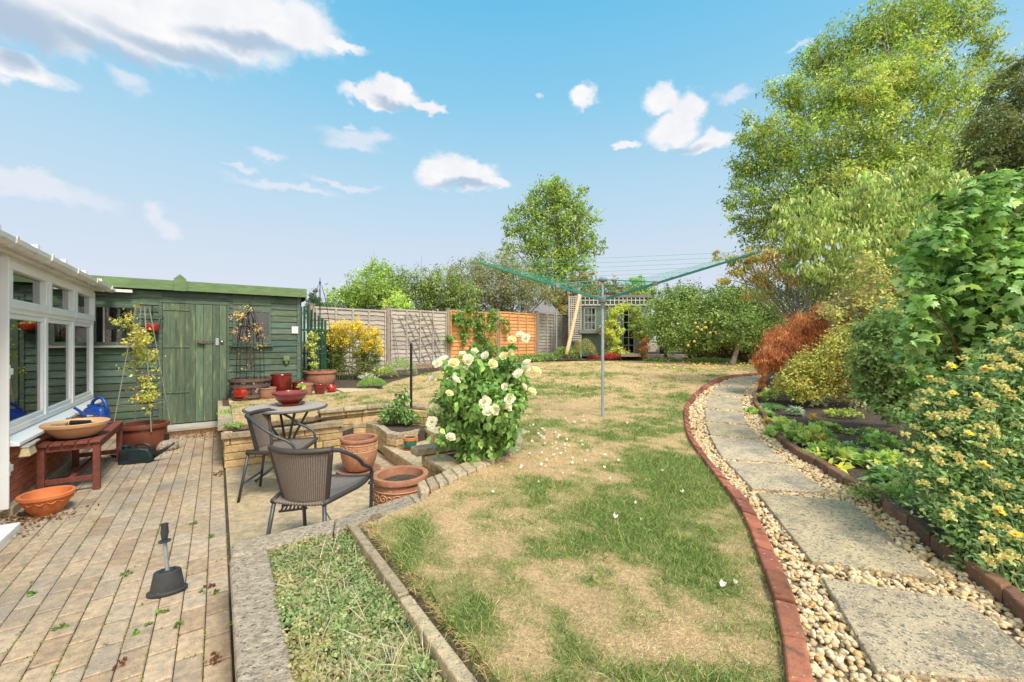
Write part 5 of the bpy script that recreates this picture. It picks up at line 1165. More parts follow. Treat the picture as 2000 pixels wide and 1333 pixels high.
# ================================================================== FENCES AND BACK BUILDINGS
FP0 = Vector((-4.66, 9.77)); FD = Vector((.7071, .7071))
def ftop(s): return 2.18+.030*s
def FPT(s, z, off=0): p = FP0+FD*s+Vector((FD.y, -FD.x))*off; return Vector((p.x, p.y, z))
def fs(px):   # distance along the fence where it stands behind photo column px
    t = (px-CX)/F; return (t*FP0.y-FP0.x)/(FD.x-t*FD.y)
posts = [fs(x) for x in (609, 757, 874, 971, 1047, 1111)]
plab = ['silvered overlap fence panel behind the goldenrod', 'silvered overlap fence panel with a lattice leaning on it', 'new orange fence panel behind the green climber, left of two', 'new orange fence panel right of the climber', 'dark weathered fence panel next to the summerhouse trellis']
FN = thing('overlap_fence', 'long overlap panel fence of silvered and new orange panels along the back left', 'fence', FPT(posts[0], .4), 0)
for i in range(5):
    s0, s1 = posts[i]+.05, posts[i+1]-.05; rg = random.Random(50+i); mat = M['orangewood'] if i in (2, 3) else M['greywood']
    mb = MB()
    zb = ftop((s0+s1)/2)-1.78; zt = ftop((s0+s1)/2)-.04; n = 15; bh = (zt-zb)/n
    for k in range(n):
        z = zb+k*bh; kk = rg.uniform(.8, 1.15); 
        if i == 4: kk *= .7
        mb.cc = (kk, kk*rg.uniform(.95, 1.02), kk*rg.uniform(.9, 1.02)); m_ = 14; wv = [rg.uniform(-.013, .013) if i not in (2, 3) else rg.uniform(-.003, .003) for _ in range(m_+1)]
        for j in range(m_):
            a, b = s0+(s1-s0)*j/m_, s0+(s1-s0)*(j+1)/m_; za, zb_ = z+wv[j], z+wv[j+1]
            mb.hexa([FPT(a, za, .034), FPT(b, zb_, .034), FPT(b, zb_, .022), FPT(a, za, .022), FPT(a, za+bh+.02, .008), FPT(b, zb_+bh+.02, .008), FPT(b, zb_+bh+.02, -.002), FPT(a, za+bh+.02, -.002)])
    pn = mb.build('fence_panel', mat, FN, world=True, col=True); pn['label'] = plab[i]
    mb = MB(); k_ = .95
    mb.cc = (k_,)*3
    def fb(a, b, z0, z1, o0, o1):
        mb.hexa([FPT(a, z0, o1), FPT(b, z0, o1), FPT(b, z0, o0), FPT(a, z0, o0), FPT(a, z1, o1), FPT(b, z1, o1), FPT(b, z1, o0), FPT(a, z1, o0)])
    fb(s0, s1, zt, zt+.04, -.03, .045)
    for q in [s0+(s1-s0)*r for r in (.02, .27, .5, .73, .98)]: fb(q-.018, q+.018, zb, zt, .038, .056)
    o = mb.build('frame', mat, FN, world=True, col=True); o.parent = pn
for i, s_ in enumerate(posts):
    mb = MB(); z1 = ftop(s_)+.06; mb.box(tuple(FPT(s_, (z1+.2)/2, .01)), (.095, .095, z1-.2), R(45)); mb.box(tuple(FPT(s_, z1+.012, .01)), (.115, .115, .025), R(45))
    mb.build('fence_post', M['post'], FN, world=True, bevel=.004)
# lattice leaning on the second panel
t = thing('lattice_trellis', 'grey expanding lattice hanging crooked on the silvered fence panel', 'trellis', FPT(fs(820), .6, .1)); 
def fpx(px, py, off=.09):
    s_ = fs(px); p = FPT(s_, 0, off); return PD(px, py, p.y)
M['lattice'] = pm('lattice_wood', (.34, .31, .28), (.24, .22, .2), 6, .9, .4)
L1 = [((778, 618), (823, 716)), ((790, 616), (834, 716)), ((800, 613), (846, 712)), ((812, 613), (856, 705)), ((824, 612), (866, 703)), ((836, 612), (860, 670))]
L2 = [((776, 624), (812, 617)), ((780, 638), (834, 620)), ((790, 652), (842, 632)), ((798, 668), (850, 650)), ((806, 684), (858, 664)), ((816, 700), (862, 684))]
mb = MB()
for a, b in L1: mb.tube([fpx(*a, .075), fpx(*b, .075)], .010, 4)
for a, b in L2: mb.tube([fpx(*a, .095), fpx(*b, .095)], .010, 4)
mb.build('lattice', M['lattice'], t, world=True)
for k, (a, b) in enumerate((((766, 620), (780, 705)), ((845, 622), (857, 700)))):
    mb = MB(); mb.tube([fpx(*a, .12), fpx(*b, .25)], .012, 5); o = mb.build('wooden_stake', M['lattice']); tag(o, ('thin stake leaning on the fence left of the lattice', 'thin stake leaning on the fence right of the lattice')[k], 'stake')
# green pickets between shed and fence
t = thing('picket_trellis', 'dark green picket screen between the shed and the fence', 'fence', PD(612, 735, 8.4))
mb = MB(); tops = [(588, 600), (594, 599), (601, 601), (608, 606), (615, 611), (622, 617), (629, 622), (635, 627)]
for i, (x, y) in enumerate(tops): mb.pbox(x-2.0, y, x+2.0, 740, 8.35+i*.09, .016)
mb.build('pickets', M['trellisgreen'], t, world=True)
for y in (645, 690, 722):
    mb = MB(); a, b = PD(585, y, 8.37), PD(637, y+3, 9.02); d = b-a; mb.tube([a, b], .018, 4); mb.build('rail', M['trellisgreen'], t, world=True)
t = thing('water_butt', 'dark blue-grey plastic water butt behind the green pickets', 'water butt', PD(625, 722, 9.4)); mb = MB(); h_ = PD(625, 645, 9.4).z-t.location.z
mb.lathe([(.22, 0), (.26, .05), (.27, h_*.5), (.26, h_-.03), (.27, h_-.02), (.27, h_)], 24); M['butt'] = pm('butt_plastic', (.05, .07, .11), (.04, .05, .08), 6, .5, .05); mb.build('barrel', M['butt'], t, smooth=True)
mb = MB(); mb.lathe([(.275, 0), (.28, .03), (.02, .06)], 24, (0, 0, h_+.002)); mb.build('lid', M['white'], t, smooth=True)
# neighbour's shed roof beyond the fence
t = thing('neighbour_shed', 'small shed with grey felt gable roof beyond the fence', 'shed', PD(1052, 700, 19.5)); d = 19.5
def p3(x, y, dd): return tuple(PD(x, y, dd))
mb = MB(); mb.pbox(1022, 610, 1086, 705, 19.6, 2.0); mb.build('wall', M['darkbrick'], t, world=True)
mb = MB(); A_, B_, C_, D_ = Vector(p3(1013, 612, 19.4)), Vector(p3(1093, 612, 19.4)), Vector(p3(1070, 587, 20.6)), Vector(p3(1034, 587, 20.6)); E_ = Vector((B_.x, 21.8, B_.z)); H_ = Vector((A_.x, 21.8, A_.z))
mb.add([A_, B_, C_, D_, E_, H_], [(0, 1, 2, 3), (1, 4, 2), (4, 5, 3, 2), (5, 0, 3), (0, 5, 4, 1)]); mb.build('roof', M['slateroof'], t, world=True)
mb = MB(); mb.pbox(1013, 611.5, 1093, 615, 19.36, .04); mb.build('fascia_board', M['post'], t, world=True)
# grey pole, white timber prop
q0 = PD(1087, 700, 15.6); mb = MB(); mb.tube([Vector((q0.x, q0.y, .5)), PD(1087, 604, 15.6)], .03, 8); o = mb.build('metal_pole', M['galv'], smooth=True); tag(o, 'plain grey metal pole in front of the dark fence panel', 'pole')
mb = MB(); a, b = G(1106, 703), PD(1133, 572, 14.6); b = PD(1133, 572, 14.7); a = PD(1106, 694, 14.0); mb.tube(smoothpath([a, a.lerp(b, .5)+Vector((.01, 0, 0)), b], 4), .065, 8); o = mb.build('timber_prop', M['log'], smooth='all'); tag(o, 'pale debarked log leaning against the summerhouse trellis', 'log')
# summerhouse
SD = 15.5; t = thing('summerhouse', 'dark green summerhouse with lattice frieze and georgian glazed door', 'summerhouse', PD(1190, 697, SD))
def pb(name, mat, boxes, par=t, **k):
    mb = MB()
    for x0, y0, x1, y1, d, th in boxes: mb.pbox(x0, y0, x1, y1, d, th)
    return mb.build(name, mat, par, world=True, **k)
pb('wall', M['summer'], [(1133, 645, 1186, 697, SD, .08), (1133, 596, 1140, 645, SD, .08), (1163, 596, 1186, 645, SD, .08), (1140, 596, 1163, 601, SD, .08), (1206, 596, 1216, 697, SD, .08), (1240, 596, 1262, 697, SD, .08), (1186, 596, 1240, 599, SD, .08)])
pb('side_wall', M['summer'], [(1259, 590, 1262, 697, SD+.1, 2.3), (1133, 590, 1136, 697, SD+.1, 2.3), (1136, 590, 1259, 697, SD+2.3, .08)])
pb('inner_floor', M['darkroom'], [(1137, 692, 1258, 697, SD+.1, 2.2)])
pb('roof', M['slateroof'], [(1122, 577, 1272, 582, SD-.12, 2.7)]); pb('fascia_board', M['summer'], [(1126, 583, 1262, 597, SD-.03, .03), ])
fr = [(1126, 578, 1262, 579.4, SD-.10, .02), (1126, 586.5, 1262, 588, SD-.10, .02), (1126, 595.5, 1262, 597.5, SD-.10, .02)]+[(x, 578, x+1.3, 597, SD-.12, .02) for x in np.arange(1126, 1262, 8.2)]
pb('frieze_lattice', M['trelliswhite'], fr)
def gwin(x0, y0, x1, y1, nx, ny, name):
    w = MB(); b = []
    for i in range(nx+1): x = x0+(x1-x0)*i/nx; w.pbox(x-.7 if 0 < i < nx else x-1.2, y0, x+.7 if 0 < i < nx else x+1.2, y1, SD-.03, .05)
    for j in range(ny+1): y = y0+(y1-y0)*j/ny; w.pbox(x0, y-.7 if 0 < j < ny else y-1.2, x1, y+.7 if 0 < j < ny else y+1.2, SD-.028, .045)
    o = w.build(name, M['summer2'], t, world=True); w = MB(); w.pbox(x0, y0, x1, y1, SD+.03, .01); g = w.build('pane', M['shedglass'], t, world=True); g.parent = o; return o
M['summer2'] = pm('window_sage', (.26, .33, .28), (.2, .26, .22), 5, .7, .1)
gwin(1141, 602, 1163, 645, 3, 3, 'window'); gwin(1188, 601, 1205, 690, 2, 6, 'door'); gwin(1217, 601, 1239, 690, 2, 6, 'door')
pb('curtain', M['redcurtain'], [(1145, 604, 1156, 644, SD+.25, .03)]); pb('sill', M['slateroof'], [(1130, 645.5, 1172, 652, SD-.25, .24)])
tr = [(x, 580, x+1.2, 668, SD-.2, .015) for x in np.arange(1112, 1134, 3.6)]+[(1112, y, 1134, y+1.2, SD-.217, .015) for y in np.arange(580, 668, 4.2)]
t2 = thing('trellis_screen', 'off-white square lattice panel on the left of the summerhouse', 'trellis', PD(1122, 700, SD-.2)); o = pb('lattice', M['trelliswhite'], tr, t2); pb('frame', M['trelliswhite'], [(1110.5, 578, 1112, 700, SD-.2, .03), (1134, 578, 1135.5, 700, SD-.2, .03)], t2)
mb = MB(); mb.pbox(1213, 692, 1252, 698, 14.6, .8); o = mb.build('doorstep', M['slab'], bevel=.01); tag(o, 'low stone step in front of the summerhouse door', 'step')
mb = MB(); mb.pbox(1256, 672, 1284, 689, 15.0, .5); o = mb.build('storage_box', M['intwall'], bevel=.02); tag(o, 'beige storage box beside the summerhouse', 'box')
c = PD(1295, 692, 14.9); t3 = mkpot('plant_pot', 'black pot beside the beige storage box', c, potprof(.15, .26, .1), M['black'], (.12, .2))
mb = MB(); mb.pbox(1262, 693, 1345, 700, 14.4, .25); o = mb.build('timber_sleeper', M['post'], bevel=.01); tag(o, 'low timber sleeper edging under the leaning apple tree', 'sleeper')
# dead brushwood screen at the back
rng_ = np.random.default_rng(7); n = 9000; x = rng_.uniform(0, 1, n); aa, bb = PD(1335, 706, 14.6), PD(1520, 708, 13.6); P_ = np.array(aa)[None]*(1-x[:, None])+np.array(bb)[None]*x[:, None]
P_[:, 1] += rng_.normal(0, .10, n); P_[:, 2] = rng_.uniform(.70, 1.35, n)
tag(scatter('brushwood_screen', 'blade', P_, rng_.normal(0, .35, (n, 3))+np.array([0, 0, .8]), rng_.normal(0, 1, (n, 3)), rng_.uniform(.12, .3, n), pal(rng_, [(.20, .12, .055), (.13, .08, .04), (.27, .18, .08), (.10, .09, .03)], n), M['leaf'], wid=1.4), 'low brown dry brushwood hedge under the apple trees', 'hedge')
# glimpses of white garden wall behind the apple trees
mb = MB(); mb.pbox(1290, 668, 1500, 688, 17.5, .2); o = mb.build('garden_wall', M['intwall']); tag(o, 'pale low wall glimpsed behind the apple trees', 'wall')
# telephone wire end on the right: thin wire
# ================================================================== TREES BEYOND
def tree(name, label, base, blobs, n, L, palette, r0, bark='bark', seed=1, group=None, cat='tree', tpl='quad', up=.5, droop=.2, per=26, sub=.2, shell=.45, jit=.12, wid=1., twigs=3, fork=.45, wood='trunk', crown_name='crown'):
    t = thing(name, label, cat, base, 0, group); crown(crown_name, t, blobs, n, L, palette, tpl, None, seed, up, droop, per, sub, shell, jit, wid)
    mb = MB(); limbs(mb, base, blobs, r0, seed, fork, twigs); mb.build(wood, M[bark], t, smooth='all', world=True); return t
P_BIRCH = [(.155, .21, .05, 3), (.11, .17, .04, 2), (.22, .28, .06, 3), (.34, .38, .09, 1.4)]
D = 16.
bl = [PB(1720, 60, 75, D), PB(1800, 40, 85, D), PB(1880, 45, 60, D), PB(1930, 100, 45, D), PB(1640, 110, 65, D+1), PB(1590, 120, 45, D+1), PB(1540, 180, 45, D), PB(1600, 200, 75, D), PB(1690, 170, 85, D-1),
      PB(1780, 150, 90, D-1.5), PB(1860, 190, 75, D-1), PB(1480, 250, 45, D), PB(1530, 290, 80, D), PB(1620, 290, 85, D-1.5), PB(1720, 280, 80, D-2), PB(1820, 290, 85, D-1.5), PB(1900, 270, 70, D),
      PB(1470, 330, 55, D+1), PB(1455, 390, 45, D), PB(1520, 390, 75, D), PB(1600, 390, 80, D-1.5), PB(1440, 430, 34, D), PB(1700, 370, 90, D-2), PB(1800, 380, 90, D-2), PB(1900, 360, 80, D), PB(1950, 150, 40, D+1), PB(1500, 460, 60, D)]
bl = [(b[0], b[1], b[2], b[3]*.86, b[4]*.8, b[5]*.8) for b in bl]
t = tree('birch_tree', 'very tall airy green tree with white stems, rising behind the right hand shrubs', Vector((14.0, 16., .8)), bl, 80000, .13, P_BIRCH, .20, 'palebark', 3, per=34, sub=.27, shell=.25, twigs=7, tpl='thin', wid=1.7, droop=.35)
crown('yellow_sprays', t, [PB(1690, 160, 34, D-2.4), PB(1750, 140, 30, D-2.4), PB(1780, 130, 24, D-2.2), PB(1740, 215, 30, D-2), PB(1650, 350, 30, D-2.5), PB(1710, 190, 30, D-2.3)], 3600, .11, [(.30, .34, .09), (.25, .31, .08), (.36, .36, .12)], 'thin', None, 9, per=22, sub=.24, wid=1.7)
# middle tree
D = 23.
bl = [PB(1075, 385, 45, D), PB(1120, 395, 38, D), PB(1040, 410, 38, D), PB(1090, 430, 55, D), PB(1150, 425, 26, D), PB(1010, 440, 34, D), PB(1050, 470, 48, D), PB(1120, 470, 48, D), PB(1000, 485, 26, D), PB(1155, 480, 30, D+1), PB(1080, 520, 55, D), PB(1040, 540, 40, D), PB(1130, 525, 36, D), PB(1085, 365, 24, D)]
tree('field_maple', 'round headed green tree standing alone beyond the fence, left of the dryer pole', Vector((2.38, 23., .85)), [(b[0], b[1], b[2], b[3]*.85, b[4]*.8, b[5]*.85) for b in bl], 24000, .125, [(.16, .23, .05, 3), (.23, .30, .07, 3), (.11, .17, .04, 2), (.33, .38, .10, 1)], .22, 'palebark', 5, per=20, sub=.22, shell=.25, twigs=5)
# shrubs and small trees beyond the fence
P_SH = [(.15, .20, .06, 3), (.20, .26, .085, 3), (.10, .14, .04, 2), (.28, .32, .12, 1)]
P_DULL = [(.16, .19, .08, 3), (.21, .24, .11, 2), (.11, .13, .05, 2), (.30, .24, .20, 1), (.26, .20, .16, .6)]
back = [
 ('ash_shrub', 'light green feathery shrub showing highest behind the goldenrod fence panel', 13.5, [(740, 535, 28), (720, 560, 38), (765, 560, 34), (690, 580, 30), (660, 590, 28), (750, 590, 44), (700, 605, 40), (645, 600, 18)], 15000, .085, [(.22, .30, .07, 3), (.15, .22, .05, 2), (.30, .36, .11, 1)], 'thin', 1.8),
 ('hedge_shrub', 'grey-green willowy shrub behind the first and second fence panels', 14.5, [(800, 560, 32), (840, 545, 28), (870, 565, 40), (820, 590, 44), (775, 590, 30), (905, 580, 34), (850, 600, 40)], 17000, .085, P_SH, 'thin', 1.6),
 ('buddleia_shrub', 'big dull green shrub with brownish spent flower heads, behind the orange fence', 15.5, [(940, 525, 30), (985, 520, 32), (900, 535, 28), (960, 555, 48), (1010, 550, 42), (910, 575, 40), (1005, 590, 40), (950, 595, 46), (1040, 570, 30), (880, 590, 28), (1075, 575, 26)], 26000, .085, P_DULL, 'thin', 1.6),
 ('hawthorn_tree', 'reddish tinged hedge tree behind the neighbour\'s grey roof', 22.0, [(1105, 575, 30), (1075, 590, 28), (1140, 565, 34), (1180, 572, 30), (1215, 580, 26), (1100, 615, 34), (1150, 600, 36)], 14000, .11, [(.16, .16, .05, 3), (.24, .15, .06, 2), (.12, .15, .04, 2), (.32, .20, .07, 1)], 'quad', 1.),
 ('far_tree', 'small bright green tree peeping over the summerhouse roof, right of the dryer pole', 24.0, [(1243, 558, 18), (1232, 575, 22), (1262, 572, 20), (1250, 595, 26)], 4500, .13, [(.17, .25, .06), (.24, .33, .09)], 'quad', 1.),
 ('laurel_hedge', 'mixed evergreen hedge along the back behind the apple trees', 19.0, [(1300, 585, 26), (1340, 580, 28), (1380, 585, 28), (1420, 580, 30), (1460, 575, 34), (1500, 565, 40), (1330, 620, 40), (1400, 620, 44), (1470, 620, 48), (1540, 600, 60), (1290, 620, 30), (1600, 590, 70), (1680, 590, 80), (1520, 655, 50)], 26000, .10, [(.07, .12, .035, 3), (.11, .17, .05, 3), (.16, .20, .07, 1), (.22, .22, .09, .6)], 'quad', 1.),
 ('pine_tree', 'small dark pointed conifer just right of the shed roof', 12.0, [(613, 570, 7), (613, 582, 11), (614, 595, 16), (613, 610, 20), (640, 605, 14)], 7000, .05, [(.05, .10, .04, 3), (.09, .15, .05, 1)], 'thin', 1.4),
 ('lime_shrub', 'pale lime leaved shrub poking above the second fence post', 12.8, [(775, 585, 18), (768, 600, 20), (790, 603, 16)], 3500, .07, [(.28, .36, .09), (.36, .42, .14)], 'quad', 1.)]
for i, (nm, lb, d, bls, n, L, P, tp, wd) in enumerate(back):
    B_ = [PB(x, y, r, d+random.Random(i*31+k).uniform(-.5, .5)) for k, (x, y, r) in enumerate(bls)]; xm = sum(b[0] for b in bls)/len(bls)
    base = Vector(((xm-CX)/F*d, d, float(zl(d)))); tree(nm, lb, base, B_, n, L, P, .07, seed=20+i, cat='tree' if 'tree' in nm or 'ash' in nm else 'shrub', tpl=tp, wid=wd, per=22, sub=.22, shell=.4, twigs=4)
# sprigs rising from the hedge tops
rng_ = np.random.default_rng(77)
# apple trees
P_AP = [(.13, .19, .05, 3), (.18, .25, .075, 3), (.09, .14, .035, 2), (.28, .33, .14, 1.2)]
D = 13.2
a1 = [PB(1300, 600, 30, D), PB(1335, 590, 34, D), PB(1370, 600, 30, D), PB(1285, 640, 28, D), PB(1325, 635, 46, D-.3), PB(1370, 645, 34, D), PB(1310, 665, 26, D), PB(1350, 672, 22, D), PB(1345, 575, 16, D)]
t = tree('apple_tree', 'apple tree with a leaning dark trunk, nearest the summerhouse', G(1298, 703), a1, 24000, .062, P_AP, .07, 'bark', 41, group='old apple trees at the back of the lawn', per=20, sub=.24, shell=.4, fork=.35)
D = 12.6
a2 = [PB(1415, 595, 34, D), PB(1460, 595, 34, D), PB(1500, 610, 30, D), PB(1395, 630, 34, D), PB(1440, 635, 44, D-.3), PB(1490, 640, 38, D), PB(1385, 665, 24, D), PB(1470, 670, 24, D), PB(1520, 640, 24, D), PB(1430, 575, 18, D)]
base = G(1430, 713)
t2_ = tree('apple_tree', 'apple tree with an upright pale trunk and yellow apples, right of the leaning one', base, a2, 25000, .062, P_AP, .09, 'palebark', 42, group='old apple trees at the back of the lawn', per=20, sub=.24, shell=.4, fork=.6)
rg = random.Random(3); ap = None
AP = [(1358, 632), (1377, 631), (1376, 641), (1389, 631), (1362, 640), (1370, 645), (1379, 641), (1398, 650), (1421, 657), (1387, 651), (1360, 650), (1440, 640), (1454, 647), (1465, 660), (1410, 668), (1356, 668), (1344, 676), (1448, 668)]
for i, (x, y) in enumerate(AP):
    if ap is None:
        mb = MB(); mb.ball((0, 0, 0), .042, 10, (1, 1, .92)); ap = mb.build('apple', M['apple'], t2_, smooth='all'); o = ap
    else: o = ap.copy(); C.objects.link(o)
    o.parent = t2_ if x > 1352 else t; o.location = PD(x, y, 12.0+rg.uniform(-.05, .25))-o.parent.location
fa = None; WIND = [(1415+rg.gauss(0, 60), 711+rg.uniform(-1, 7)) for _ in range(26)]+[(1355, 715), (1316, 722), (1265, 715), (1392, 723), (1430, 726), (1306, 708), (1344, 707), (1460, 722)]
for i, (x, y) in enumerate(WIND):
    if fa is None: mb = MB(); mb.ball((0, 0, .03), .036, 10, (1, 1, .92)); fa = mb.build('fallen_apple', M['apple'], None, smooth='all'); o = fa
    else:
        o = fa.copy(); 
        if i in (5, 11, 18, 27): pass
        C.objects.link(o)
    o.location = G(x, y); o.scale = (1,)*3; o.rotation_euler = (rg.random()*6, rg.random()*6, 0); o.rotation_euler = (0, 0, rg.random()*6)
    tag(o, 'yellow windfall apple lying on the dry grass beneath the apple trees', 'apple', 'windfall apples under the trees')

# ================================================================== NEAR PLANTS
def BL(lst, d, jit=.0, seed=0):
    rg = random.Random(seed); return [PB(x, y, r, d+rg.uniform(-jit, jit)) for x, y, r in lst]
def shrub(name, label, base, blobs, n, L, P, cat='shrub', r0=.02, tpl='quad', mat=None, seed=1, stem='stem', stemname='stems', leafname='foliage', twigs=3, multi=1, group=None, **k):
    t = thing(name, label, cat, base, 0, group); crown(leafname, t, blobs, n, L, P, tpl, mat, seed, **k)
    mb = MB(); rg = random.Random(seed)
    for m_ in range(multi):
        sub = blobs if multi == 1 else rg.sample(blobs, max(2, len(blobs)//multi+1)); b0 = Vector(base)+Vector((rg.uniform(-.06, .06), rg.uniform(-.05, .05), 0))*(multi > 1)
        limbs(mb, b0, sub, r0, seed+m_, .4, twigs)
    mb.build(stemname, M[stem], t, smooth='all', world=True); return t
# rose bush with blooms
RB = PZ(922, 896, .37)
rbl = BL([(930, 850, 46), (900, 805, 50), (965, 795, 50), (900, 750, 36), (958, 735, 40), (1000, 725, 24), (930, 705, 26), (1003, 785, 28), (882, 850, 24), (868, 790, 20), (985, 845, 28), (940, 872, 30), (915, 880, 20), (995, 690, 16), (1010, 755, 22), (885, 730, 18)], 3.5, .12, 2)
rose = shrub('rose_bush', 'large rose bush covered in cream blooms at the corner of the seating area', RB, rbl, 6200, .064, [(.13, .22, .06, 4), (.17, .27, .075, 3), (.09, .16, .045, 2), (.25, .34, .11, 1.4)], r0=.016, tpl='leaf', mat=M['leaf_gloss'], seed=5, multi=4, per=14, sub=.3, shell=.35, up=.9, droop=.4)
def rosehead(seed, P):
    rng = np.random.default_rng(seed); pos = []; d = []; nn = []; L = []
    for ring, (n, tilt, ln) in enumerate(((7, .15, .046), (6, .55, .042), (6, 1.0, .034), (5, 1.8, .026), (4, 4, .018))):
        for k in range(n):
            w = 2*math.pi*(k+ring*.4)/n+rng.normal(0, .12); v = np.array([math.cos(w), math.sin(w), tilt*(1+rng.normal(0, .15))]); v /= np.linalg.norm(v)
            pos.append(v*np.array([.004, .004, 0])); d.append(v); nn.append(np.array([-math.cos(w)*.9, -math.sin(w)*.9, .5])); L.append(ln*rng.uniform(.85, 1.15))
    return np.array(pos), np.array(d), np.array(nn), np.array(L), pal(rng, P, len(L), .04)
heads = []
for sd, P in ((1, [(.86, .82, .66), (.88, .86, .76)]), (2, [(.87, .83, .58), (.85, .81, .48), (.88, .86, .68)]), (3, [(.88, .87, .82), (.86, .84, .74)])):
    p, d, nn, L, c = rosehead(sd, P); heads.append((p, d, nn, L*1.12, c))
BLM = [(848, 740, 2), (854, 711, 2), (868, 704, 2), (843, 826, 2), (864, 764, 1), (888, 745, 2), (904, 694, 0), (927, 689, 0), (984, 697, 1), (997, 690, 1), (949, 696, 2), (999, 665, 1), (1016, 655, 2), (1027, 662, 2), (1030, 710, 2), (1014, 732, 2), (1028, 722, 2),
       (1045, 727, 1), (987, 757, 0), (1022, 757, 0), (1037, 767, 1), (995, 782, 2), (985, 792, 0), (946, 786, 2), (953, 806, 2), (969, 801, 0), (990, 797, 0), (848, 801, 0), (885, 712, 1), (960, 712, 1), (915, 705, 0), (876, 770, 1), (880, 857, 0)]
proto = {}
rg = random.Random(12)
for x, y, k in BLM:
    sc_ = rg.uniform(.62, 1.0); dd = 3.5-(.30 if 870 < x < 1010 and y > 700 else .1)+rg.uniform(-.08, .08)
    if k not in proto:
        p, d, nn, L, c = heads[k]; o = scatter('rose_bloom', 'petal', p, d, nn, L, c, M['petal'], rose, world=False); proto[k] = o
    else: o = proto[k].copy(); C.objects.link(o); o.parent = rose
    q = PD(x, y, dd); o.location = q-RB; o.scale = (sc_,)*3; o.rotation_euler = (R(55)+rg.uniform(-.5, .5), rg.uniform(-.5, .5), rg.uniform(-.9, .9))
# small rose in the pocket bed
shrub('rose_plant', 'small leafy young rose in the pocket bed beside the black post', PZ(784, 828, .275), BL([(780, 805, 16), (760, 812, 13), (796, 816, 11), (785, 776, 10), (778, 790, 12), (748, 818, 8), (810, 815, 7)], 5.55, .06, 3), 1500, .045, [(.13, .22, .07, 3), (.20, .28, .10, 2), (.08, .14, .04, 2)], r0=.008, tpl='leaf', mat=M['leaf_gloss'], seed=8, multi=3, per=10, sub=.35, cat='rose')
# --- right hand border, near to far
def fdep(y): return 2.22 if y < 800 else (2.22-(y-800)*.0016 if y < 1060 else 1.80-(y-1060)*.0012)
FB = [(1965, 740, 50), (1905, 790, 55), (1850, 850, 50), (1950, 860, 75), (1875, 945, 50), (1965, 985, 75), (1935, 1060, 46), (1985, 1120, 50), (2040, 800, 90), (2050, 980, 100), (1835, 800, 28), (1812, 880, 24), (2050, 1120, 70), (1985, 1180, 36), (2040, 1220, 60), (1915, 1100, 30), (1860, 1010, 34), (1800, 935, 24), (1990, 680, 34), (1900, 1010, 34), (1955, 1150, 34), (1880, 880, 60), (1795, 820, 18), (1890, 1060, 26)]
fl = shrub('flowering_shrub', 'dense shrub with clusters of faded and bright yellow flowers, at the right edge in front', G(1985, 1170), [PB(x, y, r, fdep(y), asp=.95) for x, y, r in FB],
           64000, .028, [(.11, .18, .065, 3), (.15, .23, .085, 3), (.07, .12, .04, 2), (.22, .29, .11, 1.2)], r0=.008, tpl='thin', wid=1.9, mat=M['leaf_gloss'], seed=11, multi=6, per=16, sub=.26, shell=.45, up=.7, droop=-.3)
def cluster(seed, fresh):
    rng = np.random.default_rng(seed); n = 60; q = nrmz(rng.normal(0, 1, (n, 3))); q[:, 2] = np.abs(q[:, 2]); c0 = rng.normal(0, .012, (9, 3)); c0[:, 2] *= .9; i = rng.integers(0, 9, n)
    pos = c0[i]; d = q; L = rng.uniform(.011, .020, n); col = pal(rng, [(.80, .70, .30, 4), (.82, .77, .44, 4), (.50, .30, .14, 1.3), (.50, .55, .20, 3)], n, .1)
    if fresh:
        w = np.arange(5)*2*math.pi/5; p2 = np.column_stack([np.zeros(5), np.zeros(5), np.full(5, .014)]); d2 = np.column_stack([np.cos(w), np.sin(w), np.full(5, .25)])
        return [(pos, d, rng.normal(0, 1, (n, 3)), L, col), (p2, d2, np.tile([0, 0, 1.], (5, 1)), np.full(5, .027), np.tile([.85, .68, .03], (5, 1)))]
    return [(pos, d, rng.normal(0, 1, (n, 3)), L, col)]
CL = []; rng_ = np.random.default_rng(33); protoC = []
for sd, fr_ in ((1, 0), (2, 0), (3, 1)):
    parts = cluster(sd, fr_); P_ = [np.concatenate([q[i] for q in parts]) for i in range(5)]; protoC.append(P_)
FLW = [(1855, 718), (1835, 745), (1880, 700), (1925, 725), (1965, 640), (1990, 655), (1950, 668), (1990, 700), (1950, 750), (1900, 740), (1860, 770), (1905, 775), (1815, 742), (1783, 795), (1800, 785), (1836, 790), (1845, 772), (1930, 790), (1970, 770), (1995, 760), (1880, 812), (1850, 812), (1820, 815), (1785, 835),
       (1765, 848), (1790, 870), (1825, 880), (1850, 840), (1935, 850), (1985, 830), (1960, 885), (1915, 870), (1780, 905), (1832, 900), (1875, 905), (1918, 912), (1995, 940), (1840, 940), (1865, 965), (1890, 975), (1925, 965), (1955, 945), (1985, 995), (1945, 1000), (1870, 985), (1985, 1050), (1965, 1080), (1900, 975), (1905, 835), (1940, 700), (1975, 720), (1890, 850), (1810, 765), (1776, 880), (1925, 1025), (1960, 1030)]
_r = random.Random(8)
for _ in range(44):
    b = _r.choice(FB[:19]); a_ = _r.uniform(0, 6.28); q_ = _r.uniform(.2, .95); x_, y_ = b[0]+b[2]*q_*math.cos(a_), b[1]+b[2]*q_*math.sin(a_)
    if x_ < 2010 and y_ < 1110: FLW.append((x_, y_))
BR_ = {(1815, 742), (1925, 725), (1890, 850), (1918, 912), (1945, 1000), (1855, 718), (1835, 790), (1970, 770), (1905, 775), (1985, 1050), (1860, 770)}
pc = {}
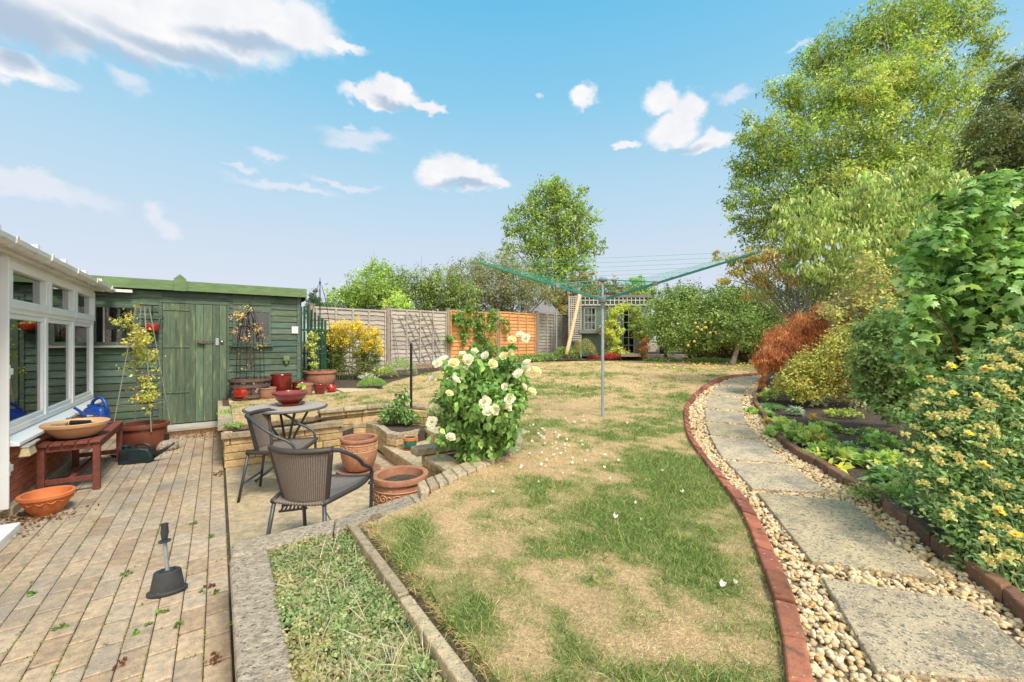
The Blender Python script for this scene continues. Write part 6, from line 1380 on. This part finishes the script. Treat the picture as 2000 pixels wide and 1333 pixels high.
for i, (x, y) in enumerate(FLW):
    k = 2 if (x, y) in BR_ else i % 2
    if k not in pc: p, d, nn, L, c = protoC[k]; o = scatter('flower_cluster', 'quad', p, d, nn, L, c, M['petal'], fl, world=False, wid=1.5); pc[k] = o
    else: o = pc[k].copy(); C.objects.link(o); o.parent = fl
    o.location = PD(x, y, fdep(y)-.19+rng_.uniform(-.07, .05)+max(0, 1900-x)*.0009)-fl.location; s_ = rng_.uniform(.55, .95); o.scale = (s_,)*3; o.rotation_euler = (rng_.uniform(.2, 1.0), rng_.uniform(-.4, .4), rng_.uniform(-.6, .6))
shrub('guelder_rose', 'large shrub with big lobed maple-like leaves on red-brown stems, right edge', Vector((3.9, 3.6, .45)), BL([(1905, 410, 54), (1985, 430, 80), (1825, 475, 48), (1885, 530, 80), (1985, 560, 95), (1805, 600, 44), (1865, 665, 70), (1965, 690, 80), (1795, 705, 36), (1855, 755, 44), (2070, 500, 90), (1950, 365, 34), (1845, 410, 32), (2070, 650, 90), (1775, 540, 22), (1780, 650, 26)], 3.3, .18, 8),
      11500, .076, [(.14, .24, .075, 4), (.18, .30, .09, 3), (.09, .16, .05, 2), (.27, .35, .11, 1.4)], r0=.02, tpl='lobed', mat=M['leaf_gloss'], seed=12, stem='redstem' if 'redstem' in M else 'bench', multi=3, per=9, sub=.3, shell=.45, up=1.0, droop=.3, twigs=5)
shrub('green_shrub', 'medium grey-green shrub between the golden shrub and the big lobed leaves', G(1745, 826), BL([(1740, 640, 38), (1722, 700, 44), (1765, 735, 38), (1702, 760, 34), (1742, 790, 34), (1795, 700, 26), (1700, 650, 26), (1770, 790, 26), (1680, 720, 22)], 4.6, .15, 9),
      8500, .05, [(.19, .25, .10, 3), (.15, .22, .08, 3), (.25, .31, .13, 2), (.10, .15, .05, 1)], r0=.02, tpl='leaf', seed=13, multi=3, per=12, sub=.28, shell=.45)
shrub('golden_shrub', 'low wide shrub of tiny golden yellow leaves beside the bend of the path', G(1600, 782), BL([(1592, 716, 34), (1640, 692, 38), (1690, 690, 40), (1545, 742, 24), (1600, 745, 34), (1660, 745, 38), (1665, 655, 26), (1705, 655, 26), (1528, 752, 16), (1575, 768, 20), (1560, 718, 22), (1720, 740, 30), (1630, 672, 24)], 5.9, .2, 10),
      22000, .036, [(.36, .33, .09, 4), (.24, .25, .07, 3), (.14, .16, .045, 2), (.46, .40, .14, 1.5)], r0=.02, seed=14, multi=4, per=14, sub=.28, shell=.5, tpl='quad')
shrub('japanese_maple', 'weeping rust-orange japanese maple arching over the end of the path', G(1600, 745), BL([(1600, 620, 20), (1562, 640, 26), (1524, 665, 26), (1500, 692, 22), (1642, 612, 18), (1550, 682, 30), (1488, 714, 12), (1592, 655, 28), (1630, 640, 22), (1520, 710, 20), (1492, 735, 7), (1486, 747, 6), (1520, 700, 18), (1478, 700, 8)], 6.75, .12, 11),
      30000, .055, [(.40, .17, .075, 4), (.29, .11, .05, 3), (.42, .21, .10, 2)], r0=.035, tpl='thin', wid=.6, seed=15, stem='bark', per=40, sub=.34, shell=.55, up=.2, droop=1.6, cat='tree')
shrub('wiry_shrub', 'half bare wiry shrub of beige twigs behind the golden shrub', Vector((5.1, 6.6, .5)), BL([(1700, 560, 44), (1760, 580, 40), (1650, 600, 30), (1800, 525, 36), (1722, 612, 34), (1690, 520, 26), (1620, 612, 20)], 6.3, .2, 12),
      5000, .05, [(.36, .36, .12, 3), (.30, .25, .13, 3), (.2, .24, .08, 2)], r0=.03, tpl='quad', seed=16, stem='twig', multi=5, twigs=34, per=12, sub=.3)
shrub('dogwood_tree', 'small tree with long drooping pale yellow-green leaves in front of the tall birch', Vector((5.6, 8.0, .5)), BL([(1550, 425, 34), (1620, 425, 46), (1700, 405, 50), (1775, 375, 48), (1825, 420, 54), (1740, 465, 54), (1660, 490, 44), (1590, 465, 32), (1530, 402, 20), (1842, 345, 22), (1790, 330, 20), (1560, 480, 30), (1690, 360, 26), (1520, 450, 20), (1880, 380, 40), (1760, 520, 40), (1600, 385, 20), (1650, 545, 30), (1590, 530, 26), (1540, 520, 20), (1700, 560, 30), (1610, 575, 22)], 7.3, .3, 13),
      17000, .088, [(.26, .31, .11, 4), (.20, .27, .08, 3), (.38, .42, .18, 2), (.15, .20, .06, 2)], r0=.035, tpl='long', seed=17, stem='cane', stemname='trunk', leafname='crown', per=12, sub=.3, shell=.4, up=.1, droop=1.8, cat='tree')
# sparse tree with bare pale twigs and yellow-orange leaves
BY = Vector((6.75, 8.9, .58))
YB = BL([(1500, 500, 20), (1462, 505, 16), (1432, 502, 14), (1540, 497, 18), (1590, 467, 18), (1530, 530, 20), (1482, 540, 18), (1625, 508, 16), (1652, 522, 14), (1442, 530, 14), (1562, 542, 16), (1500, 568, 16), (1462, 572, 12), (1415, 545, 10), (1400, 500, 9), (1600, 540, 14), (1690, 500, 14)], 8.4, .25, 14)
shrub('orange_leaved_tree', 'small open tree with orange-yellow leaves and bare grey branches, above the japanese maple', BY, YB, 5600, .07, [(.36, .27, .09, 4), (.30, .27, .09, 3), (.20, .23, .07, 3), (.36, .19, .07, 1)], r0=.045, tpl='thin', wid=1.7, seed=18, stem='cane', stemname='trunk', leafname='crown', twigs=9, per=22, sub=.5, shell=.2, droop=1.3, cat='tree')
shrub('yew_tree', 'dark olive evergreen tree cropped by the right edge of the garden', Vector((10.8, 9.5, .6)), BL([(1965, 190, 40), (1935, 255, 40), (1985, 300, 50), (1905, 312, 32), (1995, 140, 34), (2050, 220, 70), (1882, 335, 20), (2000, 370, 50), (1940, 330, 40), (2050, 350, 80)], 9.2, .2, 15),
      34000, .085, [(.11, .13, .05, 3), (.15, .16, .06, 2), (.08, .11, .045, 3)], r0=.06, tpl='thin', wid=1.5, seed=19, stem='bark', stemname='trunk', leafname='crown', per=30, sub=.25, shell=.55, cat='tree')
shrub('privet_hedge', 'dense dark green hedge filling in behind the right hand shrubs', Vector((9, 9.8, .6)), BL([(1640, 560, 60), (1720, 520, 70), (1800, 480, 80), (1880, 440, 80), (1960, 430, 90), (1680, 640, 70), (1780, 610, 80), (1880, 580, 90), (1980, 560, 90), (1620, 640, 50), (1740, 700, 60), (1850, 700, 70), (1580, 680, 40)], 9.8, .2, 16),
      15000, .09, [(.09, .15, .045, 3), (.13, .20, .06, 2), (.06, .09, .03, 2)], r0=.06, seed=20, stem='bark', per=26, sub=.25, shell=.5, cat='hedge')
# low plants
def mound(name, label, p, r, h, n, L, P, tpl='quad', cat='plant', seed=1, up=1., wid=1., mat=None, group=None, droop=0.):
    rng = np.random.default_rng(seed*7+3); a = rng.uniform(0, 2*math.pi, n); q = np.sqrt(rng.random(n)); nc = max(4, n//14); ci = rng.integers(0, nc, n); ca = rng.uniform(0, 2*math.pi, nc); cq = np.sqrt(rng.random(nc))
    x = np.cos(ca)[ci]*cq[ci]*r+rng.normal(0, r*.13, n); y = np.sin(ca)[ci]*cq[ci]*r*.9+rng.normal(0, r*.13, n); rr = np.clip(np.hypot(x, y)/r, 0, 1.2)
    z = h*np.sqrt(np.clip(1.05-rr**2*.8, .05, 1))*(.45+.55*rng.random(n)); pos = np.column_stack([x, y, z])
    d = np.column_stack([x/r, y/r, np.full(n, .35)])+rng.normal(0, .6, (n, 3)); d[:, 2] -= droop; nn = np.column_stack([x*.5, y*.5, np.full(n, up*r)])/r+rng.normal(0, .35, (n, 3))
    P2 = [(*(min(c*LB, .85) for c in k[:3]), *k[3:]) for k in P]; cc = pal(rng, P2, nc, .18)[ci]*(1+rng.normal(0, .1, (n, 1)))
    o = scatter(name, tpl, pos, d, nn, L*rng.uniform(.6, 1.25, n), np.clip(cc, 0, .9), mat or M['leaf'], None, wid, world=False); o.location = p; tag(o, label, cat, group); return o
LG = [(.20, .29, .08, 3), (.27, .36, .11, 2), (.14, .21, .06, 2)]; YG = [(.33, .36, .10, 3), (.24, .30, .08, 2), (.42, .38, .12, 1)]; DG = [(.08, .15, .045, 3), (.12, .2, .06, 2)]; SG = [(.26, .31, .24, 3), (.2, .25, .19, 2), (.32, .36, .3, 1)]
RB_ = [
 ('lady_mantle', 'bright green scalloped clump closest to the bend of the path', 1482, 808, .13, .09, 260, .05, LG, 'lobed', 1.0),
 ('cushion_plant', 'fine textured bluish-green cushion spreading beside the path bend', 1502, 796, .20, .08, 2400, .02, [(.13, .22, .09, 3), (.18, .27, .12, 2)], 'thin', 1.5),
 ('hellebore', 'yellowish leafy clump just below the japanese maple tip', 1530, 782, .28, .22, 420, .09, YG+DG, 'long', 1.),
 ('silver_plant', 'small silver-white rosette on the bare soil beside the cushion plant', 1554, 806, .09, .07, 120, .07, SG, 'long', 1.),
 ('silver_plant', 'tiny silvery plant below the golden shrub', 1600, 793, .08, .07, 80, .06, SG, 'long', 1.),
 ('geranium', 'pale green lobed clump at the path edge, second after the bend', 1522, 832, .17, .10, 320, .06, YG, 'lobed', 1.),
 ('geranium', 'large light green geranium clump overhanging the path edging', 1552, 856, .21, .15, 520, .065, LG, 'lobed', 1.),
 ('geranium', 'geranium clump with a star of long leaves on top', 1590, 866, .16, .17, 300, .07, LG+YG, 'lobed', 1.),
 ('geranium', 'yellow flowered green clump nearest the dark brick edging', 1622, 892, .18, .12, 420, .055, YG+LG, 'lobed', 1.),
 ('geranium', 'grey-green clump behind the yellow flowered clump', 1645, 884, .13, .10, 260, .055, [(.17, .25, .11)], 'lobed', 1.),
 ('geranium', 'small clump in the middle of the bare bark soil', 1612, 838, .12, .09, 200, .05, LG, 'lobed', 1.),
 ('orange_seedling', 'tiny orange-yellow seedling standing on the bare soil', 1588, 822, .035, .10, 40, .045, [(.5, .3, .06), (.4, .36, .08)], 'quad', 1.),
 ('star_plant', 'single yellow star shaped plant beside the edging', 1634, 916, .06, .05, 26, .09, [(.45, .45, .07)], 'long', 1.),
 ('strawberry_plant', 'low bright green leafy plant left of the flowering shrub', 1722, 872, .16, .14, 420, .05, LG, 'lobed', 1.),
 ('strawberry_plant', 'second leafy clump just in front of the flowering shrub stems', 1728, 905, .15, .12, 320, .055, LG+YG, 'lobed', 1.),
 ('lambs_ear', 'lamb\'s ear with long felted grey-green leaves by the edging', 1720, 936, .10, .08, 60, .085, [(.22, .29, .16), (.28, .34, .22)], 'long', 1.4),
 ('hosta', 'glossy dark leaved plant behind the lamb\'s ear', 1760, 942, .14, .07, 90, .10, DG+[(.12, .2, .13)], 'long', 1.4),
 ('creeping_weed', 'trailing stems of a creeping weed spilling over the brick edging', 1740, 985, .20, .05, 700, .026, LG+[(.3, .3, .1)], 'quad', 1.),
 ('creeping_weed', 'creeping weed further right along the edging', 1795, 985, .16, .05, 420, .024, LG, 'quad', 1.),
 ('low_plant', 'low sprawling green plant in the shade of the grey-green shrub', 1690, 845, .16, .06, 300, .04, DG+LG, 'quad', 1.),
 ('low_plant', 'low leafy plant at the foot of the golden shrub', 1650, 810, .20, .09, 380, .04, DG+YG, 'quad', 1.),
 ('dead_plant', 'dead silvery curled stems beside the golden shrub', 1678, 800, .07, .26, 240, .04, [(.45, .42, .36), (.3, .28, .24)], 'thin', 1.),
 ('grass_tuft', 'small green grass tuft growing in the gravel by the slab', 1708, 1004, .035, .02, 140, .04, LG, 'blade', 1.),
 ('cushion_plant', 'rounded fresh green cushion at the left edge of the lawn near the daisies', 727, 754, .24, .17, 2600, .03, [(.16, .25, .06, 3), (.2, .3, .08, 2)], 'thin', 1.2),
 ('daisy_plant', 'clump of small white daisies behind the green cushion', 717, 742, .2, .17, 420, .035, [(.75, .75, .7, 2), (.2, .26, .1, 3)], 'quad', 1.),
 ('chamomile', 'yellow flowered airy plant right of the daisies', 750, 737, .26, .26, 700, .04, [(.55, .45, .10, 1), (.2, .27, .09, 3)], 'quad', 1.),
 ('phlox', 'grey-green feathery plant in front of the lattice panel', 780, 733, .36, .45, 1500, .05, [(.22, .28, .12, 3), (.3, .34, .16, 1)], 'thin', 1.2),
 ('heather', 'dull pinkish-brown heather mound left of the black post', 826, 722, .45, .22, 2000, .035, [(.28, .18, .13, 3), (.2, .18, .10, 2)], 'thin', 1.2),
 ('heather', 'second brownish heather mound behind the cream roses', 868, 716, .4, .25, 1700, .035, [(.30, .22, .15, 2), (.16, .19, .08, 3)], 'thin', 1.2),
 ('border_plant', 'loose green and yellow border plant in front of the orange panel', 905, 712, .45, .3, 1700, .045, LG+YG, 'quad', 1.),
 ('border_plant', 'leafy border plant with lilac flowers beside the metal pole', 1065, 704, .45, .26, 1600, .05, DG+LG+[(.4, .32, .4, .8)], 'quad', 1.),
 ('border_plant', 'dark green border plant under the last orange panel', 1030, 707, .5, .25, 1500, .05, DG+LG, 'quad', 1.),
 ('border_plant', 'tall green border plant before the log', 1105, 703, .4, .5, 1700, .055, DG+LG, 'quad', 1.),
 ('border_plant', 'brown-green grassy plant before the summerhouse wall', 1140, 702, .42, .75, 2300, .06, [(.24, .24, .1, 3), (.3, .22, .12, 1), (.16, .2, .07, 2)], 'thin', 1.4),
 ('heuchera', 'dark red low heuchera mound left of the dryer pole', 1162, 706, .26, .2, 700, .05, [(.30, .05, .05, 3), (.22, .06, .05, 1)], 'quad', 1.),
 ('heuchera', 'brighter red heuchera mound right of the dryer pole', 1195, 706, .28, .27, 800, .05, [(.36, .05, .05, 3), (.28, .05, .04, 1)], 'quad', 1.),
 ('border_plant', 'low green edging plant at the foot of the leaning apple tree', 1290, 706, .5, .14, 1100, .05, LG+DG, 'quad', 1.),
 ('border_plant', 'sparse low greenery under the upright apple tree', 1385, 707, .8, .14, 1400, .05, DG+LG, 'quad', 1.),
 ('moss_plant', 'creeping green mat on the wall top beside the shed step', 462, 806, .20, .03, 1500, .022, [(.17, .27, .07), (.25, .32, .1)], 'quad', 1.),
 ('moss_plant', 'small trailing green mat at the near corner of the wall top', 452, 834, .11, .03, 700, .02, [(.17, .27, .08), (.22, .3, .12)], 'quad', 1.),
 ('lawn_weed', 'pale lobed weed growing in the lawn left of centre', 1042, 1034, .05, .015, 26, .05, [(.28, .38, .2)], 'lobed', 1.),
 ('lawn_weed', 'small broadleaf weed in the dry grass at the lower left', 968, 1215, .035, .015, 30, .035, [(.14, .24, .06)], 'quad', 1.),
 ('ivy_patch', 'green seedling sprouting in the squat dark red pot', 586, 748, .05, .09, 50, .04, LG, 'leaf', 1.)]
for i, (nm, lb, px, py, r, h, n, L, P, tp, wd) in enumerate(RB_):
    p = G(px, py, -.03) if px > 500 else PZ(px, py, .43)
    if nm == 'ivy_patch': p = gp(588, 762, .60)
    if nm in ('creeping_weed',): p = p+Vector((0, 0, .06))
    if nm == 'heuchera' or (nm == 'border_plant' and px > 1080 and px < 1200): p = Vector(((px-CX)/F*14.4, 14.4, .72))
    mound(nm, lb, p, r, h, n, L, P, tp, 'plant', i+1, 1., wd)
# goldenrod
for k, (px, py, lb, hs) in enumerate(((664, 722, 'left clump of tall goldenrod with feathery yellow heads', [(655, 650, 20), (672, 640, 15), (645, 662, 14), (680, 662, 14), (662, 672, 16)]), (712, 724, 'right clump of tall goldenrod leaning towards the lattice panel', [(695, 638, 15), (710, 655, 16), (730, 650, 13), (720, 675, 14), (735, 668, 12), (700, 690, 8), (745, 685, 8)]))):
    dp = 9.3; base = Vector(((px-CX)/F*dp, dp, .55)); t = thing('goldenrod', lb, 'plant', base, 0, 'goldenrod clumps by the fence'); rng_ = np.random.default_rng(60+k); mb = MB(); pos = []; dd = []
    for j in range(34):
        hx, hy, hr = hs[j % len(hs)]; e = PD(hx+rng_.normal(0, hr*.6), hy+rng_.normal(0, hr*.5), dp+rng_.normal(0, .15)); b = base+Vector((rng_.normal(0, .16), rng_.normal(0, .12), 0)); pth = arc(b, b.lerp(e, .5)+Vector((0, 0, .1)), e, 6); mb.tube(pth, .005, 4)
        for q in range(30):
            s_ = rng_.uniform(.08, .92); i_ = s_*6; a = pth[int(i_)].lerp(pth[min(int(i_)+1, 6)], i_-int(i_)); pos.append(a); w = rng_.uniform(0, 6.28); dd.append((math.cos(w), math.sin(w), .35))
    mb.build('stems', M['stem'], t, world=True)
    n = len(pos); P2 = pal(rng_, [(.24, .33, .08, 3), (.32, .40, .12, 2), (.36, .26, .12, .7)], n, .15); hgt = np.array([p.z for p in pos]); P2[hgt < .75] *= np.array([1.1, .75, .6]); scatter('leaves', 'thin', np.array(pos), np.array(dd), rng_.normal(0, .3, (n, 3))+[0, 0, 1], .13, P2, M['leaf'], t, .8)
    crown('flower_heads', t, BL([(x, y, r) for x, y, r in hs], dp, .12, k), 5200, .032, [(.50, .36, .04, 3), (.44, .32, .04, 2), (.52, .42, .10, 1)], 'quad', M['petal'], 70+k, per=22, sub=.4, shell=.2)
# climbers
shrub('fence_climber', 'green climbing plant spreading over the orange fence panel', FPT(fs(930), .65, .2), [PB(x, y, r, fpx(x, y).y-.12, .14) for x, y, r in [(895, 622, 14), (930, 618, 18), (965, 620, 15), (905, 650, 10), (935, 648, 20), (962, 640, 10), (950, 675, 17), (932, 690, 14), (912, 632, 14), (985, 628, 8), (880, 662, 7), (905, 668, 5), (960, 690, 12), (915, 605, 8), (990, 645, 5)]], 4600, .075, [(.11, .2, .05, 3), (.16, .27, .07, 3), (.08, .14, .04, 1)], cat='climber', r0=.015, tpl='quad', seed=31, per=14, sub=.3)
SHD = 14.9
def px3(l, d): return [PB(x, y, r, d, .3) for x, y, r in l]
shrub('arch_climber', 'yellow-green climber on the left side of the summerhouse arch', Vector((3.6, SHD, .75)), px3([(1212, 602, 8), (1198, 612, 9), (1192, 628, 10), (1188, 648, 10), (1200, 662, 12), (1196, 685, 12), (1214, 688, 10), (1222, 600, 7), (1208, 645, 8), (1180, 640, 6)], SHD), 4200, .07, [(.36, .38, .08, 3), (.26, .32, .07, 2), (.46, .44, .12, 1)], cat='climber', r0=.02, seed=32, per=16, sub=.35)
shrub('arch_climber', 'darker green climber on the right side of the summerhouse arch', Vector((4.7, SHD, .75)), px3([(1243, 618, 12), (1258, 632, 13), (1250, 650, 12), (1240, 604, 9), (1262, 655, 8), (1236, 634, 8), (1270, 625, 12)], SHD), 3800, .07, [(.16, .24, .06, 3), (.26, .32, .08, 2), (.3, .2, .08, .6)], cat='climber', r0=.02, seed=33, per=16, sub=.35)
shrub('withered_climber', 'withered rusty brown growth hanging under the right climber', Vector((4.75, SHD-.1, .75)), px3([(1258, 668, 7), (1256, 682, 7), (1258, 694, 6), (1262, 660, 6)], SHD-.15), 1700, .06, [(.30, .13, .06, 3), (.22, .12, .06, 2), (.3, .25, .1, 1)], cat='climber', r0=.015, seed=34, per=20, sub=.4, droop=1)
shrub('clematis', 'yellowing climber scrambling up the bamboo cone behind the bench', BP+Vector((.12, 0, .28)), BL([(262, 600, 6), (250, 622, 8), (262, 640, 8), (274, 655, 10), (286, 668, 8), (238, 640, 5), (270, 690, 9), (262, 712, 9), (292, 700, 7), (262, 735, 5), (284, 740, 10), (296, 758, 10), (286, 778, 9), (291, 798, 7), (262, 780, 5), (300, 720, 7), (228, 628, 4), (240, 720, 4), (272, 672, 8), (245, 665, 6), (300, 690, 6), (250, 690, 5), (305, 770, 6), (250, 760, 5)], 5.25, .12, 4), 1600, .034, [(.36, .35, .08, 4), (.36, .36, .08, 3), (.5, .34, .12, 1)], cat='climber', r0=.008, seed=35, per=9, sub=.5, twigs=1, tpl='leaf')
shrub('dry_climber', 'nearly dead reddish climber on the obelisk in the half barrel', BR+Vector((0, 0, .28)), BL([(487, 600, 8), (470, 618, 12), (500, 640, 10), (456, 645, 7), (478, 660, 8), (505, 675, 7), (470, 690, 7), (490, 700, 8), (485, 640, 8), (480, 720, 7), (515, 655, 6), (462, 610, 6), (503, 612, 6)], 6.75, .1, 4), 400, .032, [(.40, .22, .14, 3), (.34, .26, .12, 2), (.4, .4, .12, 1)], cat='climber', r0=.006, seed=36, per=7, sub=.5, twigs=1, stem='rust')
shrub('clematis', 'pale yellow-green climber in the terracotta tub by the green pickets', TO, BL([(608, 655, 6), (606, 672, 7), (616, 682, 6), (610, 696, 7), (614, 712, 6), (618, 660, 4), (622, 650, 5), (604, 686, 4)], TO.y-.1, .05, 4), 750, .045, [(.42, .42, .14, 3), (.32, .36, .12, 2)], cat='climber', r0=.006, seed=37, per=9, sub=.5, twigs=1)
# --- ground cover of the low bed
def cover():
    rng = np.random.default_rng(3); n = 90000; nc = 4200; u = rng.uniform(-.9, 2.34, nc); v = rng.uniform(.20, .555, nc); ci = rng.integers(0, nc, n)
    hh = fbm(u*5, v*5+3, 5); keep = fbm(u*3.2, v*3.2, 11)
    uu = u[ci]+rng.normal(0, .016, n); vv = v[ci]+rng.normal(0, .016, n); vv = np.clip(vv, .185, .60)
    x = -.574*uu+.819*vv; y = .819*uu+.574*vv; h = .335+.085*hh[ci]*(keep[ci] > .40)+rng.random(n)*.022
    k = (keep[ci] > .40) | (rng.random(n) < .25)
    P = [(.20, .28, .11, 3), (.27, .34, .14, 3), (.34, .36, .17, 2), (.42, .37, .21, 2), (.14, .21, .09, 1.5)]
    g = fbm(u*2.4, v*2.4, 30); cc = pal(rng, [(a*1.3, b*1.3, c*1.3, w) for a, b, c, w in P], nc, .15); dry = g+rng.normal(0, .06, nc) > .52; cc[dry] = pal(rng, [(.50, .44, .22), (.42, .40, .18), (.56, .50, .28)], dry.sum()); cc = cc[ci]
    pos = np.column_stack([x, y, h])[k]; m = len(pos); d = rng.normal(0, 1, (m, 3)); d[:, 2] = np.abs(d[:, 2])*.6; nn = rng.normal(0, .5, (m, 3))+[0, 0, 1]
    tag(scatter('ground_cover', 'quad', pos, d, nn, .0115*rng.uniform(.6, 1.5, m), np.clip(cc[k], 0, .8), M['leaf'], wid=1.2), 'low sedum and thyme mat filling the narrow bed', 'ground cover', kind='stuff')
    n = 3300; u = np.concatenate([rng.uniform(.1, 1.35, n-700), rng.uniform(1.2, 2.3, 700)]); v = rng.uniform(.22, .54, n); x = -.574*u+.819*v; y = .819*u+.574*v
    pos = np.column_stack([x, y, np.full(n, .345)+rng.random(n)*.06]); d = rng.normal(0, 1, (n, 3))+[-.3, .5, .3]
    tag(scatter('dry_stems', 'blade', pos, d, rng.normal(0, 1, (n, 3)), rng.uniform(.05, .13, n), pal(rng, [(.62, .52, .36), (.5, .4, .27), (.68, .6, .45)], n), M['leaf'], wid=.45), 'straw coloured dead stems lying over the mat in the narrow bed', 'dead stems', kind='stuff')
    # moss in the paving joints
    n = 16000; i = rng.integers(0, 14, n); a = rng.uniform(.8, 7.9, n); side = rng.random(n) < .78; v = .05-i*.103+.002; j = np.round((a-(i % 2)*.1)/.205); u = np.where(side, a, j*.205+(i % 2)*.1-.004+.2-.2); v = np.where(side, v+rng.normal(0, .0035, n), v-rng.random(n)*.1); u = np.where(side, u, u+rng.normal(0, .004, n))
    dn = fbm(u*2.2, v*4+i*1.7, 50); w = ((dn > .56) & (a < 3.6)) | ((dn > .66) & (a >= 3.6)); u, v, dn = u[w], v[w], dn[w]; x = -.574*u+.819*v; y = .819*u+.574*v; m = len(u)
    tag(scatter('joint_moss', 'quad', np.column_stack([x, y, np.full(m, -.008)+rng.random(m)*.01]), rng.normal(0, 1, (m, 3))+[0, 0, .5], rng.normal(0, 1, (m, 3)), rng.uniform(.006, .013, m), pal(rng, [(.30, .36, .07, 3), (.22, .3, .07, 2), (.35, .16, .08, .4)], m), M['leaf'], wid=1.3), 'yellow-green moss in the joints of the block paving', 'moss', kind='stuff')
    # leaf litter by the door, under the bench and by the shed step
    P_ = [(PZ(55, 1012, .004), .16, 320), (PZ(20, 1040, .004), .12, 60), (PZ(425, 850, .004), .2, 160), (PZ(360, 852, .004), .25, 260), (PZ(200, 895, .004), .2, 200), (PZ(440, 925, .004), .08, 120), (PZ(300, 880, .004), .2, 140)]
    pos = np.vstack([np.array(p)[None]+np.column_stack([rng.normal(0, r, m_), rng.normal(0, r*.7, m_), rng.random(m_)*.012]) for p, r, m_ in P_]); uvc = pos[:, 0]*.819+pos[:, 1]*.574; pos = pos[(uvc < .04) & (uvc > -1.35)]; m = len(pos)
    tag(scatter('leaf_litter', 'quad', pos, rng.normal(0, 1, (m, 3))*[1, 1, .3], rng.normal(0, .4, (m, 3))+[0, 0, 1], rng.uniform(.012, .032, m), pal(rng, [(.20, .10, .055, 3), (.32, .18, .09, 2), (.12, .08, .05, 2), (.45, .33, .15, 1)], m), M['leaf'], wid=1.3), 'brown dead leaves and crumbs gathered in the corners of the paving', 'leaf litter', kind='stuff')
cover()
# weeds in the paving
WD = [(60, 1162, 'pale green weed in the paving at the far lower left'), (116, 1230, 'tiny weed in a joint at the lower left'), (249, 1123, 'weed in the joint left of the weighted stand'), (405, 1160, 'bushy weed in the last joint right of the weighted stand'), (411, 1050, 'small clover in the joint near the low bed corner'),
      (317, 1197, 'green weed directly below the weighted stand'), (351, 1225, 'small weed lower right of the stand'), (283, 1232, 'sprawling weed below and left of the stand'), (412, 1290, 'dark red dead weed against the pale concrete coping'), (240, 1298, 'dry red-brown weed at the bottom of the paving'), (378, 1024, 'little clover sprig in the paving beyond the stand'), (408, 1150, 'reddish seedling just above the bushy weed')]
for i, (x, y, lb) in enumerate(WD):
    red_ = 'red' in lb; mound('paving_weed', lb, PZ(x, y, .0), .025 if i not in (3, 7, 8) else .042, .014, 42, .015, [(.15, .06, .04)] if red_ else [(.10, .17, .05), (.14, .21, .06)], 'quad', 'weed', 80+i, 1., 1.2, group='weeds in the block paving')
# rose petals
rg = random.Random(44); PT = [(1290, 1150, .0)]
base_ = [(1040, 835), (1072, 822), (1140, 827), (1085, 850), (1038, 868), (1110, 875), (1067, 905), (1180, 918), (1295, 925), (1248, 841), (1190, 943), (965, 967), (1145, 905), (1120, 930), (1100, 930), (1150, 885), (990, 895), (980, 918), (1060, 890), (1083, 895), (1105, 880), (1090, 855), (1020, 860), (1062, 846), (1435, 1148), (1410, 1152), (1208, 905), (1335, 968), (1240, 990), (1200, 1018), (1252, 1022), (1270, 835), (1225, 831), (1032, 783)]
base_ += [(rg.gauss(1080, 60), rg.gauss(868, 32)) for _ in range(44)]
pp = None
for i, (x, y) in enumerate(base_):
    if y < 775 or (x < 1020 and y < 890) or not inpoly(np.array([G(x, y).x]), np.array([G(x, y).y]), lawn_poly)[0]: continue
    if pp is None:
        mb = MB(); mb.grid(lambda a, b: ((a-.5)*.038*(1-.3*abs(b-.5)), (b-.5)*.042*(1-.5*abs(a-.5)), .012*((a-.5)**2+(b-.5)**2)*8), 4, 4); mb.cc = (1, 1, 1); pp = mb.build('rose_petal', pm('petal_white', (.86, .84, .76), (.84, .80, .62), 30, .7, 0), None, smooth='all'); o = pp
    else: o = pp.copy(); C.objects.link(o)
    o.location = G(x, y, .012); o.rotation_euler = (rg.uniform(-.6, .6), rg.uniform(-.6, .6), rg.uniform(0, 6)); s_ = rg.uniform(.3, .7); o.scale = (s_, s_, s_)
    tag(o, 'fallen cream rose petal lying loose on the lawn near the rose bush', 'petal', 'fallen rose petals on the lawn')
# ragged dry turf hanging over the ditch and along the brick edging
def fringe():
    rng = np.random.default_rng(90); P = []
    n = 9000; u = rng.uniform(-1., 2.3, n); v = .672+rng.normal(0, .022, n); P.append(np.column_stack([-.574*u+.819*v, .819*u+.574*v]))
    l2 = [Vector(p) for p in le]
    for a, b in zip(l2[:-1], l2[1:]):
        k = int((b-a).length*900); t = rng.random(k)[:, None]; P.append(np.array(a)[None]*(1-t)+np.array(b)[None]*t+rng.normal(0, .012, (k, 2))-[.012, 0])
    P = np.vstack(P); P = P[P[:, 1] > .6]; n = len(P); g = greenness(P[:, 0], P[:, 1]); isg = rng.random(n) < g*.7
    col = np.where(isg[:, None], pal(rng, [(.2, .33, .07), (.15, .25, .06)], n), pal(rng, [(.74, .54, .30), (.60, .45, .24), (.5, .42, .18)], n))
    d = rng.normal(0, 1, (n, 3)); d[:, 2] = np.abs(d[:, 2])*.5; pos = np.column_stack([P, zl(P[:, 1])-.006])
    tag(scatter('turf_fringe', 'blade', pos, d, rng.normal(0, 1, (n, 3)), rng.uniform(.02, .045, n), col, M['grass'], wid=.8), 'ragged dry grass overhanging the edges of the lawn', 'grass', kind='stuff')
fringe()
